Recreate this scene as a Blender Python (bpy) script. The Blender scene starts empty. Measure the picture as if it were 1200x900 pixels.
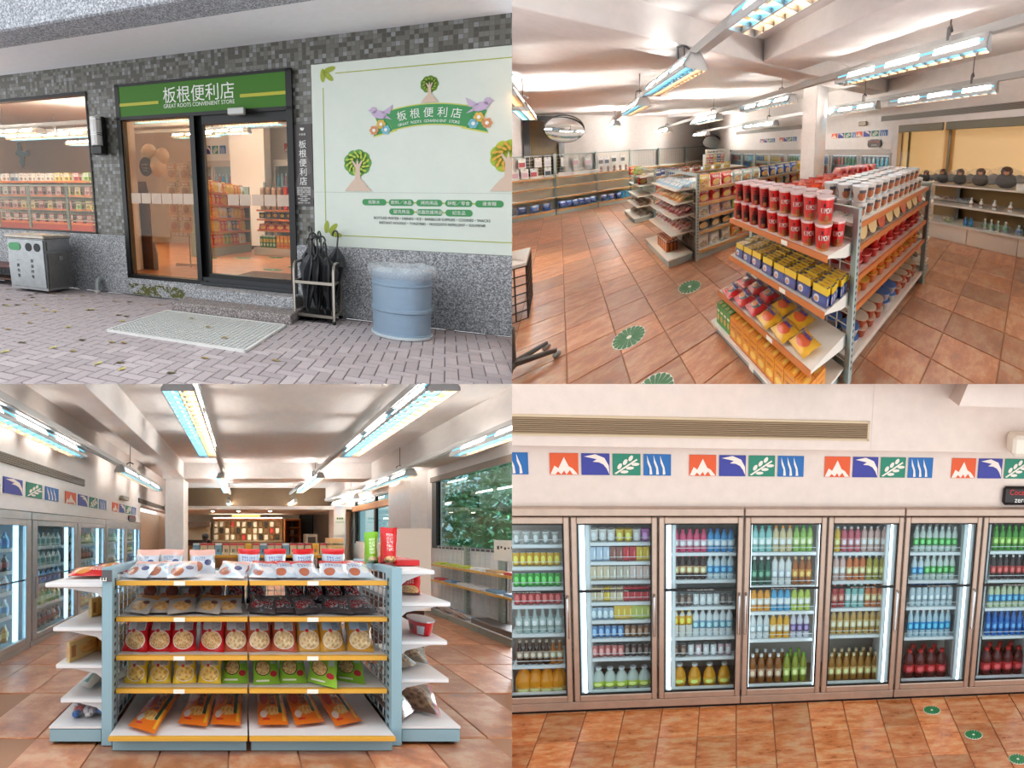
import bpy, bmesh, math, random
import numpy as np
from mathutils import Vector

SC = bpy.context.scene
COL = SC.collection
# ---------------------------------------------------------------- camera
EYE = np.array([0.0, 0.0, 1.3])
cam_d = bpy.data.cameras.new('camera')
cam_d.sensor_width = 36.0
cam_d.lens = 36.0
cam_d.shift_y = 160.0 / 1200.0
cam_d.clip_end = 400.0
cam = bpy.data.objects.new('camera', cam_d)
cam.location = EYE.tolist()
cam.rotation_euler = (math.pi / 2, 0, 0)
COL.objects.link(cam)
SC.camera = cam
# ---------------------------------------------------------------- sky: even overcast daylight
world = bpy.data.worlds.new('overcast')
SC.world = world
world.use_nodes = True
world.node_tree.nodes['Background'].inputs[0].default_value = (0.95, 0.975, 1.0, 1)
world.node_tree.nodes['Background'].inputs[1].default_value = 1.4
# ---------------------------------------------------------------- exposure
SC.view_settings.view_transform = 'Standard'
SC.view_settings.look = 'None'
SC.view_settings.exposure = 0.24
SC.view_settings.gamma = 1.0
SC.view_settings.use_curve_mapping = False
SC.cycles.use_denoising = True
SC.cycles.max_bounces = 6
SC.cycles.transparent_max_bounces = 8
GLOW, TUBE, SLOT = 0.7, 14.0, 15.0       # strength of the fluorescent tubes
STRIP = 2.4                            # light strips inside the drink coolers

# added unseen area lamp: brightens the garden trees outside the aisle's windows
gd = bpy.data.lights.new('garden_fill', 'AREA')
gd.shape, gd.size, gd.size_y, gd.energy, gd.color = 'RECTANGLE', 2.6, 14.0, 2400.0, (0.93, 0.97, 1.0)
go = bpy.data.objects.new('garden_fill', gd)
go.location = (1.7, 23.0, 2.6)
go.rotation_euler = (0, 0.5, 0.0)
COL.objects.link(go)
RND = random.Random(7)
PI = math.pi


# ================================================================ rooms
class Room:
    """One of the four views. ax / ay: the two aisle directions of its floor (world), h: eye height over its floor.
    The floor is raked like a stage, upright things stand square to it."""
    def __init__(s, ax, ay, h, panel, up=None):
        ax, ay = np.array(ax), np.array(ay)
        up = np.cross(ax, ay) if up is None else np.array(up)
        up /= np.linalg.norm(up)
        s.A = np.stack([ax, ay, up], 1)
        s.h = h
        s.panel = panel
        s.cuts = [np.array([-1.0, 0, 0]) if panel[0] == 'L' else np.array([1.0, 0, 0])]
        n = np.array([0, -160.0 / 1200.0, 1.0])
        s.cuts.append(n if panel[1] == 'U' else -n)      # the floors between the storeys

    def world(s, p):
        return EYE + s.A @ (np.asarray(p, float) - np.array([0, 0, s.h]))

    def inside(s, pts):
        """least clearance of world points to the two dividing planes"""
        q = pts - EYE
        return [(q @ n).min() for n in s.cuts], [(q @ n).max() for n in s.cuts]


FRONT = Room((1.13371308, -0.8392694, -0.2769589), (-0.13012346, 2.02789806, 0.59147027), 1.35, 'LU')
SHOP = Room((1.45127703, 2.82716304, 1.0861018), (0.14867146, 3.24374086, 1.17044983), 1.9, 'RU')
AISLE = Room((1, 0, 0), (-1.16626678, 4.44292107, -0.05553651), 1.3, 'LD')
COOL = Room((0.97854942, 0.20601041, 0.00085838), (0.20379825, 0.9406073, 0.27152197), 4.0991, 'RD', (-0.03849002, -0.26943013, 0.96225045))


# ================================================================ materials
def lin(c):
    f = lambda v: v / 12.92 if v <= 0.04045 else ((v + 0.055) / 1.055) ** 2.4
    return tuple(f(x / 255.0) for x in c[:3]) + (1.0,)


class NT:
    def __init__(s, name):
        m = bpy.data.materials.new(name)
        m.use_nodes = True
        s.m, s.nt = m, m.node_tree
        s.b = s.nt.nodes['Principled BSDF']

    def n(s, t, **kw):
        x = s.nt.nodes.new(t)
        for k, v in kw.items():
            setattr(x, k, v)
        return x

    def l(s, a, b):
        s.nt.links.new(a, b)

    def math(s, op, a, b=None, c=None):
        x = s.n('ShaderNodeMath', operation=op)
        for i, v in enumerate((a, b, c)):
            if v is None:
                continue
            if isinstance(v, (int, float)):
                x.inputs[i].default_value = v
            else:
                s.l(v, x.inputs[i])
        return x.outputs[0]

    def vm(s, op, a, b=None):
        x = s.n('ShaderNodeVectorMath', operation=op)
        for i, v in enumerate((a, b)):
            if v is None:
                continue
            if isinstance(v, tuple):
                x.inputs[i].default_value = v
            else:
                s.l(v, x.inputs[i])
        return x

    def uv(s):
        if not hasattr(s, '_uv'):
            s._uv = s.n('ShaderNodeUVMap', uv_map='UVMap').outputs[0]
        return s._uv

    def mix(s, fac, a, b, mode='MIX'):
        x = s.n('ShaderNodeMix', data_type='RGBA', blend_type=mode)
        for sock, v in ((x.inputs[0], fac), (x.inputs[6], a), (x.inputs[7], b)):
            if isinstance(v, (int, float)):
                sock.default_value = v
            elif isinstance(v, tuple):
                sock.default_value = v
            else:
                s.l(v, sock)
        return x.outputs[2]

    def ramp(s, fac, stops, interp='LINEAR'):
        x = s.n('ShaderNodeValToRGB')
        cr = x.color_ramp
        cr.interpolation = interp
        while len(cr.elements) < len(stops):
            cr.elements.new(0.5)
        for e, (p, c) in zip(cr.elements, stops):
            e.position = p
            e.color = c if len(c) == 4 else lin(c)
        s.l(fac, x.inputs[0])
        return x.outputs[0]

    def noise(s, vec, scale, detail=3, rough=0.6):
        x = s.n('ShaderNodeTexNoise')
        x.inputs['Scale'].default_value = scale
        x.inputs['Detail'].default_value = detail
        x.inputs['Roughness'].default_value = rough
        s.l(vec, x.inputs['Vector'])
        return x.outputs[0]

    def vor(s, vec, scale):
        x = s.n('ShaderNodeTexVoronoi')
        x.inputs['Scale'].default_value = scale
        s.l(vec, x.inputs['Vector'])
        return x

    def bump(s, h, strength=0.3, dist=0.01):
        x = s.n('ShaderNodeBump')
        x.inputs['Strength'].default_value = strength
        x.inputs['Distance'].default_value = dist
        s.l(h, x.inputs['Height'])
        s.l(x.outputs[0], s.b.inputs['Normal'])

    def set(s, **kw):
        for k, v in kw.items():
            sock = s.b.inputs[k.replace('_', ' ')]
            if isinstance(v, (int, float, tuple)):
                sock.default_value = v
            else:
                s.l(v, sock)
        return s


MATS = {}


def P(name, col, rough=0.5, metal=0.0, vary=0.0, **kw):
    """plain principled material with a little grain"""
    if name in MATS:
        return MATS[name]
    t = NT(name)
    c = lin(col)
    if vary:
        nz = t.noise(t.uv(), 9.0, 4)
        d = tuple(x * (1 - vary) for x in c[:3]) + (1,)
        e = tuple(min(1, x * (1 + vary * 0.6)) for x in c[:3]) + (1,)
        t.set(Base_Color=t.ramp(nz, [(0.3, d), (0.7, e)]))
    else:
        t.set(Base_Color=c)
    t.set(Roughness=rough, Metallic=metal, **kw)
    MATS[name] = t.m
    return t.m


def EM(name, col, strength):
    if name in MATS:
        return MATS[name]
    t = NT(name)
    c = lin(col)
    t.set(Base_Color=c, Emission_Color=c, Emission_Strength=strength)
    MATS[name] = t.m
    return t.m


def GLASS(name, tint=(255, 255, 255), rough=0.0, refl=1.0):
    """window pane: mostly clear, mirror-like at grazing angles"""
    if name in MATS:
        return MATS[name]
    t = NT(name)
    t.nt.nodes.remove(t.b)
    out = [x for x in t.nt.nodes if x.type == 'OUTPUT_MATERIAL'][0]
    tr = t.n('ShaderNodeBsdfTransparent')
    tr.inputs[0].default_value = lin(tint)
    gl = t.n('ShaderNodeBsdfGlossy')
    gl.inputs['Roughness'].default_value = rough
    fr = t.n('ShaderNodeLayerWeight')
    fr.inputs[0].default_value = 0.5
    mx = t.n('ShaderNodeMixShader')
    t.l(t.math('MULTIPLY', t.math('MULTIPLY_ADD', t.math('POWER', fr.outputs['Facing'], 5.0), 0.6, 0.025), refl), mx.inputs[0])
    t.l(tr.outputs[0], mx.inputs[1])
    t.l(gl.outputs[0], mx.inputs[2])
    t.l(mx.outputs[0], out.inputs[0])
    MATS[name] = t.m
    return t.m


def FILM(name, col=(235, 240, 245), alpha=0.35, rough=0.2):
    if name in MATS:
        return MATS[name]
    t = NT(name)
    nz = t.noise(t.uv(), 14.0, 3)
    t.set(Base_Color=lin(col), Roughness=rough, Alpha=t.math('MULTIPLY', t.math('ADD', nz, 0.45), alpha))
    MATS[name] = t.m
    return t.m


def PR(name, base, *layers, rough=0.4, metal=0.0):
    """printed surface: layers over the face's 0..1 print area.
    ('r',u0,v0,u1,v1,col) rectangle, ('e',cu,cv,ru,rv,col) ellipse, ('s',u0,v0,u1,v1,col,n,duty) upright strokes,
    ('t',...) rows of small type; col may be ('n',colA,colB,scale) for lumpy food."""
    if name in MATS:
        return MATS[name]
    t = NT(name)
    uv = t.uv()

    def colour(c):
        if c[0] == 'n':
            v = t.vor(uv, c[3])
            return t.ramp(v.outputs['Distance'], [(0.1, lin(c[1])), (0.75, lin(c[2]))])
        return lin(c)

    cur = colour(base)
    for L in layers:
        if L[0] == 'e':
            a = t.vm('SUBTRACT', uv, (L[1], L[2], 0)).outputs[0]
            b = t.vm('DIVIDE', a, (L[3], L[4], 1)).outputs[0]
            fac = t.math('LESS_THAN', t.vm('LENGTH', b).outputs['Value'], 1.0)
        else:
            cu, cv = (L[1] + L[3]) / 2, (L[2] + L[4]) / 2
            a = t.vm('SUBTRACT', uv, (cu, cv, 0)).outputs[0]
            b = t.vm('DIVIDE', a, ((L[3] - L[1]) / 2, (L[4] - L[2]) / 2, 1)).outputs[0]
            b = t.vm('ABSOLUTE', b).outputs[0]
            sp = t.n('ShaderNodeSeparateXYZ')
            t.l(b, sp.inputs[0])
            fac = t.math('LESS_THAN', t.math('MAXIMUM', sp.outputs[0], sp.outputs[1]), 1.0)
            if L[0] == 's':                 # characters: broken strokes in n columns
                n = L[6]
                rows = max(1, round(n * (L[4] - L[2]) / (L[3] - L[1])))
                q = t.vm('MULTIPLY', t.vm('SUBTRACT', uv, (L[1], L[2], 0)).outputs[0], (n / (L[3] - L[1]), rows / (L[4] - L[2]), 1)).outputs[0]
                f = t.vm('ABSOLUTE', t.vm('SUBTRACT', t.vm('FRACTION', q).outputs[0], (.5, .5, 0)).outputs[0]).outputs[0]
                sq = t.n('ShaderNodeSeparateXYZ')
                t.l(f, sq.inputs[0])
                fac = t.math('MULTIPLY', fac, t.math('LESS_THAN', t.math('MAXIMUM', sq.outputs[0], sq.outputs[1]), .42))
                w = t.n('ShaderNodeTexWhiteNoise', noise_dimensions='2D')
                t.l(t.vm('FLOOR', t.vm('MULTIPLY', q, (5, 5, 1)).outputs[0]).outputs[0], w.inputs['Vector'])
                fac = t.math('MULTIPLY', fac, t.math('LESS_THAN', w.outputs[0], L[7] + .12))
        cur = t.mix(fac, cur, colour(L[5]))
    t.set(Base_Color=cur, Roughness=rough, Metallic=metal)
    MATS[name] = t.m
    return t.m


# ================================================================ mesh builder
I3 = np.eye(3)


def rotx(a):
    c, s = math.cos(a), math.sin(a)
    return np.array([[1, 0, 0], [0, c, -s], [0, s, c]])


def roty(a):
    c, s = math.cos(a), math.sin(a)
    return np.array([[c, 0, s], [0, 1, 0], [-s, 0, c]])


def rotz(a):
    c, s = math.cos(a), math.sin(a)
    return np.array([[c, -s, 0], [s, c, 0], [0, 0, 1]])


class MB:
    """collects geometry in the room's own metres"""
    def __init__(s):
        s.v, s.f, s.mi, s.uv = [], [], [], []

    def add(s, vs, fs, m=0, uvs=None):
        b = len(s.v)
        s.v.extend([tuple(map(float, p)) for p in vs])
        for i, f in enumerate(fs):
            s.f.append([b + k for k in f])
            s.mi.append(m if isinstance(m, int) else m[i])
            s.uv.append(uvs[i] if uvs else None)
        return s

    def box(s, x0, x1, y0, y1, z0, z1, m=0, front_uv=False):
        vs = [(x0, y0, z0), (x1, y0, z0), (x1, y1, z0), (x0, y1, z0), (x0, y0, z1), (x1, y0, z1), (x1, y1, z1), (x0, y1, z1)]
        fs = [(0, 3, 2, 1), (4, 5, 6, 7), (0, 1, 5, 4), (1, 2, 6, 5), (2, 3, 7, 6), (3, 0, 4, 7)]
        uq = [(0, 0), (1, 0), (1, 1), (0, 1)]
        return s.add(vs, fs, m, [uq] * 6 if front_uv else None)

    def cbox(s, x0, x1, y0, y1, z0, z1, c=0.01, m=0):
        """box with chamfered edges"""
        vs, fs = [], []
        X, Y, Z = (x0, x1), (y0, y1), (z0, z1)
        idx = {}
        for i in (0, 1):
            for j in (0, 1):
                for k in (0, 1):
                    dx, dy, dz = (c, -c)[i], (c, -c)[j], (c, -c)[k]
                    for a, p in enumerate(((X[i], Y[j] + dy, Z[k] + dz), (X[i] + dx, Y[j], Z[k] + dz), (X[i] + dx, Y[j] + dy, Z[k]))):
                        idx[i, j, k, a] = len(vs)
                        vs.append(p)
        for a in range(3):
            for e in (0, 1):
                o = [(0, 0), (1, 0), (1, 1), (0, 1)]
                q = []
                for u, w in o:
                    t = [0, 0, 0]
                    t[a] = e
                    t[(a + 1) % 3], t[(a + 2) % 3] = u, w
                    q.append(idx[tuple(t) + (a,)])
                fs.append(q if e else q[::-1])
        for a in range(3):                      # edges along axis a
            b, d = (a + 1) % 3, (a + 2) % 3
            for u in (0, 1):
                for w in (0, 1):
                    t0, t1 = [0, 0, 0], [0, 0, 0]
                    t0[a], t1[a] = 0, 1
                    t0[b] = t1[b] = u
                    t0[d] = t1[d] = w
                    q = [idx[tuple(t0) + (b,)], idx[tuple(t1) + (b,)], idx[tuple(t1) + (d,)], idx[tuple(t0) + (d,)]]
                    fs.append(q if (u + w) % 2 else q[::-1])
        for i in (0, 1):
            for j in (0, 1):
                for k in (0, 1):
                    q = [idx[i, j, k, 0], idx[i, j, k, 1], idx[i, j, k, 2]]
                    fs.append(q if (i + j + k) % 2 else q[::-1])
        return s.add(vs, fs, m)

    def quad(s, a, b, c, d, m=0, uvs=None):
        return s.add([a, b, c, d], [(0, 1, 2, 3)], m, [uvs] if uvs else None)

    def prism(s, pts, y0, y1, m=0, plane='xz'):
        """extrude a 2-D outline; plane 'xz' extrudes in y, 'xy' in z, 'yz' in x"""
        n = len(pts)
        put = {'xz': lambda p, t: (p[0], t, p[1]), 'xy': lambda p, t: (p[0], p[1], t), 'yz': lambda p, t: (t, p[0], p[1])}[plane]
        vs = [put(p, y0) for p in pts] + [put(p, y1) for p in pts]
        fs = [tuple(range(n)), tuple(range(2 * n - 1, n - 1, -1))]
        fs += [(i, i + n, (i + 1) % n + n, (i + 1) % n) for i in range(n)]
        return s.add(vs, fs, m)

    def tube(s, pts, r, n=6, m=0, closed=False, caps=True):
        pts = [np.array(p, float) for p in pts]
        k = len(pts)
        rs = r if isinstance(r, (list, tuple)) else [r] * k
        vs, fs = [], []
        t0 = pts[1] - pts[0]
        ref = np.array([0, 0, 1.0]) if abs(t0[2]) < 0.9 * np.linalg.norm(t0) else np.array([1.0, 0, 0])
        for i, p in enumerate(pts):
            a = pts[(i - 1) % k] if (closed or i > 0) else p
            b = pts[(i + 1) % k] if (closed or i < k - 1) else p
            t = b - a
            t /= (np.linalg.norm(t) or 1)
            u = np.cross(t, ref)
            u /= (np.linalg.norm(u) or 1)
            w = np.cross(u, t)
            ref = w
            for j in range(n):
                an = 2 * PI * j / n
                vs.append(p + rs[i] * (math.cos(an) * u + math.sin(an) * w))
        for i in range(k if closed else k - 1):
            i2 = (i + 1) % k
            for j in range(n):
                j2 = (j + 1) % n
                fs.append((i * n + j, i * n + j2, i2 * n + j2, i2 * n + j))
        if caps and not closed:
            fs.append(tuple(range(n))[::-1])
            fs.append(tuple((k - 1) * n + j for j in range(n)))
        return s.add(vs, fs, m)

    def lathe(s, prof, n=12, c=(0, 0, 0), m=0, sx=1.0, sy=1.0, phase=0.0):
        """prof: list of (r, z, material of the band above)"""
        vs, fs, ms, us = [], [], [], []
        k = len(prof)
        zs = [p[1] for p in prof]
        z0, z1 = min(zs), max(zs)
        for p in prof:
            for j in range(n):
                an = 2 * PI * j / n + phase
                vs.append((c[0] + p[0] * math.cos(an) * sx, c[1] + p[0] * math.sin(an) * sy, c[2] + p[1]))
        for i in range(k - 1):
            mm = prof[i][2] if len(prof[i]) > 2 else m
            va, vb = (zs[i] - z0) / (z1 - z0 or 1), (zs[i + 1] - z0) / (z1 - z0 or 1)
            for j in range(n):
                j2 = (j + 1) % n
                fs.append((i * n + j, i * n + j2, (i + 1) * n + j2, (i + 1) * n + j))
                ms.append(mm)
                ua, ub = j / n, (j + 1) / n
                us.append([(ua, va), (ub, va), (ub, vb), (ua, vb)])
        if prof[0][0] > 1e-5:
            fs.append(tuple(range(n))[::-1])
            ms.append(ms[0])
            us.append(None)
        if prof[-1][0] > 1e-5:
            fs.append(tuple((k - 1) * n + j for j in range(n)))
            ms.append(prof[-1][2] if len(prof[-1]) > 2 else ms[n * (k - 2)])
            us.append(None)
        return s.add(vs, fs, ms, us)

    def bag(s, w, h, t, seal=0.1, nx=8, ny=9, m=0, seed=0, tilt=0.0, gusset=False):
        """pillow bag standing on z=0, print to -y"""
        r = random.Random(seed)
        ph = [r.uniform(0, 6.28) for _ in range(6)]
        gv = {}
        vs, fs, us, ms = [], [], [], []
        for side in (0, 1):
            for j in range(ny + 1):
                v = j / ny
                for i in range(nx + 1):
                    u = i / nx
                    edge = i in (0, nx) or j in (0, ny)
                    b = 0.0
                    if seal < v < 1 - seal * (0.15 if gusset else 1):
                        q = (v - seal) / (1 - 2 * seal) if not gusset else v
                        q = min(max(q, 0), 1)
                        b = (math.sin(PI * q) ** 0.6 if not gusset else (1 - q * 0.85)) * (math.sin(PI * u) ** 0.6)
                    elif gusset and v <= seal:
                        b = math.sin(PI * u) ** 0.6 * (v / seal) ** .5
                    y = (0.5 * t * b + 0.04 * t * math.sin(9 * u + ph[0]) * math.sin(7 * v + ph[1]) * (b > 0)) * (-1 if side == 0 else 1)
                    wav = 0.012 * w * math.sin(5 * v * PI + ph[2]) * (1 if u > .5 else -1) * (abs(u - .5) * 2)
                    x = (u - 0.5) * w * (1 - 0.05 * math.sin(PI * v)) + wav
                    z = v * h + 0.012 * h * math.sin(6 * u + ph[3]) * (1 if v > .5 else 0)
                    if edge and (side, i, j) and side == 1:
                        gv[side, i, j] = gv[0, i, j]
                        continue
                    gv[side, i, j] = len(vs)
                    vs.append((x, y, z))
            for j in range(ny):
                for i in range(nx):
                    q = [gv[side, i, j], gv[side, i + 1, j], gv[side, i + 1, j + 1], gv[side, i, j + 1]]
                    uvq = [(i / nx, j / ny), ((i + 1) / nx, j / ny), ((i + 1) / nx, (j + 1) / ny), (i / nx, (j + 1) / ny)]
                    if side:
                        q, uvq = q[::-1], uvq[::-1]
                    fs.append(q)
                    us.append(uvq)
                    ms.append(m)
        return s.add(vs, fs, ms, us)

    def ball(s, c, r, n=10, k=6, m=0, sx=1, sy=1, sz=1):
        prof = [(r * math.sin(PI * i / k) + (1e-6 if i in (0, k) else 0), -r * math.cos(PI * i / k) * sz) for i in range(k + 1)]
        prof[0] = (1e-6, prof[0][1])
        prof[-1] = (1e-6, prof[-1][1])
        return s.lathe(prof, n, c, m, sx, sy)

    def text(s, body, size, origin, xd=(1, 0, 0), zd=(0, 0, 1), align='LEFT', m=0, depth=0.004, squeeze=1.0, width=None):
        vs, fs = text_mesh(body)
        if not vs:
            return s
        a = np.array(vs)
        k = size
        x0, x1 = a[:, 0].min(), a[:, 0].max()
        if width:
            squeeze = width / ((x1 - x0) * k)
        off = {'LEFT': 0, 'CENTER': (x0 + x1) / 2, 'RIGHT': x1}[align]
        o, xd, zd = np.array(origin, float), np.array(xd, float), np.array(zd, float)
        nd = np.cross(xd, zd)
        out = [o + xd * ((p[0] - off) * k * squeeze) + zd * (p[1] * k) + nd * (p[2] * depth * 50) for p in a]
        return s.add(out, fs, m)

    def marks(s, w, h, z, y, n, m=0):
        """a line of print too small to read: short strokes side by side, centred, on the face at y"""
        r = random.Random(n)
        for i in range(n):
            a = -w / 2 + w * i / n
            s.box(a, a + w / n * r.uniform(.45, .8), y - .001, y, z + h * r.choice((0, 0, .3)), z + h * r.choice((1, 1, .7)), m)
        return s

    def grid(s, axis, c, a0, a1, b0, b1, step, r=0.003, m=0, stepb=None):
        """welded wire panel in the plane axis=c; a, b the two other axes in order"""
        o = [i for i in range(3) if i != axis]

        def bar(a, b, ca, cb):
            lo, hi = [0, 0, 0], [0, 0, 0]
            lo[axis], hi[axis] = c - r, c + r
            lo[o[0]], hi[o[0]] = a
            lo[o[1]], hi[o[1]] = b
            s.box(lo[0], hi[0], lo[1], hi[1], lo[2], hi[2], m)
        na = max(1, round((a1 - a0) / step))
        nb = max(1, round((b1 - b0) / (stepb or step)))
        for i in range(na + 1):
            a = a0 + (a1 - a0) * i / na
            bar((a - r, a + r), (b0, b1), 0, 0)
        for i in range(nb + 1):
            b = b0 + (b1 - b0) * i / nb
            bar((a0, a1), (b - r, b + r), 0, 0)
        return s

    def move(s, R=None, t=(0, 0, 0)):
        a = np.array(s.v)
        if R is not None:
            a = a @ np.asarray(R).T
        a = a + np.array(t)
        s.v = [tuple(p) for p in a]
        return s

    # ------------------------------------------------------------
    def mesh(s, name, room, mats, smooth=None, fix=True):
        v = np.array(s.v, float)
        w = v @ room.A.T
        me = bpy.data.meshes.new(name)
        me.from_pydata(w.tolist(), [], s.f)
        for m in (mats if isinstance(mats, (list, tuple)) else [mats]):
            me.materials.append(m)
        me.polygons.foreach_set('material_index', s.mi)
        uvl = me.uv_layers.new(name='UVMap')
        flat = []
        for f, u in zip(s.f, s.uv):
            if u is None:
                p0, p1, p2 = v[f[0]], v[f[1]], v[f[2]]
                nn = np.abs(np.cross(p1 - p0, p2 - p0))
                if len(f) > 4:
                    nn = np.abs(sum(np.cross(v[f[i]] - p0, v[f[(i + 1) % len(f)]] - p0) for i in range(len(f))))
                k = int(nn.argmax())
                a, b = ((1, 2), (0, 2), (0, 1))[k]
                for i in f:
                    flat += (v[i][a], v[i][b])
            else:
                for q in u:
                    flat += q
        uvl.data.foreach_set('uv', flat)
        if fix:
            bm = bmesh.new()
            bm.from_mesh(me)
            bmesh.ops.recalc_face_normals(bm, faces=bm.faces)
            bm.to_mesh(me)
            bm.free()
        if smooth is not None:
            me.polygons.foreach_set('use_smooth', [True] * len(me.polygons))
            me.set_sharp_from_angle(angle=smooth)
        me.update()
        me['done'] = 1
        return me


_TX = {}


def text_mesh(body):
    if body not in _TX:
        cu = bpy.data.curves.new('writing', 'FONT')
        cu.body = body
        cu.extrude = 0.01
        cu.resolution_u = 3
        o = bpy.data.objects.new('writing', cu)
        COL.objects.link(o)
        dg = bpy.context.evaluated_depsgraph_get()
        ev = o.evaluated_get(dg)
        me = ev.to_mesh()
        _TX[body] = ([tuple(v.co) for v in me.vertices], [tuple(p.vertices) for p in me.polygons])
        ev.to_mesh_clear()
        bpy.data.objects.remove(o)
        bpy.data.curves.remove(cu)
    return _TX[body]


# ================================================================ objects
def cut(me, room, loc):
    """end a mesh at the walls that divide the four rooms; None when nothing is left, the same mesh when it lies clear"""
    n = len(me.vertices)
    if not n:
        return None
    co = np.empty(n * 3)
    me.vertices.foreach_get('co', co)
    q = co.reshape(-1, 3) + np.array(loc) - EYE
    todo = []
    for nrm in room.cuts:
        d = q @ nrm
        if d.max() < 1e-4:
            return None
        if d.min() < -1e-4:
            todo.append(nrm)
    if not todo:
        return me
    bm = bmesh.new()
    bm.from_mesh(me)
    for nrm in todo:
        bmesh.ops.bisect_plane(bm, geom=bm.verts[:] + bm.edges[:] + bm.faces[:], plane_co=Vector(EYE - np.array(loc)), plane_no=Vector(-nrm), clear_outer=True)
    if not bm.verts:
        bm.free()
        return None
    m2 = me.copy()
    bm.to_mesh(m2)
    bm.free()
    return m2


def trim(label):
    """keep a label within sixteen words"""
    for a, b in ((' on the ', ', '), (' in the rear row', ', rear row'), (' of the ', ', '), (' in a ', ', '), (' from the ', ' from '), (' in the ', ', '), (' standing at ', ' at '), ('at the ', 'at '), (' lidded ', ' ')):
        while len(label.replace('-', '').split()) > 16 and a in label:
            i = label.rindex(a)
            label = label[:i] + b + label[i + len(a):]
    return label


def tag(o, label=None, cat=None, group=None, kind=None):
    if label:
        o['label'] = trim(label)
    if cat:
        o['category'] = cat
    if group:
        o['group'] = group
    if kind:
        o['kind'] = kind
    return o


def link(name, me, loc, parent=None):
    o = bpy.data.objects.new(name, me)
    o.location = [float(x) for x in loc]
    if parent is not None:
        o.parent = parent
    COL.objects.link(o)
    return o


class Kit:
    """a thing made once (root mesh or Empty, parts, sub-parts) and copied as often as it stands in the room"""
    def __init__(s, name, room):
        s.name, s.room, s.root, s.parts = name, room, None, []

    def body(s, mb, mats, smooth=None, fix=True):
        s.root = mb.mesh(s.name, s.room, mats, smooth, fix)
        return s

    def part(s, name, mb, mats, smooth=None, under=None, label=None, kind=None, fix=True):
        s.parts.append((name, mb.mesh(name, s.room, mats, smooth, fix), under, label, kind))
        return len(s.parts) - 1

    def put(s, p, label, cat, group=None, kind=None):
        loc = s.room.world(p)
        root_me = s.root
        if root_me is not None:
            root_me = cut(root_me, s.room, loc)
            if root_me is None and not s.parts:
                return None
        made, todo = [], []
        for name, me, under, lb, kd in s.parts:
            todo.append(cut(me, s.room, loc))
        if root_me is None and not any(todo):
            return None
        o = link(s.name, root_me, loc)
        tag(o, label, cat, group, kind)
        for (name, me, under, lb, kd), m2 in zip(s.parts, todo):
            if m2 is None:
                made.append(None)
                continue
            par = made[under] if under is not None and made[under] is not None else o
            c = link(name, m2, (0, 0, 0), par)
            if lb:
                c['label'] = lb
            if kd:
                c['kind'] = kd
            made.append(c)
        return o


def one(name, room, mb, mats, label, cat, at=(0, 0, 0), smooth=None, group=None, kind=None, fix=True):
    """a thing that is one mesh"""
    return Kit(name, room).body(mb, mats, smooth, fix).put(at, label, cat, group, kind)


def shell(name, room, mb, mats, parent=None, smooth=None, at=(0, 0, 0), fix=True, kind='structure'):
    """a piece of the setting, or a part of one"""
    loc = room.world(at)
    me = cut(mb.mesh(name, room, mats, smooth, fix), room, loc)
    if me is None:
        return None
    o = link(name, me, loc if parent is None else loc - np.array(parent.location), parent)
    if parent is None:
        o['kind'] = kind
    elif kind == 'stuff':
        o['kind'] = 'stuff'
    return o


ORD = ['first', 'second', 'third', 'fourth', 'fifth', 'sixth', 'seventh', 'eighth', 'ninth', 'tenth', 'eleventh', 'twelfth', 'thirteenth', 'fourteenth',
       'fifteenth', 'sixteenth', 'seventeenth', 'eighteenth', 'nineteenth', 'twentieth']


def nth(i, n):
    return 'leftmost' if i == 0 else ('rightmost' if i == n - 1 and n > 1 else ORD[i] + ' from left')


def lay_tiles(room, floor, xs, ys, z, mat, visible, gap=0.006, name='floor_tile', limit=290, thick=0.012):
    """tiles laid one by one, nearest first; beyond the limit they are joined into one part"""
    cells = []
    for i in range(len(xs) - 1):
        for j in range(len(ys) - 1):
            c = ((xs[i] + xs[i + 1]) / 2, (ys[j] + ys[j + 1]) / 2, z)
            if visible(room.world(c)):
                cells.append((float(np.linalg.norm(room.world(c) - EYE)), c, xs[i + 1] - xs[i], ys[j + 1] - ys[j]))
    cells.sort(key=lambda t: t[0])
    cache = {}
    fl = np.array(floor.location)
    for _, c, w, d in cells[:limit]:
        key = (round(w, 3), round(d, 3))
        if key not in cache:
            cache[key] = tile_mb(w, d, gap, thick).mesh(name, room, mat)
        me = cut(cache[key], room, room.world(c))
        if me is not None:
            link(name, me, room.world(c) - fl, floor)
    if len(cells) > limit:
        mb = MB()
        for _, c, w, d in cells[limit:]:
            t = tile_mb(w, d, gap, thick)
            t.move(t=c)
            mb.add(t.v, t.f)
        shell('far_floor_tiles', room, mb, mat, floor, kind='stuff')


def tile_mb(w, d, gap, thick, gapy=None):
    a, b, c = w / 2 - gap / 2, d / 2 - (gapy or gap) / 2, 0.004
    mb = MB()
    vs = [(-a, -b, -thick), (a, -b, -thick), (a, b, -thick), (-a, b, -thick), (-a, -b, -c), (a, -b, -c), (a, b, -c), (-a, b, -c),
          (-a + c, -b + c, 0), (a - c, -b + c, 0), (a - c, b - c, 0), (-a + c, b - c, 0)]
    fs = [(0, 1, 5, 4), (1, 2, 6, 5), (2, 3, 7, 6), (3, 0, 4, 7), (4, 5, 9, 8), (5, 6, 10, 9), (6, 7, 11, 10), (7, 4, 8, 11), (8, 9, 10, 11)]
    return mb.add(vs, fs)


def pixel_of(w):
    q = w - EYE
    return 600 + 1200 * q[0] / q[1], 610 - 1200 * q[2] / q[1]


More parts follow.
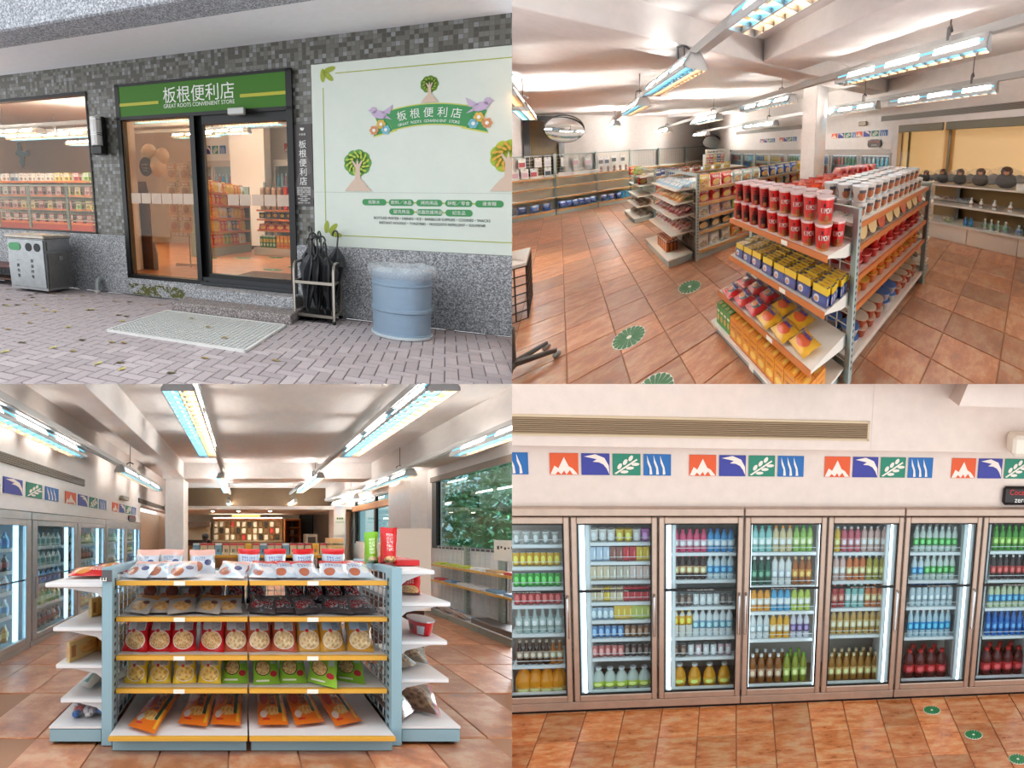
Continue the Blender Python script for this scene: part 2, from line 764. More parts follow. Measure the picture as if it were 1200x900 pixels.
def in_view(room, margin=40):
    x0, x1 = (0, 600) if room.panel[0] == 'L' else (600, 1200)
    y0, y1 = (0, 450) if room.panel[1] == 'U' else (450, 900)

    def f(w):
        if w[1] < 0.5:
            return False
        x, y = pixel_of(w)
        return x0 - margin < x < x1 + margin and y0 - margin < y < y1 + margin
    return f


# ================================================================ shared materials
def m_terracotta(name='terracotta tile', a=(218, 138, 90), b=(238, 190, 150), rough=0.32):
    if name in MATS:
        return MATS[name]
    t = NT(name)
    oi = t.n('ShaderNodeObjectInfo')
    sh = t.vm('ADD', t.uv(), None)
    cmb = t.n('ShaderNodeCombineXYZ')
    t.l(t.math('MULTIPLY', oi.outputs['Random'], 37.0), cmb.inputs[0])
    t.l(t.math('MULTIPLY', oi.outputs['Random'], 91.0), cmb.inputs[1])
    t.l(cmb.outputs[0], sh.inputs[1])
    mp = t.vm('MULTIPLY', sh.outputs[0], (1.0, 2.2, 1.0)).outputs[0]
    n1 = t.noise(mp, 4.5, 6, 0.7)
    n2 = t.noise(sh.outputs[0], 26, 3, 0.6)
    c = t.ramp(n1, [(0.28, tuple(x * .72 for x in a)), (0.47, a), (0.60, b), (0.74, (222, 178, 146))])
    c = t.mix(t.math('MULTIPLY', n2, 0.35), c, lin(tuple(x * .62 for x in a)))
    hv = t.ramp(oi.outputs['Random'], [(0, (205, 205, 205)), (1, (255, 250, 245))])
    c = t.mix(1.0, c, hv, 'MULTIPLY')
    t.set(Base_Color=c, Roughness=t.math('ADD', t.math('MULTIPLY', n1, 0.3), rough - 0.12))
    t.bump(n1, 0.15, 0.01)
    MATS[name] = t.m
    return t.m


def m_pebble(name='pebble wash', base=(168, 171, 175), lo=(100, 103, 108), hi=(222, 224, 228), scale=75.0):
    if name in MATS:
        return MATS[name]
    t = NT(name)
    v = t.vor(t.uv(), scale)
    sp = t.n('ShaderNodeSeparateColor')
    t.l(v.outputs['Color'], sp.inputs[0])
    c = t.ramp(sp.outputs[0], [(0.0, lo), (0.3, tuple(x * .85 for x in base)), (0.6, base), (1.0, hi)])
    n = t.noise(t.uv(), 1.6, 4)
    c = t.mix(t.math('MULTIPLY', n, 0.35), c, lin(tuple(x * .7 for x in base)))
    t.set(Base_Color=c, Roughness=0.85)
    t.bump(v.outputs['Distance'], 0.5, 0.004)
    MATS[name] = t.m
    return t.m


def m_mosaic():
    if 'mosaic tile' in MATS:
        return MATS['mosaic tile']
    t = NT('mosaic tile')
    q = t.vm('MULTIPLY', t.uv(), (1 / 0.056, 1 / 0.056, 1)).outputs[0]
    fl = t.vm('FLOOR', q).outputs[0]
    fr = t.vm('FRACTION', q).outputs[0]
    w = t.n('ShaderNodeTexWhiteNoise', noise_dimensions='2D')
    t.l(fl, w.inputs['Vector'])
    c = t.ramp(w.outputs[0], [(0.0, (80, 78, 70)), (0.36, (106, 105, 98)), (0.62, (118, 118, 112)), (0.86, (140, 142, 143))], 'CONSTANT')
    d = t.vm('ABSOLUTE', t.vm('SUBTRACT', fr, (0.5, 0.5, 0)).outputs[0]).outputs[0]
    sp = t.n('ShaderNodeSeparateXYZ')
    t.l(d, sp.inputs[0])
    gr = t.math('GREATER_THAN', t.math('MAXIMUM', sp.outputs[0], sp.outputs[1]), 0.455)
    c = t.mix(gr, c, lin((102, 100, 94)))
    t.set(Base_Color=c, Roughness=t.math('ADD', t.math('MULTIPLY', gr, 0.4), 0.3))
    t.bump(t.math('SUBTRACT', 1.0, gr), 0.4, 0.004)
    MATS['mosaic tile'] = t.m
    return t.m


def m_plaster(name, col, rough=0.75, vary=0.05):
    return P(name, col, rough, vary=vary)


STEEL = lambda: P('brushed steel', (176, 178, 180), 0.38, 0.9, vary=0.12)
BLACKM = lambda: P('black aluminium', (22, 22, 23), 0.4, 0.3)
CHROME = lambda: P('chrome', (205, 205, 205), 0.18, 1.0)
# ================================================================ lamps, shelves and goods used in several rooms
def lamp_kit(room, axis, L, hanger=True, w=.30, flip=False, gain=1.0):
    """twin-tube louvre lamp under a trunking; long side along axis 'x' or 'y'. z=0 is the louvre face"""
    k = Kit('ceiling_lamp', room)
    sw = (lambda m: m) if axis == 'y' else (lambda m: m.move(np.array([[0, 1, 0], [-1, 0, 0], [0, 0, 1.0]])))
    hous = P('lamp housing', (196, 196, 196), .45, .2)
    h = L / 2
    b = MB()
    sec = [(-w / 2, 0), (-w / 2, .03), (-w / 4, .13), (w / 4, .13), (w / 2, .03), (w / 2, 0), (w / 2 - .012, 0), (w / 2 - .012, .03), (w / 4 - .01, .115), (-w / 4 + .01, .115), (-w / 2 + .012, .03), (-w / 2 + .012, 0)]
    b.prism(sec, -h, h)
    for y in (-h, h - .01):
        b.prism([(-w / 2, 0), (-w / 2, .03), (-w / 4, .13), (w / 4, .13), (w / 2, .03), (w / 2, 0)], y, y + .01)
    k.part('housing', sw(b), hous)
    s = -1 if flip else 1
    for x, nm, c, st in ((-w / 4 * s, 'cool tube', (96, 206, 240), GLOW), (w / 4 * s, 'warm tube', (255, 204, 140), GLOW)):
        k.part('diffuser', sw(MB().box(x - w * .17, x + w * .17, -h + .03, h - .03, .062, .078)), EM(nm, c, st), label=nm.replace('tube', 'white glowing diffuser'))
        k.part('tube', sw(MB().tube([(x, -h + .03, .05), (x, h - .03, .05)], w * .04, 6)), EM(nm + ' lamp %g' % gain, (120, 214, 246) if 'cool' in nm else (255, 214, 160), TUBE * gain))
        for q in range(3):            # light slots in the sloping sides, which throw light on the ceiling
            a, c_ = -h + .06 + (L - .1) * q / 3, -h + (L - .1) * (q + .86) / 3
            p = [(x / abs(x) * (w / 2 - .004), .045), (x / abs(x) * (w * .36), .09)]
            k.part('light_slot', sw(MB().add([(p[0][0], a, p[0][1]), (p[0][0], c_, p[0][1]), (p[1][0], c_, p[1][1]), (p[1][0], a, p[1][1]), (p[0][0] * .97, a, p[0][1] - .004), (p[0][0] * .97, c_, p[0][1] - .004), (p[1][0] * .97, c_, p[1][1] - .004), (p[1][0] * .97, a, p[1][1] - .004)],
                                            [(0, 1, 2, 3), (7, 6, 5, 4), (0, 4, 5, 1), (1, 5, 6, 2), (2, 6, 7, 3), (3, 7, 4, 0)])), EM('slot light %g' % gain, (255, 250, 244), SLOT * gain))
    lv = MB().box(-.006, .006, -h + .01, h - .01, .0, .04)
    n = max(5, int(L / .085))
    for i in range(1, n):
        y = -h + L * i / n
        lv.box(-w / 2 + .012, w / 2 - .012, y - .003, y + .003, .002, .032)
    k.part('louvre', sw(lv), P('louvre aluminium', (214, 214, 210), .3, .5))
    if hanger:
        hk = MB()
        for y in (-h * .6,):
            hk.tube([(0, y, .13), (0, y, .6)], .006, 5)
            hk.tube([(-.06, y, .14), (-.06, y, .24), (0, y, .27), (.06, y, .24)], .012, 5)
        k.part('hanger', sw(hk), P('hanger grey', (92, 92, 94), .5, .4))
    return k


def trunk(room, axis, c, a0, a1, z, label, s=.05):
    mb = MB()
    if axis == 'y':
        mb.box(c - s, c + s, a0, a1, z, z + .07).box(c - s * .5, c + s * .5, a0, a1, z - .015, z)
    else:
        mb.box(a0, a1, c - s, c + s, z, z + .07).box(a0, a1, c - s * .5, c + s * .5, z - .015, z)
    one('lighting_trunk', room, mb, P('trunking', (186, 186, 184), .45, .2), label, 'lighting trunk')


def snack_bags(room, tag_, size, mats, n=3, seal=.1, gusset=False, name='snack_bag', seed=1, R=None):
    """a few differently crumpled bags for each print"""
    w, h, t = size
    return [[Kit(name, room).body(MB().bag(w, h, t, seal, seed=seed + i * 7 + j, gusset=gusset).move(R), m, smooth=1.0) for i in range(n)] for j, m in enumerate(mats)]


def box_kit(name, room, w, d, h, mat, R=None):
    mb = MB().box(-w / 2, w / 2, -d / 2, d / 2, 0, h, front_uv=True)
    if R is not None:
        mb.move(R)
    return Kit(name, room).body(mb, mat)


def lathe_kit(name, room, prof, mats, parts=(), n=12, sx=1, sy=1):
    """bottle or can: prof bands with material slots; parts: (part name, profile, material)"""
    k = Kit(name, room).body(MB().lathe(prof, n, sx=sx, sy=sy), mats, smooth=.7)
    for nm, pf, m in parts:
        k.part(nm, MB().lathe(pf, n, sx=sx, sy=sy), m, smooth=.7)
    return k


CHIP = ('n', (150, 92, 40), (226, 182, 110), 14.0)
# ================================================================ 1. the shop front
YF = 6.434


def front_shell():
    R = FRONT
    # pavement
    mb = MB().box(-9.6, 2.0, 1.6, YF + 0.02, -0.12, -0.012)
    fl = shell('floor', R, mb, P('paving joints', (118, 110, 112), 0.9, vary=0.2))
    pave(fl)
    # the tiled wall, in pieces round the openings
    yb = YF + 0.16
    w = MB().box(-9.8, 2.0, YF, yb, 3.32, 3.70)
    w.box(-5.64, -5.02, YF, yb, 0.97, 3.32).box(-2.0, 2.0, YF, yb, 0.97, 3.32)
    w.box(-9.8, -5.64, YF, yb, 3.28, 3.32)
    wall = shell('wall_front', R, w, m_mosaic())
    b = MB().cbox(-9.8, -5.02, YF - 0.035, yb, 0, 0.97, 0.012).cbox(-2.0, 2.0, YF - 0.035, yb, 0, 0.97, 0.012)
    b.cbox(-5.02, -3.55, YF - 0.05, yb, 0, 0.285, 0.012)
    shell('plinth', R, b, m_pebble(), wall)
    # moss along the foot of the plinth
    t = NT('moss stain')
    n = t.noise(t.uv(), 6, 5, .7)
    t.set(Base_Color=lin((112, 112, 52)), Roughness=.95, Alpha=t.math('MULTIPLY', t.math('GREATER_THAN', n, .5), .55))
    shell('moss', R, MB().box(-5.0, -3.9, YF - 0.054, YF - 0.051, 0.02, 0.2), t.m, wall)
    # eaves slab: pebble face and painted underside
    shell('roof_beam', R, MB().cbox(-10.5, 2.0, 4.9, 5.405, 3.685, 4.9, 0.02), m_pebble('pebble beam', (176, 180, 188), (118, 122, 130), (226, 230, 236), 60.0))
    shell('ceiling', R, MB().box(-10.5, 2.0, 5.40, YF + .15, 3.69, 3.9), P('soffit paint', (246, 246, 250), 0.8, vary=.03))
    # step
    st = shell('trim_1', R, MB().cbox(-3.69, -1.86, 5.62, YF, 0, 0.125, 0.012), m_pebble('pebble step', (150, 140, 138), (90, 88, 90), (200, 194, 190)))
    shell('upper_step', R, MB().cbox(-3.62, -1.95, 6.06, YF + .02, 0.1, 0.275, 0.012), m_pebble(), st)
    # door set
    d = bpy.data.objects.new('door_1', None)
    d.location = R.world((-3.5, YF, 0.28)).tolist()
    COL.objects.link(d)
    d['kind'] = 'structure'
    f = MB()
    for a, c in ((-5.02, -4.94), (-2.09, -2.0)):
        f.box(a, c, YF - .04, YF + .12, .28, 3.33)
    f.box(-5.02, -2.0, YF - .04, YF + .12, 3.29, 3.33).box(-5.02, -2.0, YF - .04, YF + .12, 2.79, 2.84)
    f.box(-5.02, -3.5, YF - .04, YF + .12, .28, .345)
    shell('frame', R, f, BLACKM(), d)
    f = MB().box(-3.66, -3.58, YF - .03, YF + .05, .34, 2.79).box(-4.96, -4.92, YF - .03, YF + .05, .34, 2.79)
    shell('fixed_leaf_frame', R, f, BLACKM(), d)
    f = MB().box(-3.58, -3.45, YF + .02, YF + .1, .30, 2.79).box(-3.46, -2.08, YF + .0, YF + .1, 2.665, 2.80).box(-3.46, -2.08, YF, YF + .1, .40, .46)
    shell('sliding_leaf_frame', R, f, BLACKM(), d)
    shell('threshold', R, MB().box(-3.6, -2.0, YF - .06, YF + .25, .285, .33).box(-3.6, -2.0, YF - .02, YF + .25, .33, .40), P('dark rubber', (38, 42, 48), .5), d)
    gl = GLASS('door glass', (250, 247, 240), 0, .8)
    shell('pane', R, MB().box(-4.93, -3.65, YF + .005, YF + .012, .345, 2.79), GLASS('fixed glass', (238, 226, 208), 0, 1.0), d)
    shell('pane', R, MB().box(-3.46, -2.09, YF + .05, YF + .057, .46, 2.665), gl, d)
    fz = P('frosted film', (226, 205, 186), .8, Alpha=.72)
    k = 0
    for x0 in list(np.arange(-4.86, -3.8, .2)) + list(np.arange(-3.1, -2.2, .2)):
        y = YF + (.003 if x0 < -3.6 else .047)
        m = MB()
        frieze_square(m, x0, x0 + .185, 1.50, 1.66, y, y + .0015, k % 4, cutout=True)
        shell('frosted_square', R, m, fz, d)
        k += 1
    # shop window
    wn = bpy.data.objects.new('window_1', None)
    wn.location = R.world((-7.5, YF, 1.0)).tolist()
    COL.objects.link(wn)
    wn['kind'] = 'structure'
    f = MB().box(-9.8, -5.64, YF - .02, YF + .1, 3.235, 3.285).box(-9.8, -5.64, YF - .02, YF + .1, .97, 1.0).box(-5.665, -5.64, YF - .01, YF + .1, .97, 3.28)
    shell('frame', R, f, BLACKM(), wn)
    shell('pane', R, MB().box(-9.8, -5.665, YF + .03, YF + .037, 1.0, 3.235), GLASS('window glass', (248, 244, 238), 0, .9), wn)
    # the shop inside
    cream = P('cream wall paint', (252, 242, 230), .75, vary=.02)
    shell('floor', R, MB().box(-16, 1.8, YF + .17, 16, .2, .3), m_shopfloor())
    shell('ceiling', R, MB().box(-16, 1.8, YF + .17, 16, 4.35, 4.45), P('shop ceiling', (252, 248, 242), .8))
    shell('wall_back', R, MB().box(-16, 1.8, 15.0, 15.2, .3, 4.35), cream)
    shell('wall_left', R, MB().box(-16.2, -16, YF + .17, 15, .3, 4.35), cream)
    shell('wall_side', R, MB().box(-5.62, -5.42, YF + .17, 7.4, .3, 4.35), cream)
    shell('column', R, MB().box(-6.55, -5.35, 14.0, 14.6, .3, 4.35), cream)
    shell('trim_2', R, MB().box(-6.56, -5.34, 13.98, 14.0, .3, .42), P('dark skirting', (60, 52, 48)))


def m_shopfloor():
    t = NT('orange shop floor')
    n = t.noise(t.uv(), 3.0, 5, .65)
    c = t.ramp(n, [(.3, (206, 122, 66)), (.6, (232, 160, 104)), (.75, (242, 190, 146))])
    br = t.n('ShaderNodeTexBrick')
    br.offset = 0
    br.inputs['Scale'].default_value = 1.0
    br.inputs['Brick Width'].default_value = .42
    br.inputs['Row Height'].default_value = .42
    br.inputs['Mortar Size'].default_value = .008
    br.inputs['Color1'].default_value = br.inputs['Color2'].default_value = (1, 1, 1, 1)
    br.inputs['Mortar'].default_value = (.6, .55, .5, 1)
    t.l(t.uv(), br.inputs[0])
    t.set(Base_Color=t.mix(1.0, c, br.outputs[0], 'MULTIPLY'), Roughness=.3)
    return t.m


def pave(fl):
    """herringbone paving, brick by brick"""
    R, w = FRONT, 0.118
    vis = in_view(R, 30)
    t = NT('paving brick')
    oi = t.n('ShaderNodeObjectInfo')
    c = t.ramp(oi.outputs['Random'], [(0, (168, 158, 160)), (.5, (184, 173, 175)), (1, (196, 186, 188))])
    n = t.noise(t.uv(), 40, 4)
    c = t.mix(t.math('MULTIPLY', n, .35), c, lin((132, 122, 124)))
    t.set(Base_Color=c, Roughness=.85)
    t.bump(n, .3, .003)
    cells = []
    for i in range(-85, 18):
        for j in range(10, 56):
            k = (i - j) % 4
            if k == 0:
                c0 = ((i + 1) * w, (j + .5) * w)
            elif k == 2:
                c0 = ((i + .5) * w, (j) * w)
            else:
                continue
            if c0[1] > YF - .02:
                continue
            p = (c0[0], c0[1], 0)
            q = R.world(p)
            if vis(q):
                cells.append((float(np.linalg.norm(q - EYE)), p, k))
    cells.sort()
    shapes = {0: tile_mb(2 * w, w, .010, .02, .022), 2: tile_mb(w, 2 * w, .010, .02, .022)}
    ms = {k: v.mesh('brick', R, t.m) for k, v in shapes.items()}
    base = np.array(fl.location)
    for _, p, k in cells[:295]:
        m2 = cut(ms[k], R, R.world(p))
        if m2:
            link('brick', m2, R.world(p) - base, fl)
    far = MB()
    for _, p, k in cells[295:]:
        s = MB()
        s.add(shapes[k].v, shapes[k].f)
        s.move(t=(p[0], p[1], RND.uniform(-.002, .002)))
        far.add(s.v, s.f)
    if far.v:
        shell('far_bricks', R, far, t.m, fl, kind='stuff')


def frieze_square(mb, x0, x1, z0, z1, ya, yb, kind, m=0, mw=None, cutout=False):
    """a square of the wall frieze. With mw the white motif is a second thin piece in front of the square"""
    w, h = x1 - x0, z1 - z0
    mb.box(x0, x1, ya, yb, z0, z1, m)
    if mw is None and not cutout:
        return
    P2 = lambda pts: [(x0 + u * w, z0 + v * h) for u, v in pts]
    mm = m if cutout else mw
    yo, yi = ya - .002, ya
    if kind == 0:       # peaks
        mb.prism(P2([(.02, .02), (.16, .42), (.3, .3), (.5, .82), (.66, .4), (.8, .3), (.98, .02), (.8, .02), (.7, .22), (.58, .02), (.5, .2), (.4, .02), (.28, .16), (.2, .02)]), yo, yi, mm)
    elif kind == 1:     # bird head
        mb.prism(P2([(.1, .86), (.5, .97), (.82, .8), (.97, .45), (.99, .04), (.9, .3), (.78, .5), (.62, .6), (.4, .62), (.55, .74)]), yo, yi, mm)
    elif kind == 2:     # leaf spray
        mb.prism(P2([(.05, .08), (.12, .05), (.9, .72), (.86, .78)]), yo, yi, mm)
        for cx, cz, a in ((.25, .42, 1.2), (.45, .62, 1.2), (.65, .8, 1.2), (.42, .16, .1), (.62, .34, .1), (.82, .52, .1)):
            mb.prism(P2([(cx + .15 * math.cos(q) * math.cos(a) - .075 * math.sin(q) * math.sin(a), cz + .15 * math.cos(q) * math.sin(a) + .075 * math.sin(q) * math.cos(a)) for q in np.linspace(0, 2 * PI, 9)[:-1]]), yo, yi, mm)
    else:               # steam strokes
        for x in (.12, .36, .6):
            mb.prism(P2([(x + .1, .04), (x + .2, .06), (x + .16, .4), (x + .06, .72), (x, .95), (x + .02, .6), (x + .1, .34)]), yo, yi, mm)


def disc(n=16):
    return [(math.cos(2 * PI * i / n), math.sin(2 * PI * i / n)) for i in range(n)]


def plate(mb, pts, y, m=0, t=.003):
    mb.prism(pts, y - t, y, m)


def ell(mb, cx, cz, rx, rz, y, m=0, a=0.0, n=16, t=.003):
    c, s = math.cos(a), math.sin(a)
    plate(mb, [(cx + rx * u * c - rz * v * s, cz + rx * u * s + rz * v * c) for u, v in disc(n)], y, m, t)


def front_objects():
    R = FRONT
    # ------------------------------------------------ shop sign over the door
    k = Kit('shop_sign', R)
    x0, z0 = -3.487, 3.06
    g = P('sign green', (54, 116, 0), .6)
    k.part('panel', MB().box(-1.455, 1.455, -.03, .01, -.225, .235), g)
    yl = P('sign yellow', (182, 180, 28), .4)
    k.part('stripe', MB().box(-1.455, -.70, -.034, -.03, -.065, -.02), yl, label='yellow stripe')
    k.part('stripe', MB().box(.70, 1.455, -.034, -.03, -.065, -.02), yl, label='yellow stripe')
    wt = P('sign white', (238, 240, 235), .4)
    k.part('lettering', MB().text('板根便利店', .25, (0, -.03, -.045), width=1.22, align='CENTER'), wt, label='large white characters')
    k.part('lettering', MB().text('GREAT ROOTS CONVENIENT STORE', .08, (0, -.03, -.135), width=1.22, align='CENTER'), wt, label='small white capitals')
    k.put((x0, YF - .005, z0), 'green shop sign with white characters above the glass door', 'sign')
    one('door_sensor', R, MB().cbox(-.13, .13, -.09, 0, -.045, .045, .01), P('pale plastic', (205, 208, 205), .5), 'small pale sensor box under the green shop sign', 'sensor', (-2.83, YF - .04, 2.80))
    # ------------------------------------------------ narrow hours sign
    k = Kit('hours_sign', R)
    k.part('panel', MB().box(-.14, .14, -.015, .02, -.54, .54), P('hours brown', (74, 68, 68), .5))
    k.part('leaf_motif', leaf_print(), P('hours motif', (96, 90, 90), .5))
    mb = MB()
    for i, ch in enumerate('板根便利店'):
        mb.text(ch, .115, (0, -.016, .235 - i * .122), align='CENTER')
    k.part('lettering', mb, wt, label='white characters down the middle')
    mb = MB()
    for i, (tx, s, ww) in enumerate((('週日至週四時間', .03, .2), ('08:00~20:00', .03, .2), ('週五至週六時間', .03, .2), ('08:00~22:00', .03, .2), ('外線電話', .026, .11), ('08:00~20:00', .024, .18), ('內線電話', .026, .11), ('08:00~22:00', .024, .18))):
        mb.text(tx, s, (0, -.016, -.315 - i * .028), align='CENTER', width=ww)
    k.part('small_print', mb, wt)
    mb = MB()
    for a in (-.5, 0, .5):
        ell(mb, .034 * math.sin(a), .462 + .016 * math.cos(a), .009, .022, -.015, a=-a)
    mb.text('大板根', .034, (0, -.016, .395), align='CENTER')
    k.part('emblem', mb, wt, label='white leaf emblem')
    k.put((-1.87, YF - .005, 2.055), 'narrow brown opening hours sign between door and billboard', 'sign')
    # ------------------------------------------------ billboard
    billboard()
    # ------------------------------------------------ wall lamp
    k = Kit('wall_lamp', R)
    k.part('mount', MB().cbox(.06, .12, -.08, 0, -.27, .30, .01).cbox(-.10, .12, -.16, 0, -.30, -.16, .015), BLACKM())
    mb = MB().lathe([(.095, -.16), (.1, -.15), (.1, .26), (.09, .29), (.02, .3)], 14, (-.01, -.1, 0))
    k.part('shade', mb, P('milk glass', (228, 226, 224), .3), smooth=.6)
    mb = MB()
    for z in (.0, .03, .24):
        mb.lathe([(.104, z), (.104, z + .012)], 14, (-.01, -.1, 0))
    k.part('ring', mb, CHROME(), smooth=.6)
    k.put((-5.385, YF, 2.56), 'white cylinder wall lamp on black bracket on the mosaic pillar', 'lamp')
    # ------------------------------------------------ steel recycling bin
    k = Kit('recycling_bin', R)
    st = STEEL()
    k.part('body', MB().prism([(-.42, .05), (.42, .05), (.43, .5), (.42, .88), (-.42, .88), (-.43, .5)], -.28, .27), st)
    k.part('lid', MB().cbox(-.45, .45, -.31, .29, .885, .945, .012), P('worn steel lid', (186, 176, 164), .4, .8, vary=.15))
    k.part('front_panel', MB().cbox(-.40, .40, -.295, -.275, .09, .87, .006), P('steel front', (168, 172, 174), .42, .85, vary=.15))
    sp = k.part('side_door', MB().cbox(.425, .445, -.24, .24, .09, .66, .004), P('steel side', (152, 150, 146), .42, .85, vary=.18))
    k.part('handle', MB().cbox(.445, .46, -.03, .05, .53, .60, .004), CHROME(), under=sp)
    k.part('side_flap', MB().cbox(.425, .44, -.24, .24, .70, .84, .004).cbox(.44, .447, -.12, .16, .76, .775, .001), st)
    mb = MB()
    mb.prism([(-.25 + .085 * u + (.055 if u > 0 else -.055), .745 + .065 * v) for u, v in disc(16)], -.3, -.29)
    k.part('slot', mb, P('green slot', (62, 148, 92), .5), label='green rounded bottle slot')
    for cx in (.07, .26):
        k.part('hole', MB().prism([(cx + .068 * u, .745 + .068 * v) for u, v in disc(16)], -.3, -.29), P('dark hole', (24, 26, 28), .6), label='round black can hole')
    mb = MB()
    for i, ch in enumerate('資源回收'):
        mb.text(ch, .06, (.12, -.296, .50 - i * .085), align='CENTER')
    for i, ch in enumerate('一般垃圾'):
        mb.text(ch, .06, (-.2, -.296, .50 - i * .085), align='CENTER')
    k.part('lettering', mb, P('grey print', (92, 94, 96), .6))
    k.put((-6.54, 5.98, 0), 'stainless steel recycling bin with green slot below the shop window', 'bin')
    # ------------------------------------------------ low bench at the far end
    k = Kit('low_bench', R)
    k.part('seat', MB().cbox(-.6, .6, -.2, .2, .32, .37, .01), P('maroon board', (92, 42, 40), .5))
    k.part('shelf', MB().cbox(-.58, .58, -.16, .16, .1, .13, .008), P('brown board', (96, 66, 50), .6))
    for x in (-.55, .55):
        k.part('leg', MB().box(x - .03, x + .03, -.16, .16, 0, .32), P('bench dark', (32, 30, 30), .6))
    k.put((-7.75, 6.15, 0), 'low dark bench with maroon top half hidden behind steel bin', 'bench')
    # ------------------------------------------------ drain pipe
    pp = [(0, .09, .19), (0, .03, .215), (0, -.03, .2), (0, -.055, .15), (0, -.06, .0)]
    k = Kit('drain_pipe', R)
    k.part('bend', MB().tube(pp, .043, 10), P('grey plastic pipe', (158, 164, 166), .5), smooth=.8)
    k.part('collar', MB().lathe([(.056, .0), (.056, .03), (.045, .04)], 12, (0, -.06, 0)), P('pale cement', (200, 198, 192), .9), smooth=.6)
    k.put((-5.6, 6.34, 0), 'bent grey drain pipe coming out of the pebble plinth', 'pipe')
    # ------------------------------------------------ grating mat
    k = Kit('grating_mat', R)
    mb = MB()
    for i in range(34):
        x = -.88 + 1.76 * i / 33
        mb.box(x - .007, x + .007, -.64, .64, .0, .022)
    for i in range(25):
        y = -.64 + 1.28 * i / 24
        mb.box(-.88, .88, y - .007, y + .007, .0, .02)
    k.part('lattice', mb, P('pale grating', (208, 210, 208), .6))
    e = MB().box(-.9, .9, -.66, -.635, 0, .026).box(-.9, .9, .635, .66, 0, .026).box(-.9, -.875, -.66, .66, 0, .026).box(.875, .9, -.66, .66, 0, .026)
    k.part('edge_strip', e, P('white strip', (226, 227, 224), .5))
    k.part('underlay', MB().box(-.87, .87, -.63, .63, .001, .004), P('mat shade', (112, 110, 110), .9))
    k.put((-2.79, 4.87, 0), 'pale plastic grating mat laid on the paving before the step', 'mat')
    umbrella_stand()
    barrel()
    # ------------------------------------------------ fallen leaves
    leaves = {}
    cols = [((150, 128, 70), 'small tan dry leaf lying on the grey herringbone paving'), ((92, 82, 52), 'small dark brown dry leaf lying on the grey herringbone paving'), ((196, 184, 110), 'small pale yellow leaf lying on the grey herringbone paving')]
    for i in range(3):
        mb = MB().add([(-.045, 0, .004), (-.01, -.022, .012), (.03, -.016, .006), (.055, .004, .018), (.02, .022, .008), (-.02, .018, .014), (0, 0, .003)],
                      [(0, 1, 6), (1, 2, 6), (2, 3, 6), (3, 4, 6), (4, 5, 6), (5, 0, 6)])
        mb.move(rotz(.7 * i))
        leaves[i] = Kit('fallen_leaf', R).body(mb, P('leaf %d' % i, cols[i][0], .8), fix=False)
    rr = random.Random(5)
    lie = []
    for _ in range(400):
        x, y = rr.uniform(-8, -1.0), rr.uniform(3.0, 6.0)
        px, py = pixel_of(R.world((x, y, 0)))
        if not (4 < px < 330 and 335 < py < 446) or (-3.75 < x < -1.8 and 4.1 < y) or rr.random() < .35 + px / 700:
            continue
        i = rr.choice((0, 0, 1, 2))
        if sum(q[1] == i for q in lie) < 16 and len(lie) < 44:
            lie.append((px, i, x, y))
    lie.sort()
    for i in range(3):
        mine = [q for q in lie if q[1] == i]
        for c, (px, _, x, y) in enumerate(mine):
            leaves[i].put((x, y, 0), cols[i][1].replace(' lying', f', {nth(c, len(mine))} of its colour, lying'), 'leaf', 'fallen leaves on the paving')
    for (x, y), w in zip(((-2.3, 4.55), (-2.7, 4.9), (-3.1, 5.2)), ('near the right front corner', 'in the middle', 'near the step')):
        leaves[0].put((x, y, .024), 'tan dry leaf lying on the pale grating mat, ' + w, 'leaf', 'leaves on the grating mat')
    front_interior()


def leaf_print():
    mb = MB()
    for cx, cz, a in ((.05, .02, .3), (-.04, -.2, -.5), (.07, -.34, .9)):
        ell(mb, cx, cz, .055, .15, -.0155, a=a, t=.0006)
    return mb


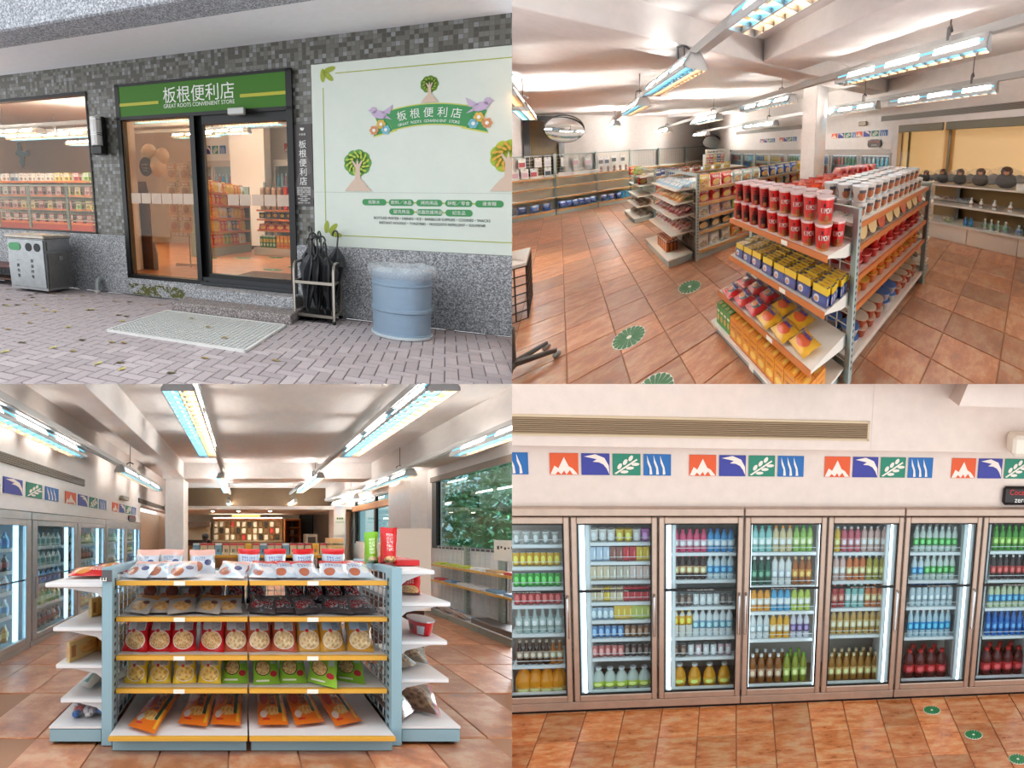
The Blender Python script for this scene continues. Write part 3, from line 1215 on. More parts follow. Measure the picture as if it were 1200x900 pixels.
def billboard():
    R = FRONT
    k = Kit('billboard', R)
    W, H = 2.6, 2.365
    X0, Z0 = -1.72, .975
    t = NT('billboard white')
    n = t.noise(t.uv(), 2.2, 6, .7)
    n2 = t.noise(t.uv(), 38, 3, .6)
    c = t.ramp(n, [(.3, (222, 230, 220)), (.7, (214, 224, 214))])
    c = t.mix(t.math('MULTIPLY', t.math('GREATER_THAN', n2, .73), .5), c, lin((186, 194, 186)))
    t.set(Base_Color=c, Roughness=.45)
    y = -.02
    k.part('panel', MB().box(0, W, y, .0, 0, H), t.m)
    ol = P('olive print', (168, 178, 40), .5)
    mb = MB().box(.33, W, y - .003, y, H - .135, H - .125).box(.155, .163, y - .003, y, .32, H - .3).box(.4, W, y - .003, y, .148, .158)
    k.part('border_line', mb, ol)
    for nm, (cx, cz), ds in (('corner_leaf', (.16, H - .22), ((0, .075, 1.57), (.075, .06, -.75), (.09, .14, .25))), ('corner_leaf', (.17, .17), ((.0, .09, 1.45), (.09, .075, .8), (.13, -.01, -.1)))):
        for dx, dz, a in ds:
            m2 = MB()
            ell(m2, cx + dx, cz + dz, .085, .034, y, a=a)
            k.part(nm, m2, P('corner green', (158, 172, 46), .5))
    # emblem tree
    def tree(cx, cz, s, leafy, dark, spots, nm):
        mb = MB()
        for a in np.linspace(0, 2 * PI, 10)[:-1]:
            ell(mb, cx + .19 * s * math.cos(a), cz + .62 * s + .17 * s * math.sin(a), .13 * s, .13 * s, y)
        ell(mb, cx, cz + .62 * s, .22 * s, .2 * s, y)
        i = k.part(nm, mb, leafy, label='printed green tree crown')
        mb = MB()
        rr = random.Random(int(s * 100))
        for a in np.linspace(0, 2 * PI, 13)[:-1]:
            for q in ((.24, .16) if spots else (.2,)):
                b = a + q * 3
                ell(mb, cx + q * s * math.cos(b), cz + .62 * s + q * .95 * s * math.sin(b), .05 * s, .026 * s, y - .004, a=b + .6, n=8)
        k.part('leaf_print', mb, dark)
        mb = MB()
        pts = [(-.3, 0), (.32, 0), (.24, .07), (.14, .2), (.07, .27), (.05, .5), (.12, .66), (.09, .68), (.03, .58), (.0, .72), (-.03, .58), (-.11, .68), (-.13, .66), (-.05, .5), (-.06, .27), (-.14, .2), (-.24, .08)]
        plate(mb, [(cx + a * s, cz + b * s) for a, b in pts], y - .005)
        k.part('trunk_print', mb, P('trunk print', (214, 190, 170), .5))
    gA, gB, gC = P('print green', (96, 158, 64), .5), P('print lime', (180, 200, 70), .5), P('print leaf mix', (226, 170, 60), .5)
    tree(.61, .74, .58, gA, gB, True, 'tree_print')
    tree(2.40, .75, .64, P('print yellow green', (168, 190, 44), .5), gC, True, 'tree_print')
    tree(1.51, 1.80, .34, P('print dark green', (98, 140, 36), .5), P('print mid green', (150, 180, 50), .5), False, 'tree_print')
    # ribbon
    bg = P('ribbon green', (60, 148, 84), .5)
    yl = P('ribbon edge', (206, 208, 92), .5)
    cx, R0 = 1.50, 1.9
    arc = lambda a, r: (cx + r * math.sin(a), 1.64 - 1.9 + r * math.cos(a))
    A = .262
    mb, me = MB(), MB()
    up, lo = [arc(a, R0 + .14) for a in np.linspace(-A, A, 13)], [arc(a, R0 - .09) for a in np.linspace(A * .93, -A * .93, 13)]
    plate(me, [arc(a, R0 + .153) for a in np.linspace(-A, A, 13)] + [arc(a, R0 - .103) for a in np.linspace(A * .93, -A * .93, 13)], y - .001)
    plate(mb, up + lo, y - .003)
    for s in (-1, 1):
        q = [(.52, -.06), (.58, -.24), (.30 + .1, -.30), (.98, -.36), (.86, -.22), (.90, -.02), (.76, .0)]
        pts = [(cx + s * a, 1.68 + b) for a, b in [(.44, -.0), (.38, -.18), (.68, -.25), (.60, -.14), (.66, -.0), (.5, .03)]]
        plate(me, [(a + s * .0, b - .018) for a, b in pts], y - .0005, t=.001)
        plate(mb, pts, y - .001, t=.0015)
    k.part('ribbon_edge', me, yl)
    k.part('ribbon', mb, bg, label='green ribbon banner')
    wt = P('sign white', (238, 240, 235), .4)
    mb = MB()
    for i, ch in enumerate('板根便利店'):
        a = (i - 2) * .083
        p = arc(a, R0 + .0)
        mb.text(ch, .125, (p[0], y - .006, p[1]), (math.cos(a), 0, -math.sin(a)), (math.sin(a), 0, math.cos(a)), 'CENTER')
    k.part('lettering', mb, wt, label='white characters on the ribbon')
    mb = MB()
    s = 'GREAT ROOTS CONVENIENT STORE'
    for i, ch in enumerate(s):
        if ch != ' ':
            a = (i - (len(s) - 1) / 2) * .0142
            p = arc(a, R0 - .07)
            mb.text(ch, .045, (p[0], y - .006, p[1]), (math.cos(a), 0, -math.sin(a)), (math.sin(a), 0, math.cos(a)), 'CENTER')
    k.part('lettering', mb, wt, label='small white capitals on the ribbon')
    # birds and flowers at the ribbon's ends
    lil = P('print lilac', (196, 176, 206), .5)
    for s, bx, bz in ((-1, .90, 1.69), (1, 2.09, 1.72)):
        mb = MB()
        ell(mb, bx, bz, .095, .05, y - .004, a=s * .25)
        ell(mb, bx + s * .075, bz + .055, .042, .042, y - .004)
        plate(mb, [(bx - s * .02, bz + .02), (bx - s * .17, bz + .11), (bx - s * .13, bz - .0)], y - .004)
        plate(mb, [(bx + s * .11, bz + .07), (bx + s * .15, bz + .055), (bx + s * .11, bz + .045)], y - .004)
        plate(mb, [(bx - s * .08, bz - .01), (bx - s * .16, bz - .07), (bx - s * .05, bz - .04)], y - .004)
        k.part('bird_print', mb, lil, label='lilac bird at the ribbon end')
        for (fx, fz), fc, nm in (((bx - s * .02, bz - .12), (224, 184, 80), 'yellow'), ((bx + s * .07, bz - .19), (222, 150, 96), 'orange'), ((bx - s * .08, bz - .19), (120, 190, 208), 'blue')):
            mb = MB()
            for a in np.linspace(0, 2 * PI, 7)[:-1]:
                ell(mb, fx + .036 * math.cos(a), fz + .036 * math.sin(a), .024, .024, y - .005, n=8)
            ell(mb, fx, fz, .022, .022, y - .009, m=1, n=10)
            k.part('flower_print', mb, [P('flower ' + nm, fc, .5), wt], label=nm + ' flower')
    # green pills with the goods on sale
    rows = ((.60, .67, ('瓶裝水', '飲料／冰品', '烤肉用品', '餅乾／零食', '速食麵')), (.485, 1.02, ('盥洗用品', '蚊蟲防護用品', '紀念品')))
    for z, xs, names in rows:
        for i, nmn in enumerate(names):
            a = xs + i * .345
            mb = MB()
            pts = [(a + .155 + (.115 if u > 0 else -.115) + .042 * u, z + .042 * v) for u, v in disc(16)]
            plate(mb, pts, y)
            q = k.part('pill', mb, bg, label='green pill with white characters')
            k.part('lettering', MB().text(nmn, .052, (a + .155, y - .004, z - .018), align='CENTER'), wt, under=q)
            if i:
                k.part('link_dot', MB().box(a - .04, a, y - .002, y, z - .008, z + .008), ol)
    gp = P('grey letters', (98, 104, 100), .6)
    mb = MB().text('BOTTLED WATER・DRINKS・ICE・BARBECUE SUPPLIES・COOKIES・SNACKS', .046, (1.52, y - .002, .385), width=1.4, align='CENTER')
    mb.text('INSTANT NOODLE・TOILETRIES・MOSQUITO REPELLENT・SOUVENIR', .046, (1.53, y - .002, .325), width=1.28, align='CENTER')
    k.part('small_print', mb, gp)
    k.part('seam', MB().box(0, W, y - .0015, y, .72, .726), P('seam grey', (192, 200, 192), .5))
    k.put((X0, YF - .002, Z0), 'large white billboard with trees and green ribbon beside the door', 'billboard')


def umbrella_stand():
    R = FRONT
    k = Kit('umbrella_stand', R)
    st = P('stand steel', (178, 170, 158), .35, .8, vary=.1)
    w, d = .27, .22
    for s in (-1, 1):
        x = s * w
        pts = [(x, -d, .03), (x, -d, .66), (x, -d + .03, .74), (x, -d + .09, .77), (x, d - .09, .77), (x, d - .03, .74), (x, d, .66), (x, d, .03)]
        k.part('side_hoop', MB().tube(pts, .02, 8), st, smooth=.8)
    for z in (.52, .09):
        mb = MB()
        for y in (-d, d):
            mb.box(-w, w, y - .012, y + .012, z - .018, z + .018)
        for x in (-w, w):
            mb.box(x - .012, x + .012, -d, d, z - .018, z + .018)
        k.part('rail', mb, st)
    k.part('drip_tray', MB().box(-w + .01, w - .01, -d + .01, d - .01, .07, .085), P('black tray', (30, 30, 30), .5))
    for x in (-w, w):
        for y in (-d, d):
            k.part('caster', MB().ball((x, y, .022), .03, 8, 5), P('black rubber', (26, 26, 26), .7), smooth=1)
    k.put((-1.63, 6.15, 0), 'steel umbrella stand on casters beside the shop door', 'umbrella stand')
    spots = [(-.2, .1, .05, -.1, 1.08), (-.13, -.06, .10, .05, 1.0), (-.06, .12, -.05, -.06, 1.17), (-.16, .02, .12, .1, 1.05), (.02, -.05, .02, .1, 1.02), (.06, .08, -.04, -.08, 1.1), (.1, .0, -.1, .04, 1.04), (.17, .1, .1, -.06, 1.12), (.2, -.06, -.06, .06, .97)]
    words = ['leftmost black umbrella, standing upright in the steel stand', 'second black umbrella from left in the steel stand, leaning right', 'tallest black umbrella in the stand, hook turned right', 'black umbrella whose loose folds lean across the stand', 'black umbrella in the middle front of the stand',
             'black umbrella behind the middle of the stand', 'black umbrella right of the middle, leaning left', 'tall black umbrella at the right end of the stand', 'rightmost black umbrella at the front corner of the stand']
    fab = [P('umbrella black', (46, 47, 50), .55, vary=.2), P('umbrella grey', (64, 66, 70), .55, vary=.2)]
    for i, (x, y, ax, ay, h) in enumerate(spots):
        k = Kit('umbrella', R)
        Rm = rotx(ay * .7) @ roty(ax * .9)
        mb = MB()
        prof = [(.012, .06), (.03, .12), (.07, .35), (.1, .6), (.075, .72), (.03, .80), (.012, .83)]
        n = 16
        vs, fs = [], []
        for r, z in prof:
            for j in range(n):
                q = r * (1.25 if j % 2 else .72) * (1 + .2 * math.sin(j * 1.7 + i + z * 9))
                vs.append((q * math.cos(2 * PI * j / n + z * 1.2), q * math.sin(2 * PI * j / n + z * 1.2), z * h / 1.05))
        for a in range(len(prof) - 1):
            for j in range(n):
                fs.append((a * n + j, a * n + (j + 1) % n, (a + 1) * n + (j + 1) % n, (a + 1) * n + j))
        mb.add(vs, fs)
        mb.move(Rm)
        k.part('canopy', mb, fab[i % 2], smooth=.5)
        k.part('shaft', MB().tube([(0, 0, 0), (0, 0, h * .8)], .006, 6).move(Rm), P('umbrella shaft', (120, 120, 122), .3, .8))
        dr = rotz(i * 2.1 + .4)
        hk = [(0, 0, h * .76), (0, 0, h * .93)] + [(.055 - .055 * math.cos(a), 0, h * .93 + .06 * math.sin(a)) for a in np.linspace(.5, 3.4, 7)]
        k.part('handle', MB().tube(hk, .0125, 7).move(Rm @ dr), P('umbrella handle', (28, 28, 30), .35), smooth=.8)
        k.put((-1.63 + x, 6.15 + y, .09), words[i], 'umbrella', 'umbrellas in the stand')


def barrel():
    R = FRONT
    k = Kit('blue_barrel', R)
    bl = P('barrel blue', (136, 160, 182), .42, vary=.05)
    prof = [(.335, 0), (.352, .012), (.352, .05), (.338, .06), (.345, .30), (.357, .31), (.357, .345), (.345, .355), (.35, .60), (.357, .61), (.357, .625), (.35, .635), (.35, .76)]
    k.part('drum', MB().lathe(prof, 32), bl, smooth=.5)
    k.part('base_ring', MB().lathe([(.35, 0), (.362, .01), (.362, .035), (.35, .04)], 32), P('pale rim', (196, 208, 214), .5), smooth=.5)
    mb = MB()
    n, rows = 40, [(.30, .60), (.335, .80), (.37, .835), (.40, .82), (.408, .77), (.398, .715), (.36, .685)]
    vs, fs = [], []
    for a, (r, z) in enumerate(rows):
        for j in range(n):
            w = math.sin(j * 1.9 + a) * .5 + math.sin(j * .7 + 2 * a) * .5
            rr = r + (.014 * w if a > 1 else .004 * w)
            vs.append((rr * math.cos(2 * PI * j / n), rr * math.sin(2 * PI * j / n), z + .012 * w * (a > 0)))
    for a in range(len(rows) - 1):
        for j in range(n):
            fs.append((a * n + j, a * n + (j + 1) % n, (a + 1) * n + (j + 1) % n, (a + 1) * n + j))
    mb.add(vs, fs)
    k.part('bin_liner', mb, FILM('liner film', (232, 240, 246), .3, .2), smooth=1.2, label='clear plastic bag folded over the rim', fix=False)
    k.put((-.50, 5.86, 0), 'blue plastic barrel bin with clear liner under the billboard', 'bin')
def front_interior():
    R = FRONT
    shelf_m = P('shelf cream', (238, 226, 208), .5)
    rail = P('wood rail', (204, 120, 62), .5)
    grey = P('gondola green grey', (150, 162, 152), .5)
    # lamps seen through the window and the door
    for i, (x, y, z, lb) in enumerate(((-9.3, 8.2, 3.02, 'shop lamp behind the left window, lowest and largest'), (-10.7, 9.8, 3.22, 'shop lamp behind the left window, at its left edge'), (-9.1, 9.6, 3.18, 'short shop lamp behind the left window by the mosaic pillar'), (-9.6, 10.9, 3.2, 'furthest shop lamp behind the left window'),
                                       (-6.0, 9.2, 3.35, 'shop lamp above the standee behind the fixed glass'), (-6.9, 12.4, 3.55, 'shop lamp in the middle of the fixed door glass'), (-5.9, 12.4, 3.6, 'shop lamp high behind the sliding door'), (-4.3, 10.4, 3.4, 'shop lamp near the right jamb of the sliding door'))):
        lamp_kit(R, 'x', 1.5, w=.34, gain=5.0).put((x, y, z), lb, 'lamp', 'lamps inside the shop behind the glass')
    for i, (y, z) in enumerate(((8.2, 3.17), (9.8, 3.37), (12.4, 3.72))):
        trunk(R, 'x', y, -13, -3.5, z, ['nearest lighting trunk behind the shop window', 'middle lighting trunk behind the shop window', 'furthest lighting trunk behind the glass door'][i])
    # bird decal on the window glass
    mb = MB().prism([(-.06, .2), (-.01, .24), (.04, .17), (.06, .07), (.12, .05), (.2, .09), (.25, .04), (.2, -.02), (.12, -.01), (.09, -.07), (.08, -.17), (.02, -.23), (-.03, -.13), (-.01, -.03), (-.1, .01), (-.12, .04), (-.07, .07), (-.04, .1)], -.0015, 0)
    one('bird_decal', R, mb, P('decal grey', (84, 88, 84), .7), 'grey bird decal stuck on the left shop window', 'decal', (-7.33, YF + .029, 2.31))
    # wire display wall right behind the window
    k = Kit('wire_display', R)
    gr = P('wire grey', (176, 186, 180), .5)
    k.part('wire_panel', MB().grid(1, 0, -2.3, 1.3, .0, .62, .05, .0028), gr)
    for x in (-1.45, -.55, .48, 1.2):
        k.part('post', MB().box(x - .03, x + .03, .0, .04, -.2, .66), grey)
    k.part('top_rail', MB().box(-2.3, 1.3, -.015, .02, .61, .64), gr)
    for z in (.32, -.02):
        k.part('shelf', MB().box(-2.3, 1.3, .04, .4, z - .02, z), shelf_m)
    k.put((-7.35, 7.05, 1.19), 'grey wire display shelf standing right behind the left window', 'shelf')
    # packets on it and the shelf behind
    cols = [((204, 84, 84), 'red'), ((236, 226, 222), 'white'), ((222, 150, 160), 'pink'), ((226, 200, 96), 'yellow'), ((120, 150, 180), 'blue'), ((150, 190, 90), 'green')]
    def pm(i):
        c, nm = cols[i]
        return PR('packet ' + nm, c, ('r', .1, .55, .9, .9, (242, 238, 232)), ('e', .5, .32, .3, .2, tuple(x * .6 for x in c)), ('s', .18, .62, .82, .84, tuple(x * .5 for x in c), 9, .5))
    bx = [box_kit('packet', R, .17, .1, .2, pm(i)) for i in range(6)]
    rows = [(1.52, 7.3, -8.6, 4, (4, 1), 'blue packets at the window shelf end'), (.0, 0, 0, 0, (), '')]
    sh = Kit('window_gondola', R)
    for z in (.0, .33, .66, 1.0):
        sh.part('shelf', MB().box(-2.2, 1.6, 0, .6, z - .03, z), shelf_m)
        sh.part('price_rail', MB().box(-2.2, 1.6, -.01, 0, z - .04, z + .01), rail)
    sh.part('back', MB().box(-2.2, 1.6, .6, .63, -.3, 1.2), gr)
    sh.part('base', MB().box(-2.2, 1.6, 0, .6, -.6, -.03), P('base red', (170, 70, 56), .5))
    sh.put((-9.6, 9.0, 1.05), 'long goods shelf seen through the wire display in the left window', 'shelf')
    seq = [(1, 1, 1, 4, 1, 1, 1, 1, 3, 3, 0, 5), (2, 2, 1, 2, 2, 2, 0, 2, 2, 3, 3, 2), (0, 2, 0, 2, 3, 3, 0, 3, 2, 2, 5, 3), (0, 0, 2, 0, 0, 2, 0, 0, 0, 2, 0, 0)]
    names = ['bottom', 'second', 'third', 'top']
    for r in range(4):
        for c in range(12):
            i = seq[3 - r][c]
            bx[i].put((-11.6 + c * .31, 9.15, 1.05 + r * .335), f'{cols[i][1]} packet, {nth(c, 12)}, {names[r]} shelf behind the left window', 'packet', 'packets behind the left window')
    # standee, round sign, rack behind the fixed glass
    k = Kit('standee', R)
    k.part('board', MB().prism([(-.17, 0), (.2, 0), (.2, 1.35), (.14, 1.62), (-.12, 1.62), (-.17, 1.4)], 0, .02), P('standee brown', (112, 74, 58), .6, vary=.2))
    k.part('side_strip', MB().prism([(-.28, .1), (-.17, .05), (-.17, 1.3), (-.12, 1.45), (-.2, 1.66), (-.28, 1.6), (-.24, 1.3)], -.005, .02), P('standee pink', (198, 96, 112), .6))
    k.part('outline', MB().prism([(-.31, .05), (-.26, .04), (-.2, 1.3), (-.15, 1.45), (-.22, 1.72), (-.33, 1.9), (-.35, 1.86), (-.26, 1.6), (-.22, 1.45), (-.27, 1.3)], -.01, .0), P('standee white', (236, 232, 230), .6))
    k.part('foot', MB().prism([(.2, 0), (.3, 0), (.3, .3), (.25, .5), (.2, .55)], 0, .02), P('standee grey', (170, 166, 172), .6))
    k.put((-5.42, 7.45, .3), 'tall brown standee with white outline behind the fixed door glass', 'standee')
    k = Kit('round_notice', R)
    k.part('disc', MB().prism([(.14 * u, .17 * v) for u, v in disc(24)], 0, .02), P('notice dark', (82, 74, 66), .6))
    k.part('small_print', MB().marks(.17, .035, .02, 0, 7).marks(.12, .03, -.04, 0, 5).marks(.1, .02, -.08, 0, 6), P('notice letters', (206, 196, 180), .6), kind='stuff')
    k.put((-5.22, 7.40, 2.18), 'dark round notice hanging above the brown standee', 'notice')
    for i, (x, z, r) in enumerate(((-5.05, 2.2, .17), (-5.22, 2.42, .16), (-4.93, 2.38, .13))):
        one('balloon', R, MB().ball((0, 0, 0), r, 14, 8, sz=1.15), P('balloon cream', (250, 226, 196), .35), ['cream balloon low beside the round notice', 'cream balloon behind the top of the round notice', 'smallest cream balloon, upper of the three by the notice'][i], 'balloon', (x, 7.55, z), smooth=1, group='cream balloons')
    k = Kit('wire_rack', R)
    rk = P('rack tan', (178, 150, 116), .5)
    for x in (-.45, 0, .45):
        k.part('pole', MB().tube([(x, 0, .0 if x == 0 else .55), (x, 0, 2.0)], .014, 6), rk)
    k.part('wire_panel', MB().grid(1, .01, -.45, .45, .6, 2.0, .1, .004), rk)
    for a in range(3):
        k.part('foot', MB().box(-.35, .35, -.012, .012, .02, .045).move(rotz(a * 1.05)), rk)
    k.put((-4.95, 8.4, .3), 'tan wire rack with hanging packs behind the fixed glass', 'rack')
    hb = snack_bags(R, 'h', (.26, .34, .06), [PR('hanging pack', (206, 172, 128), ('r', .08, .7, .92, .92, (168, 120, 84)), ('e', .5, .4, .3, .24, (176, 128, 96)), ('s', .2, .74, .8, .88, (240, 224, 200), 8, .5))], 3, name='hanging_pack')[0]
    for r in range(4):
        for c in range(3):
            hb[(r + c) % 3].put((-5.25 + c * .31, 8.33, .98 + r * .34), f'tan hanging pack, {("left", "middle", "right")[c]} column, {("bottom", "second", "third", "top")[r]} row of the wire rack', 'snack pack', 'packs on the wire rack')
    # long gondola seen through the open door
    k = Kit('gondola_shelf', R)
    x0, x1, ya, yb = -6.05, -5.6, 10.4, 13.2
    k.part('base', MB().box(x0, x1, ya, yb, .3, .55), grey)
    lev = (.57, .93, 1.28, 1.62, 1.92)
    for z in lev:
        k.part('shelf', MB().box(x0, x1, ya, yb, z - .025, z), shelf_m)
        k.part('price_rail', MB().box(x1, x1 + .015, ya, yb, z - .04, z + .01), rail)
    k.part('back_panel', MB().box(x0 - .03, x0, ya, yb, .3, 2.05), grey)
    for y in (ya, yb):
        k.part('post', MB().box(x0 - .02, x1 + .02, y - .03, y + .03, .3, 2.2), grey)
    k.put((0, 0, 0), 'long snack gondola seen through the sliding door, left of the column', 'shelf')
    prints = []
    for i, (c, d, nm) in enumerate((((206, 44, 34), (240, 200, 60), 'red'), ((234, 190, 54), (196, 60, 40), 'yellow'), ((226, 222, 214), (200, 80, 60), 'white'), ((226, 120, 40), (250, 230, 150), 'orange'), ((120, 160, 60), (236, 220, 130), 'green'), ((64, 66, 120), (236, 210, 120), 'blue'))):
        prints.append((PR('crisp bag ' + nm, c, ('r', 0, .9, 1, 1, d), ('e', .5, .36, .34, .22, ('n', (200, 130, 40), (240, 200, 110), 9.0)), ('s', .16, .6, .84, .78, (246, 242, 230), 6, .55)), nm))
    kits = [Kit('snack_bag', R).body(MB().bag(.25, .31, .12, .08, 6, 7, seed=i).move(rotz(PI / 2) @ rotx(-.12)), m, smooth=1) for i, (m, _) in enumerate(prints)]
    pat = [(2, 0, 0, 3, 3, 4, 4, 0, 0, 2, 2), (3, 3, 1, 1, 0, 0, 2, 5, 5, 3, 1), (1, 1, 3, 1, 2, 2, 5, 2, 1, 1, 3), (0, 3, 3, 0, 0, 1, 0, 3, 5, 5, 2), (2, 3, 3, 1, 2, 3, 1, 1, 3, 3, 2)]
    nm5 = ['bottom', 'second', 'third', 'fourth', 'top']
    for r, z in enumerate(lev):
        for c in range(11):
            i = pat[r][c]
            kits[i].put((-5.72, 10.55 + c * .245, z), f'{prints[i][1]} snack bag, {nth(c, 11)}, {nm5[r]} shelf of the gondola behind the sliding door', 'snack bag', 'snack bags seen through the sliding door')
    # end display by the right jamb
    k = Kit('end_shelf', R)
    xa, xb, y0 = -4.95, -3.55, 12.2
    k.part('base', MB().cbox(xa - .1, xb, y0 - .1, y0 + .5, .3, .5, .01), P('base cream grey', (206, 200, 184), .5))
    for z in (.5, .98, 1.27, 1.52):
        k.part('shelf', MB().box(xa, xb, y0, y0 + .5, z - .025, z), shelf_m)
        k.part('price_rail', MB().box(xa, xb, y0 - .015, y0, z - .035, z + .012), rail)
    for x in (xa + .06, xb):
        k.part('post', MB().box(x - .03, x + .03, y0 + .5, y0 + .56, .3, 2.3), grey)
    k.put((0, 0, 0), 'end shelf with cartons seen through the sliding door, by its right jamb', 'shelf')
    gcart = box_kit('carton', R, .085, .1, .34, PR('green carton', (70, 140, 56), ('r', .1, .45, .9, .72, (230, 190, 70)), ('e', .5, .25, .3, .12, (220, 230, 180)), ('r', 0, .9, 1, 1, (240, 240, 230))))
    ocart = box_kit('carton', R, .1, .1, .34, PR('orange carton', (236, 152, 30), ('e', .5, .6, .3, .16, (250, 210, 90)), ('r', 0, .1, 1, .3, (222, 110, 30)), ('s', .2, .4, .8, .5, (120, 60, 20), 6, .5)))
    for c in range(5):
        gcart.put((-4.86 + c * .095, 12.3, .5), f'green drink carton, {nth(c, 5)}, bottom of the end shelf behind the sliding door', 'carton', 'green cartons behind the sliding door')
    for c in range(6):
        ocart.put((-4.36 + c * .115, 12.3, .5), f'orange drink carton, {nth(c, 6)}, bottom of the end shelf behind the sliding door', 'carton', 'orange cartons behind the sliding door')
    lie = [Kit('snack_bag', R).body(MB().bag(.26, .2, .1, .1, 6, 6, seed=30 + i).move(rotx(-.5)), prints[0][0], smooth=1) for i in range(2)]
    for z, n_, wd in ((.98, 5, 'lower'), (1.06, 4, 'upper')):
        for c in range(n_):
            lie[c % 2].put((-4.8 + c * .26 + (.1 if n_ == 4 else 0), 12.25 + (.12 if n_ == 4 else 0), z), f'red snack bag, {nth(c, n_)}, {wd} row on the end shelf behind the sliding door', 'snack bag', 'red bags on the end shelf')
    dk = Kit('snack_bag', R).body(MB().bag(.2, .16, .08, .1, 6, 6, seed=50), PR('dark bag', (60, 58, 62), ('e', .5, .5, .3, .3, (220, 180, 80))), smooth=1)
    for c in range(6):
        dk.put((-4.82 + c * .2, 12.3, 1.3), f'dark snack bag, {nth(c, 6)}, third shelf of the end shelf behind the sliding door', 'snack bag', 'dark bags on the end shelf')
    jar = lathe_kit('snack_jar', R, [(.075, 0, 0), (.08, .02, 0), (.08, .24, 1), (.07, .28, 1), (.07, .3, 1)], [P('jar brown', (176, 140, 112), .35), P('jar lid', (200, 170, 150), .4)])
    rcup = lathe_kit('snack_jar', R, [(.07, 0, 0), (.085, .3, 1), (.088, .31, 1)], [P('jar red', (206, 60, 40), .4), P('jar lid red', (222, 90, 60), .4)])
    for r in range(2):
        for c in range(7):
            (jar if c < 4 else rcup).put((-4.78 + c * .17, 12.3, 1.52 + r * .31), f'{"brown" if c < 4 else "red"} snack jar, {nth(c, 7)}, {("lower", "upper")[r]} row on the end shelf top', 'jar', 'jars on the end shelf')
    # drink coolers along the back wall
    for j, (xa, xb, w) in enumerate(((-8.4, -6.4, 'left of the column'), (-5.2, -3.2, 'right of the column'))):
        k = Kit('drink_cooler', R)
        stf = P('cooler frame pale', (206, 200, 192), .4, .4)
        k.part('cabinet', MB().box(xa, xb, 14.95, 15.0, .3, 3.1).box(xa, xb, 14.4, 14.95, 3.0, 3.12).box(xa, xb, 14.4, 14.95, .3, .5), stf)
        k.part('light_strip', MB().box(xa + .05, xb - .05, 14.45, 14.5, 2.94, 2.99), EM('cooler strip', (236, 246, 255), STRIP))
        n_ = 2
        for d in range(n_):
            a, c = xa + (xb - xa) * d / n_, xa + (xb - xa) * (d + 1) / n_
            q = k.part('door', MB().box(a + .01, a + .07, 14.38, 14.42, .5, 3.0).box(c - .07, c - .01, 14.38, 14.42, .5, 3.0).box(a, c, 14.38, 14.42, 2.92, 3.0).box(a, c, 14.38, 14.42, .5, .58), stf)
            k.part('pane', MB().box(a + .07, c - .07, 14.395, 14.4, .58, 2.92), GLASS('cooler glass', (240, 248, 250), 0, .6), under=q)
        for z in (1.2, 1.75, 2.3):
            k.part('shelf', MB().box(xa + .03, xb - .03, 14.45, 14.9, z - .02, z), P('white wire shelf', (230, 232, 232), .5))
        k.put((0, 0, 0), f'drink cooler along the shop back wall seen through the sliding door, {w}', 'cooler')
        for r, z in enumerate((1.75, 2.3)):
            mb = MB()
            for c in range(14):
                mb.lathe([(.05, 0, c % 3), (.05, .26, c % 3), (.02, .34, 3), (.02, .4, 3)], 8, (xa + .12 + c * .135, 14.5, z))
            one('bottle_row', R, mb, [P('bottle cyan', (120, 190, 214), .3), P('bottle pale', (200, 222, 226), .3), P('bottle pinkish', (212, 130, 140), .3), P('bottle cap pale', (240, 240, 240), .4)],
                f'far {("lower", "upper")[r]} row of drink bottles in the cooler {w}', 'bottles', kind='stuff', smooth=.7)
    # frieze above the coolers
    fcol = [P('frieze orange', (222, 88, 40), .6), P('frieze indigo', (56, 62, 150), .6), P('frieze green', (34, 130, 104), .6), P('frieze blue', (32, 104, 172), .6)]
    fw = P('frieze white', (240, 226, 214), .6)
    for s, xs in enumerate((-8.3, -6.9, -5.0)):
        k = Kit('frieze_decal', R)
        for q in range(4):
            mb = MB()
            frieze_square(mb, q * .3, q * .3 + .24, 0, .27, -.006, 0, q, 0, 1)
            k.part('square', mb, [fcol[q], fw])
        k.put((xs, 14.99, 3.42), ['leftmost set of coloured frieze squares behind the door glass', 'middle set of coloured frieze squares above the cooler', 'rightmost set of coloured frieze squares behind the column'][s], 'decal', 'frieze decals in the shop behind the glass')
    # floor decals and doormat
    dec = decal_kit(R, .22)
    for i, (x, y) in enumerate(((-3.28, 8.85), (-4.85, 10.9), (-5.52, 10.3), (-4.2, 11.6), (-3.0, 9.6), (-2.6, 8.3))):
        dec.put((x, y, .302), ['green leaf decal on the shop floor, nearest the doormat', 'green leaf decal on the shop floor before the column', 'green leaf decal on the shop floor beside the long gondola', 'green leaf decal on the shop floor before the end shelf', 'green leaf decal on the shop floor by the right jamb', 'green leaf decal on the shop floor beside the doormat end'][i], 'floor decal', 'leaf decals on the floor behind the door')
    one('doormat', R, MB().cbox(-3.5, -2.0, 6.75, 8.35, .3, .318, .005), P('doormat brown', (128, 104, 88), .95, vary=.15), 'brown doormat lying just inside the sliding door', 'doormat')


def decal_kit(R, r):
    k = Kit('leaf_decal', R)
    k.part('disc', MB().prism([(r * u, r * v) for u, v in disc(32)], 0, .003, plane='xy'), P('decal white', (236, 240, 230), .5))
    mb = MB()
    for i in range(18):
        a = 2 * PI * i / 18
        pts = []
        for q, b in ((.16, -.13), (.6, -.165), (.92, -.15), (.985, 0), (.92, .15), (.6, .165), (.16, .13)):
            pts.append((r * q * math.cos(a + b), r * q * math.sin(a + b)))
        mb.prism(pts, .003, .0045, plane='xy')
    k.part('leaf', mb, P('decal green', (22, 120, 62), .5))
    return k
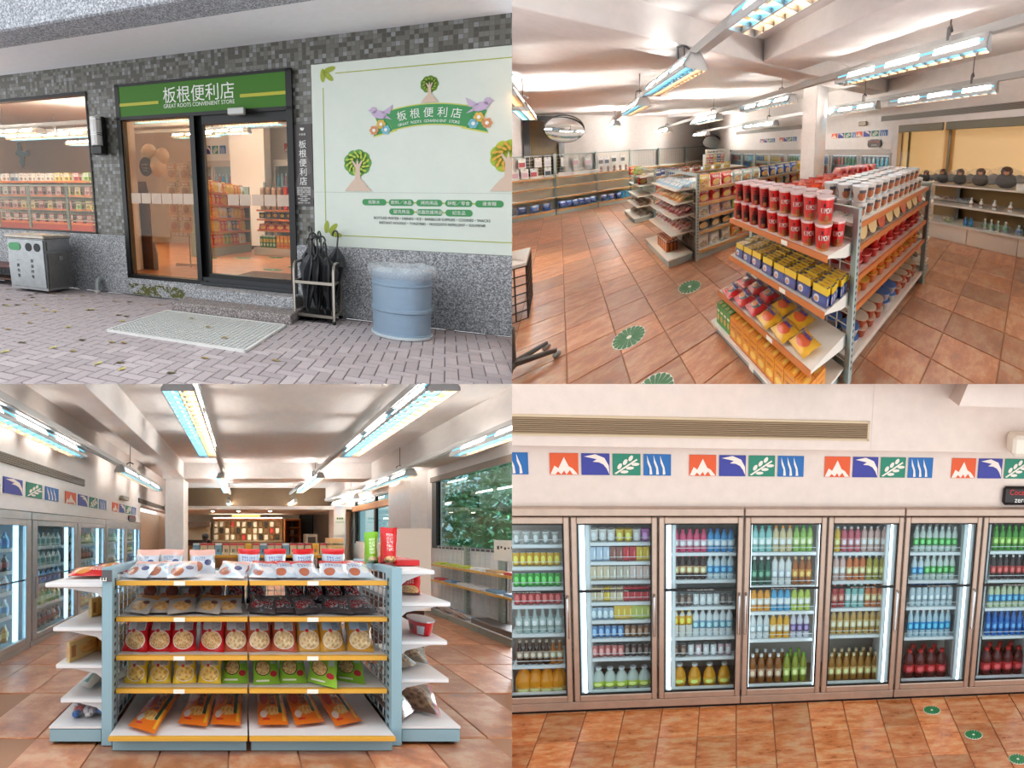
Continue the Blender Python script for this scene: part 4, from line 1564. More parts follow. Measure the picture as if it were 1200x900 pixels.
# ================================================================ 2. the shop seen from its corner
def m_blind():
    """roller blind cloth that lets some of the daylight through"""
    if 'blind cream' not in MATS:
        t = NT('blind cream')
        t.set(Base_Color=lin((244, 226, 194)), Roughness=.85)
        tl = t.n('ShaderNodeBsdfTranslucent')
        tl.inputs[0].default_value = lin((250, 226, 188))
        mx = t.n('ShaderNodeMixShader')
        mx.inputs[0].default_value = .55
        out = [x for x in t.nt.nodes if x.type == 'OUTPUT_MATERIAL'][0]
        t.l(t.b.outputs[0], mx.inputs[1])
        t.l(tl.outputs[0], mx.inputs[2])
        t.l(mx.outputs[0], out.inputs[0])
        MATS['blind cream'] = t.m
    return MATS['blind cream']


def shop_shell():
    R = SHOP
    white = m_plaster('white wall', (236, 230, 226))
    fl = shell('floor', R, MB().box(-3, 7.0, -2.0, 11, -.15, -.012), P('floor grout', (172, 128, 100), .9))
    xs = [.01 + .41 * i for i in range(-6, 16)]
    ys = [.06 + .41 * i for i in range(-5, 25)]
    lay_tiles(R, fl, xs, ys, 0, m_terracotta(), in_view(R, 25), gap=.008)
    shell('ceiling', R, MB().box(-3, 6.0, -2.5, 10.4, 3.02, 3.15), m_plaster('white ceiling', (232, 228, 226)))
    shell('ceiling_beam', R, MB().cbox(-3, 5.5, 2.22, 2.58, 2.76, 3.05, .008), white)
    shell('ceiling_beam', R, MB().cbox(1.85, 2.5, -2.5, 2.22, 2.78, 3.05, .008), white)
    shell('wall_left', R, MB().box(-3, 6.0, 10.3, 10.5, -.1, 3.1), white)
    w = MB().box(5.4, 5.6, 2.0, 10.4, 1.6, 3.1).box(5.4, 5.6, -2.5, 2.0, 2.07, 3.1).box(5.4, 5.6, 1.93, 2.06, 0, 2.1).box(5.4, 6.1, 8.45, 10.4, -.1, 1.62)
    wall = shell('wall_right', R, w, white)
    shell('wall_back', R, MB().box(5.95, 6.1, 1.95, 8.5, -.1, 3.1).box(5.95, 6.1, -2.5, 1.95, -.1, .93).box(5.95, 6.1, -2.5, 1.95, 2.15, 3.1), m_plaster('cream panel', (238, 222, 200)))
    shell('column', R, MB().cbox(3.5, 3.84, 2.65, 2.98, 0, 3.03, .012), white)
    # dark opening in the far wall
    d = bpy.data.objects.new('door_2', None)
    d.location = R.world((-.35, 10.3, 1.2)).tolist()
    d['kind'] = 'structure'
    COL.objects.link(d)
    shell('frame', R, MB().box(-.80, -.66, 10.25, 10.31, .9, 2.95).box(.0, .13, 10.25, 10.31, .9, 2.95).box(-.8, .13, 10.25, 10.31, 2.8, 2.95), BLACKM(), d)
    shell('panel', R, MB().box(-.66, .0, 10.285, 10.3, .9, 2.8), P('olive board', (112, 88, 40), .6, vary=.15), d)
    # air grilles in the soffit
    for n, (a, c) in enumerate(((-1.5, 2.3), (4.2, 8.0))):
        g = bpy.data.objects.new('trim_%d' % (3 + n), None)
        g.location = R.world((5.4, (a + c) / 2, 2.23)).tolist()
        g['kind'] = 'structure'
        COL.objects.link(g)
        shell('grille_back', R, MB().box(5.385, 5.4, a, c, 2.18, 2.285), P('grille dark', (92, 84, 74), .6), g)
        m = MB()
        for i in range(5):
            m.box(5.375, 5.39, a, c, 2.185 + i * .021, 2.193 + i * .021)
        shell('slats', R, m, P('grille slat', (136, 126, 112), .5), g)
    # blinds
    wn = bpy.data.objects.new('window_2', None)
    wn.location = R.world((5.5, .4, 1.5)).tolist()
    wn['kind'] = 'structure'
    COL.objects.link(wn)
    for a, c in ((1.16, 1.93), (-2.2, 1.12)):
        shell('blind_box', R, MB().cbox(5.38, 5.46, a, c, 1.93, 2.07, .01), P('blind olive', (104, 96, 72), .6), wn)
        shell('blind', R, MB().box(5.90, 5.91, a - .1, c + .1, .95, 2.1), m_blind(), wn)
    for y in (1.14, 1.86):
        shell('mullion', R, MB().box(5.86, 5.9, y - .02, y + .02, .95, 2.1), P('mullion olive', (150, 148, 118), .5), wn)


GREY_G = lambda: P('gondola grey', (168, 180, 176), .5, .1)
SHELF_W = lambda: P('shelf white', (236, 228, 216), .5)
RAIL_O = lambda: P('rail orange wood', (206, 116, 54), .45)
RAIL_Y = lambda: P('rail tan wood', (206, 150, 84), .45)


def end_frame(k, x, ya, yb, ht, wire=True, n=.1):
    """upright end of a gondola: two slotted posts, a top rail and a wire panel"""
    g = GREY_G()
    for y in (ya, yb):
        k.part('post', MB().cbox(x - .025, x + .025, y - .025, y + .025, 0, ht, .004), g)
    k.part('top_rail', MB().box(x - .02, x + .02, ya, yb, ht - .045, ht), g)
    sl = MB()
    z = .12
    while z < ht - .08:
        sl.box(x - .008, x + .008, ya - .0265, ya - .0245, z, z + .022)
        z += .05
    k.part('slots', sl, P('slot dark', (70, 74, 74), .7), kind='stuff')
    if wire:
        k.part('wire_panel', MB().grid(0, x, ya + .03, yb - .03, .15, ht - .05, n, .0035), P('wire pale', (214, 212, 204), .4, .2))


def shop_objects():
    R = SHOP
    g, sw, ro, ry = GREY_G(), SHELF_W(), RAIL_O(), RAIL_Y()
    # ------------------------------------------------ lamps
    lamps = [('y', 1.25, .83, .58, 2.5, 'shop lamp at the top of the room, cut by the frame'), ('y', 1.3, .90, 2.62, 2.5, 'large shop lamp hanging below the first ceiling beam'), ('y', 1.3, 1.02, 4.75, 2.5, 'third shop lamp along the trunking towards the round mirror'), ('y', 1.3, 1.25, 8.5, 2.5, 'last small shop lamp before the round mirror'),
             ('y', 1.35, 2.62, .98, 2.5, 'longest shop lamp over the noodle gondola'), ('y', 1.35, 2.85, 3.3, 2.46, 'shop lamp hanging before the white column'), ('y', 1.35, 2.72, 5.4, 2.39, 'shop lamp left of the column lamp on the middle trunking'), ('y', 1.35, 2.85, 8.9, 2.34, 'small shop lamp furthest left on the middle trunking'),
             ('y', 1.25, 4.05, .98, 2.32, 'shop lamp over the plush toy shelf near the blinds'), ('y', 1.2, 3.95, 2.35, 2.30, 'shop lamp peeping out behind the white column'), ('y', 1.35, 4.1, 5.0, 2.24, 'far shop lamp hanging before the cooler wall'), ('y', 1.2, 4.3, 8.9, 2.2, 'furthest shop lamp near the small round mirror'),
             ('y', .9, -.44, 4.3, 2.5, 'shop lamp cut by the dividing edge beside the black opening'), ('y', 1.4, -.42, 5.95, 2.5, 'shop lamp over the black opening')]
    kits = {}
    for ax, L, x, y, z, lb in lamps:
        if (L, y > 5) not in kits:
            kits[L, y > 5] = lamp_kit(R, ax, L, w=.21, gain=9.0 if y > 5 else 1.5)
        kits[L, y > 5].put((x, y, z), lb, 'lamp', 'ceiling lamps of the shop')
    for c, z0, z1, lb in ((.80, 2.64, 2.64, 'grey lighting trunk running towards the large round mirror'), (2.62, 2.66, 2.44, 'grey lighting trunk running before the column'), (4.05, 2.48, 2.3, 'grey lighting trunk running along the cooler wall'), (-.44, 2.64, 2.64, 'grey lighting trunk over the black opening')):
        mb = MB()
        ya, yb = (-1.5, 9.0) if c > -.4 else (4.0, 7.0)
        x2 = c + (.45 if c == .8 else .12 if c > 2 else 0)
        mb.add([(c - .04, ya, z0), (c + .04, ya, z0), (c + .04, ya, z0 + .07), (c - .04, ya, z0 + .07), (x2 - .04, yb, z1), (x2 + .04, yb, z1), (x2 + .04, yb, z1 + .07), (x2 - .04, yb, z1 + .07)],
               [(0, 1, 2, 3), (7, 6, 5, 4), (0, 4, 5, 1), (1, 5, 6, 2), (2, 6, 7, 3), (3, 7, 4, 0)])
        one('lighting_trunk', R, mb, P('trunking', (186, 186, 184), .45, .2), lb, 'lighting trunk')
    noodle_gondola()
    snack_gondolas()
    wall_shelves()
    right_shelf()
    far_coolers()
    shop_small()


def noodle_gondola():
    R = SHOP
    g, sw, ro, ry = GREY_G(), SHELF_W(), RAIL_O(), RAIL_Y()
    X0, X1, YA, YB = 1.75, 3.65, .878, 2.2
    k = Kit('noodle_gondola', R)
    end_frame(k, X0, YA, YB, 1.375)
    end_frame(k, X1, YA, YB, 1.29)
    YC = 1.52
    k.part('back_panel', MB().grid(1, YC, X0 + .05, X1 - .05, .15, 1.25, .1, .004), P('wire pale', (214, 212, 204), .4, .2))
    k.part('base', MB().box(X0 + .03, X1 - .03, YA + .05, YB - .03, .0, .14), g)
    LV = (.16, .58, .82, 1.06, 1.24)
    for i, z in enumerate(LV):
        for a, c in ((YA + .01, YC - .01), (YC + .01, YB - .01)):
            q = k.part('shelf', MB().box(X0 + .03, X1 - .03, a, c, z - .022, z), sw)
        k.part('price_rail', MB().box(X0 + .03, X1 - .03, YA - .008, YA + .01, z - .032, z + .008), ro if i else sw, under=q)
    # end shelves facing the aisle
    for z, xf in ((1.12, 1.40), (.73, 1.40), (.40, 1.27), (.125, 1.19)):
        q = k.part('end_shelf', MB().box(xf, X0 - .03, YA + .02, YB - .05, z - .02, z), sw)
        if z > .2:
            k.part('price_rail', MB().box(xf - .012, xf, YA + .02, YB - .05, z - .04, z + .006), ro, under=q)
            k.part('bracket', MB().prism([(xf + .02, z - .02), (X0 - .03, z - .02), (X0 - .03, z - .10), (X0 - .12, z - .09)], YA + .02, YA + .03), sw, under=q)
            k.part('price_tag', MB().box(xf - .014, xf - .012, YA + .4, YA + .47, z - .035, z + .0), P('tag white', (244, 240, 226), .6), under=q)
    k.part('end_base', MB().box(1.24, X0 - .03, YA + .05, YB - .08, .0, .105), g)
    k.part('base_tag', MB().box(1.188, 1.19, 1.42, 1.48, .07, .12), P('tag white', (244, 240, 226), .6))
    for z in (1.0, .76, .5, .2):
        k.part('far_end_shelf', MB().box(X1 + .03, X1 + .36, YA + .02, YB - .4, z - .02, z), sw)
    k.part('far_end_base', MB().box(X1 + .03, X1 + .36, YA + .02, YB - .4, 0, .12), g)
    k.put((0, 0, 0), 'large grey gondola of instant noodles in front of the white column', 'shelf')
    # red cups in two layers
    def cup(matb, text, tcol, r=.064, h=.185):
        k = Kit('noodle_cup', R)
        k.part('cup', MB().lathe([(r * .76, 0), (r * .78, .01), (r * .97, h - .015), (r * 1.02, h - .012), (r * 1.02, h - .004)], 18), matb, smooth=.6)
        k.part('lid', MB().lathe([(r * 1.03, h - .006), (r * 1.03, h), (r * .5, h + .001), (1e-5, h + .001)], 18), P('lid ' + text, tcol, .35), smooth=.6)
        if text:
            mb = MB()
            for i, ch in enumerate(text):
                a = -2.36 + (i - (len(text) - 1) / 2) * (.235 if len(text) > 3 else .5)
                n = (math.cos(a), math.sin(a))
                rr = r * .90
                mb.text(ch, .052 if len(text) > 3 else .08, (rr * n[0], rr * n[1], h * .42), (-n[1], n[0], 0), (.1 * n[0], .1 * n[1], 1), 'CENTER', squeeze=.40 if len(text) > 3 else .62)
            k.part('lettering', mb, P('cup letters', (240, 236, 226), .5) if len(text) > 3 else P('cup ink', (40, 22, 22), .5))
        return k
    red = PR('red cup', (204, 26, 24), ('r', 0, 0, 1, .10, (190, 130, 70)), ('e', .625, .2, .07, .13, (150, 84, 40)), ('r', .56, .66, .6, .8, (60, 20, 20)), ('r', 0, .93, 1, 1, (232, 200, 190)), rough=.35)
    dred = PR('dark red cup', (176, 22, 24), ('r', .54, .1, .72, .55, (52, 24, 24)), ('e', .62, .16, .06, .1, (170, 110, 60)), ('r', 0, .93, 1, 1, (228, 190, 180)), rough=.35)
    kim, shin = cup(red, 'KIMCHI', (236, 206, 202)), cup(dred, '辛', (232, 200, 204))
    n = 9
    for lay in range(2):
        for row in range(2):
            for i in range(n):
                if row and lay and i == 0:
                    continue
                kk = kim if i < 5 else shin
                kk.put((1.475 + row * .135 + (.012 if lay else 0), 1.00 + i * .136 - row * .03, 1.121 + lay * .188), f'{"red kimchi" if i < 5 else "dark red"} noodle cup, {ORD[i]} from the end post, {("lower", "upper")[lay]} layer, {("front", "rear")[row]} row',
                       'noodle cup', 'red noodle cups on the end shelf')
    # blue and yellow packs in files
    pm = PR('blue yellow pack', (26, 58, 128), ('r', 0, .62, 1, 1, (238, 198, 40)), ('e', .3, .3, .2, .2, (226, 226, 232)), ('e', .28, .26, .12, .12, (206, 150, 90)), ('s', .45, .2, .9, .5, (60, 110, 190), 7, .5), rough=.3)
    top = PR('yellow pack top', (240, 200, 40), ('r', 0, .80, 1, 1, (24, 50, 110)), ('r', 0, 0, 1, .1, (24, 50, 110)), ('r', .2, .3, .6, .6, (206, 110, 40)), rough=.3)
    kp = Kit('noodle_pack', R)
    w, d, h = .13, .034, .135
    mb = MB()
    mb.add([(-d / 2, -w / 2, 0), (d / 2, -w / 2, 0), (d / 2, w / 2, 0), (-d / 2, w / 2, 0), (-d / 2 + .012, -w / 2, h), (d / 2 + .012, -w / 2, h), (d / 2 + .012, w / 2, h), (-d / 2 + .012, w / 2, h)],
           [(0, 3, 2, 1), (4, 5, 6, 7), (0, 1, 5, 4), (1, 2, 6, 5), (2, 3, 7, 6), (3, 0, 4, 7)], [0, 1, 0, 0, 0, 0],
           [[(0, 0), (1, 0), (1, 1), (0, 1)]] * 2 + [[(0, 0), (1, 0), (1, 1), (0, 1)]] * 3 + [[(0, 0), (1, 0), (1, 1), (0, 1)]])
    kp.body(mb, [pm, top])
    for i in range(8):
        for j in range(7):
            kp.put((1.45 + j * .042 + RND.uniform(-.004, .004), .975 + i * .15 + RND.uniform(-.012, .012), .731 + RND.uniform(0, .008)), f'blue noodle pack with yellow top, file {ORD[i]} from the end post, {ORD[j]} from the front', 'noodle pack', 'blue and yellow noodle packs')
    # red and yellow soap-sized bags lying on the third shelf
    rp = PR('red bag print', (206, 20, 30), ('e', .5, .5, .3, .3, (60, 96, 110)), ('e', .45, .42, .2, .16, (206, 130, 80)), ('r', .3, .55, .75, .68, (236, 236, 236)), rough=.25)
    yp = PR('yellow bag print', (240, 180, 24), ('e', .5, .46, .34, .3, (226, 90, 34)), ('e', .46, .66, .2, .14, (206, 44, 30)), ('e', .22, .62, .1, .08, (70, 150, 60)), rough=.25)
    lay = rotz(-PI / 2 - .2) @ rotx(-PI / 2 + .12)

    def bags(mat, nm, letters):
        out = []
        for s in range(3):
            kk = Kit('noodle_bag', R)
            mb = MB().bag(.19, .17, .085, .09, 8, 7, seed=s + 3).move(t=(0, 0, -.085))
            kk.part('wrapper', mb.move(lay, (0, 0, .04)), mat, smooth=1.0)
            if letters:
                m2 = MB().text(letters, .055, (0, -.045, .012), align='CENTER', squeeze=.85)
                kk.part('lettering', m2.move(lay, (0, 0, .042)), P('bag letters', (44, 60, 130), .5))
            out.append(kk)
        return out
    rb, yb = bags(rp, 'red', 'Noaak'), bags(yp, 'yellow', 'Noaak')
    for i, (x, y, z) in enumerate(((1.34, 1.98, 0), (1.36, 1.80, 0), (1.37, 1.62, 0), (1.55, 2.02, 0), (1.56, 1.84, 0), (1.57, 1.66, 0))):
        rb[i % 3].put((x, y, .401), f'red noodle bag lying on the third end shelf, {("outer", "inner")[i // 3]} row, {ORD[2 - i % 3]} from the yellow bags', 'noodle bag', 'red bags on the end shelf')
    for i, (x, y, z) in enumerate(((1.36, 1.43, 0), (1.56, 1.44, 0), (1.36, 1.24, 0), (1.55, 1.23, 0), (1.38, 1.05, 0))):
        yb[i % 3].put((x, y, .401), f'yellow noodle bag lying on the third end shelf, {("next to the red bags, outer row", "next to the red bags, inner row", "in the middle, outer row", "in the middle, inner row", "nearest the end post")[i]}', 'noodle bag', 'yellow bags on the end shelf')
    gc = Kit('drink_carton', R).body(MB().box(-.03, .03, -.03, .03, 0, .2, front_uv=True), PR('green box', (40, 138, 48), ('r', .1, .1, .9, .78, (70, 150, 70)), ('e', .5, .35, .35, .14, (214, 170, 90)), ('r', .15, .62, .85, .72, (240, 240, 220)), rough=.4))
    for i in range(4):
        for j in range(2):
            gc.put((1.25 + j * .064, 2.06 - i * .064, .126), f'green drink carton at the far end of the bottom shelf, {("front", "rear")[j]} row, {ORD[i]} from the left', 'carton', 'green cartons on the end base')
    oc = Kit('noodle_box', R).body(MB().box(-.055, .055, -.05, .05, 0, .2, front_uv=True), PR('orange box', (232, 146, 22), ('r', 0, 0, 1, .08, (200, 96, 20)), ('e', .5, .3, .36, .14, (246, 200, 90)), ('s', .15, .55, .85, .66, (110, 50, 16), 6, .5), ('r', .1, .8, .9, .86, (200, 90, 24)), rough=.4))
    for i in range(9):
        for j in range(2):
            oc.put((1.265 + j * .114, 1.77 - i * .104, .126), f'orange cardboard box on the bottom end shelf, {("front", "rear")[j]} row, {ORD[i]} from the green cartons', 'box', 'orange boxes on the end base')
    # white cups on top of the long side
    wm = PR('white cup print', (232, 226, 216), ('e', .62, .4, .1, .28, (190, 110, 70)), ('r', .56, .6, .72, .8, (90, 90, 96)), ('e', .3, .4, .1, .28, (170, 60, 50)), ('r', 0, .93, 1, 1, (240, 236, 230)), rough=.35)
    wc = Kit('noodle_cup', R)
    wc.part('cup', MB().lathe([(.05, 0), (.066, .12), (.068, .125)], 14), wm, smooth=.6)
    wc.part('lid', MB().lathe([(.068, .124), (.068, .129), (1e-5, .13)], 14), P('lid pale', (226, 224, 226), .3, .1), smooth=.6)
    for lay_ in range(2):
        for row in range(4):
            for i in range(11):
                if lay_ == 1 and (row > 2 or i > 9):
                    continue
                wc.put((1.95 + i * .148, .97 + row * .145, 1.241 + lay_ * .131), f'white noodle cup, {ORD[i]} from the end post, row {ORD[row]} from the aisle, {("lower", "upper")[lay_]} layer', 'noodle cup', 'white noodle cups on the gondola top')
    # bowls set on edge, then bowls by the layer
    def bowl(nm, side, lid, r=.075, h=.075):
        kk = Kit('noodle_bowl', R)
        kk.part('bowl', MB().lathe([(r * .7, 0), (r * .75, .005), (r, h), (r * 1.05, h + .003)], 16), P('bowl ' + nm, side, .35), smooth=.6)
        kk.part('lid', MB().lathe([(r * 1.06, h + .002), (r * 1.06, h + .008), (1e-5, h + .010)], 16), lid, smooth=.6)
        return kk
    lidp = lambda nm, c, d: PR('bowl lid ' + nm, c, ('r', 0, 0, 1, .45, d), rough=.3)
    edge = []
    for s, (a, b) in enumerate((((226, 196, 140), (214, 60, 40)), ((200, 40, 30), (236, 220, 190)))):
        mb = MB().lathe([(.055, 0), (.078, .07), (.082, .075), (1e-5, .078)], 16)
        mb.move(rotx(PI / 2 - .25), (0, 0, .082))
        edge.append(Kit('noodle_bowl', R).body(mb, PR('edge bowl %d' % s, a, ('r', 0, .3, 1, .7, b), rough=.35), smooth=.6))
    for i in range(9):
        edge[(i % 3 == 2) * 1].put((1.93 + i * .185, .99, 1.061), f'noodle bowl stood on edge under the white cups, {ORD[i]} from the end post', 'noodle bowl', 'bowls stood on edge')
    rbw = bowl('red', (196, 34, 30), lidp('red', (214, 50, 44), (236, 190, 170)))
    obw = bowl('orange', (216, 110, 40), lidp('orange', (240, 190, 70), (206, 80, 40)))
    bbw = bowl('brown', (190, 84, 44), lidp('pale', (226, 206, 180), (206, 110, 70)))
    blw = bowl('blue', (206, 196, 190), lidp('blue', (40, 110, 190), (226, 226, 226)))
    for z, kk, nm, wd, layers in ((.821, rbw, 'red', 'second', 2), (.581, obw, 'orange', 'third', 2)):
        for lay_ in range(layers):
            for row in range(2):
                for i in range(10):
                    if (i * 7 + row * 3 + lay_ * 5) % 6 == 0 and lay_:
                        continue
                    kk.put((1.92 + i * .168, .98 + row * .17, z + lay_ * .088), f'{nm} noodle bowl, {ORD[i]} from the end post, {("front", "rear")[row]} row, {("lower", "upper")[lay_]} layer', 'noodle bowl', f'{nm} bowls on the long side')
    for lay_ in range(2):
        for row in range(2):
            for i in range(10):
                kk, nm = (blw, 'blue lidded') if i in (0, 4, 5) else (bbw, 'brown pale lidded')
                kk.put((1.92 + i * .168, .97 + row * .17, .161 + lay_ * .088), f'{nm} noodle bowl on the bottom shelf, {ORD[i]} from the end post, {("front", "rear")[row]} row, {("lower", "upper")[lay_]} layer', 'noodle bowl', 'bowls on the bottom shelf')
    # heap of orange and red bags on the far side of the top
    om = PR('orange crisp', (226, 74, 24), ('e', .5, .5, .28, .22, (240, 170, 60)), ('r', .3, .62, .7, .74, (246, 220, 170)), ('r', 0, .92, 1, 1, (200, 40, 20)), rough=.28)
    rm = PR('red crisp', (208, 24, 28), ('e', .5, .5, .28, .22, (236, 120, 60)), ('r', .3, .62, .7, .74, (246, 220, 200)), rough=.28)
    ok = [Kit('snack_bag', R).body(MB().bag(.2, .17, .1, .1, 7, 7, seed=60 + i).move(rotz(-PI / 2 + .3 * i) @ rotx(.2)), om, smooth=1) for i in range(3)]
    rk = [Kit('snack_bag', R).body(MB().bag(.18, .15, .09, .1, 7, 7, seed=66 + i).move(rotz(-PI / 2 + .3 * i) @ rotx(-.8)), rm, smooth=1) for i in range(2)]
    for i in range(9):
        for row in range(2):
            ok[(i + row) % 3].put((1.95 + i * .17, 1.72 + row * .22, 1.241), f'orange crisp bag on the gondola top, {ORD[i]} from the end post, {("nearer", "further")[row]} row', 'snack bag', 'orange bags on the gondola top')
    for i in range(7):
        rk[i % 2].put((3.05 + i * .1, 1.9 - i * .03, 1.37), f'red crisp bag heaped at the far end of the gondola top, {ORD[i]} from the orange bags', 'snack bag', 'red bags at the gondola end')
    # far end shelf
    ybx = Kit('snack_box', R).body(MB().cbox(-.06, .06, -.08, .08, 0, .11, .004), P('yellow carton', (240, 176, 26), .45))
    for i, (x, y, z) in enumerate(((3.72, 1.62, 1.3), (3.78, 1.45, 1.3), (3.74, 1.28, 1.34))):
        ybx.put((x, y, z - .3), ['yellow box on the far gondola end, nearest the column', 'yellow box on the far gondola end, in the middle', 'yellow box on the far gondola end, by the plush toys'][i], 'box', 'yellow boxes on the far gondola end')
    gb = Kit('snack_bag', R).body(MB().bag(.16, .14, .08, .1, 6, 6, seed=80).move(rotz(-.6) @ rotx(-.9)), PR('pale bag', (214, 210, 200), ('e', .5, .5, .3, .3, (120, 110, 96))), smooth=1)
    for r, z in enumerate((.2, .5, .76, 1.0)):
        for i in range(3):
            gb.put((3.82, 1.0 + i * .2, z + .001), f'pale packet on the far gondola end, {("bottom", "second", "third", "top")[r]} shelf, {ORD[i]} from the post', 'packet', 'pale packets on the far gondola end')


def snack_gondolas():
    R = SHOP
    g, sw, ry = GREY_G(), SHELF_W(), RAIL_Y()
    # --- the second gondola
    X0, X1, YA, YB = 1.756, 4.7, 3.73, 5.25
    k = Kit('snack_gondola', R)
    end_frame(k, X0, YA, YB, 1.43, n=.12)
    k.part('back_panel', MB().box(X0 + .03, X1, 4.47, 4.49, .1, 1.2), P('gondola back', (190, 186, 176), .6))
    k.part('base', MB().box(X0 + .03, X1, YA + .03, YB, .0, .13), g)
    LV = (.15, .46, .69, .93, 1.17)
    for i, z in enumerate(LV):
        q = k.part('shelf', MB().box(X0 + .03, X1, YA + .01, YB, z - .022, z), sw)
        k.part('price_rail', MB().box(X0 + .03, X1, YA - .008, YA + .01, z - .036, z + .008), ry, under=q)
    for z, xf in ((1.2, 1.42), (.99, 1.40), (.77, 1.38), (.50, 1.36), (.13, 1.30)):
        k.part('end_shelf', MB().box(xf, X0 - .03, YA + .1, YB - .1, z - .02, z), sw)
    k.part('end_base', MB().cbox(1.32, X0 - .03, YA + .1, YB - .1, .0, .11, .006), g)
    k.put((0, 0, 0), 'second grey gondola, hung with crisp bags, left of the noodle gondola', 'shelf')
    cols = {'yellow': ((240, 196, 50), (214, 70, 40)), 'red': ((214, 30, 30), (240, 196, 60)), 'teal': ((176, 196, 190), (206, 90, 60)), 'blue': ((44, 72, 150), (240, 190, 60)), 'white': ((232, 228, 222), (60, 120, 180)), 'pink': ((226, 190, 204), (160, 90, 120)), 'green': ((190, 206, 80), (80, 130, 50)), 'orange': ((234, 130, 36), (60, 130, 110)), 'navy': ((40, 50, 70), (236, 150, 40))}
    def mat(n):
        a, b = cols[n]
        return PR('crisp print ' + n, a, ('e', .5, .3, .36, .24, ('n', b, (240, 206, 130), 7.0)), ('s', .15, .62, .85, .8, (246, 244, 236), 5, .6), ('r', 0, .93, 1, 1, b), rough=.28)
    kits = {n: [Kit('crisp_bag', R).body(MB().bag(.225, .235, .13, .07, 8, 8, seed=i + 3 * j).move(rotz(.2 * (i - .5)) @ rotx(-.12)), mat(n), smooth=1) for i in range(2)] for j, n in enumerate(cols)}
    rows = [(1.171, ['yellow', 'red', 'red', 'teal', 'teal', 'teal', 'blue', 'blue', 'blue', 'blue', 'blue', 'yellow']), (.931, ['red', 'red', 'red', 'red', 'orange', 'orange', 'red', 'red', 'orange', 'navy', 'red', 'orange']),
            (.691, ['white', 'pink', 'pink', 'green', 'yellow', 'white', 'pink', 'green', 'yellow', 'white', 'red', 'white']), (.461, ['navy', 'navy', 'navy', 'white', 'pink', 'navy', 'navy', 'white', 'green', 'navy', 'navy', 'navy']), (.151, ['white', 'white', 'white', 'orange', 'orange', 'white', 'white', 'green', 'orange', 'white', 'red', 'red'])]
    for r, (z, seq) in enumerate(rows):
        for i, n in enumerate(seq):
            sc = .235
            kits[n][i % 2].put((1.92 + i * sc, 3.83, z), f'{n} crisp bag, {ORD[i]} from the end post, {("top", "second", "third", "fourth", "bottom")[r]} shelf of the second gondola', 'crisp bag', 'crisp bags on the second gondola')
    # end shelves: small packs in heaps, one by one
    ec = {'pale blue': ((150, 200, 226), (230, 240, 246)), 'green': ((50, 130, 60), (220, 150, 70)), 'orange': ((222, 140, 50), (240, 220, 170)), 'dark red': ((150, 26, 50), (230, 200, 200)), 'white red': ((226, 210, 200), (170, 50, 50))}
    ek = {n: [Kit('snack_packet', R).body(MB().bag(.16, .14, .05, .1, 6, 6, seed=20 + i + 5 * j).move(rotz(-PI / 2 + .25 * i) @ rotx(-1.0)), PR('packet print ' + n, a, ('e', .5, .5, .3, .26, b), ('r', .1, .8, .9, .92, b), rough=.28), smooth=1) for i in range(3)] for j, (n, (a, b)) in enumerate(ec.items())}
    for r, (z, names) in enumerate(((1.201, ('pale blue',)), (.991, ('green', 'orange')), (.771, ('dark red',)), (.501, ('white red',)))):
        for j in range(2):
            for i in range(9):
                nm = names[(1 - j) % len(names)]
                ek[nm][(i + j) % 3].put((1.50 + .13 * j, 3.95 + i * .135, z + .015 * j), f'{nm} snack packet, {ORD[i]} from the post, {("outer", "inner")[j]} row, {("top", "second", "third", "fourth")[r]} end shelf of the second gondola', 'snack packet', f'{nm} packets on the second gondola end')
    bx = Kit('biscuit_box', R).body(MB().box(-.03, .03, -.05, .05, 0, .2, front_uv=True), PR('brown orange box', (150, 44, 40), ('r', 0, 0, .5, .7, (222, 140, 50)), ('r', .1, .8, .9, .95, (226, 216, 206)), rough=.4))
    for i in range(5):
        for j in range(3):
            bx.put((1.42 + j * .066, 4.2 + i * .105, .131), f'brown biscuit box on the second gondola base, {ORD[i]} from the post side, {("front", "middle", "rear")[j]} file', 'box', 'biscuit boxes on the second gondola base')
    # --- the third gondola
    X0, YA, YB = 1.95, 6.78, 8.2
    k = Kit('snack_gondola', R)
    end_frame(k, X0, YA, YB, 1.30, n=.15)
    k.part('base', MB().box(X0 + .03, 5.0, YA + .03, YB, 0, .13), g)
    for z in (.15, .5, .8, 1.1):
        q = k.part('shelf', MB().box(X0 + .03, 5.0, YA + .01, YB, z - .022, z), sw)
        k.part('price_rail', MB().box(X0 + .03, 5.0, YA - .008, YA + .01, z - .036, z + .008), ry, under=q)
    for z, xf in ((1.14, 1.62), (.92, 1.58), (.66, 1.55), (.40, 1.53), (.13, 1.45)):
        k.part('end_shelf', MB().box(xf, X0 - .03, YA + .1, YB - .1, z - .02, z), sw)
    k.part('end_base', MB().cbox(1.47, X0 - .03, YA + .1, YB - .1, 0, .11, .006), g)
    k.put((0, 0, 0), 'third grey gondola beyond the crisp bags, before the wall shelves', 'shelf')
    for i, (n, x, y, z, hh) in enumerate((('red', 1.66, 7.9, 1.141, 1), ('green', 1.72, 7.55, 1.141, 1), ('red', 1.75, 7.2, .921, 1), ('teal', 1.7, 7.5, .921, 0))):
        kits[n][i % 2].put((x, y, z), ['red bag standing on the third gondola top end, nearer the wall', 'green bag standing on the third gondola top end', 'red bag on the second end shelf of the third gondola', 'pale bag on the second end shelf of the third gondola'][i], 'crisp bag', 'bags on the third gondola end')
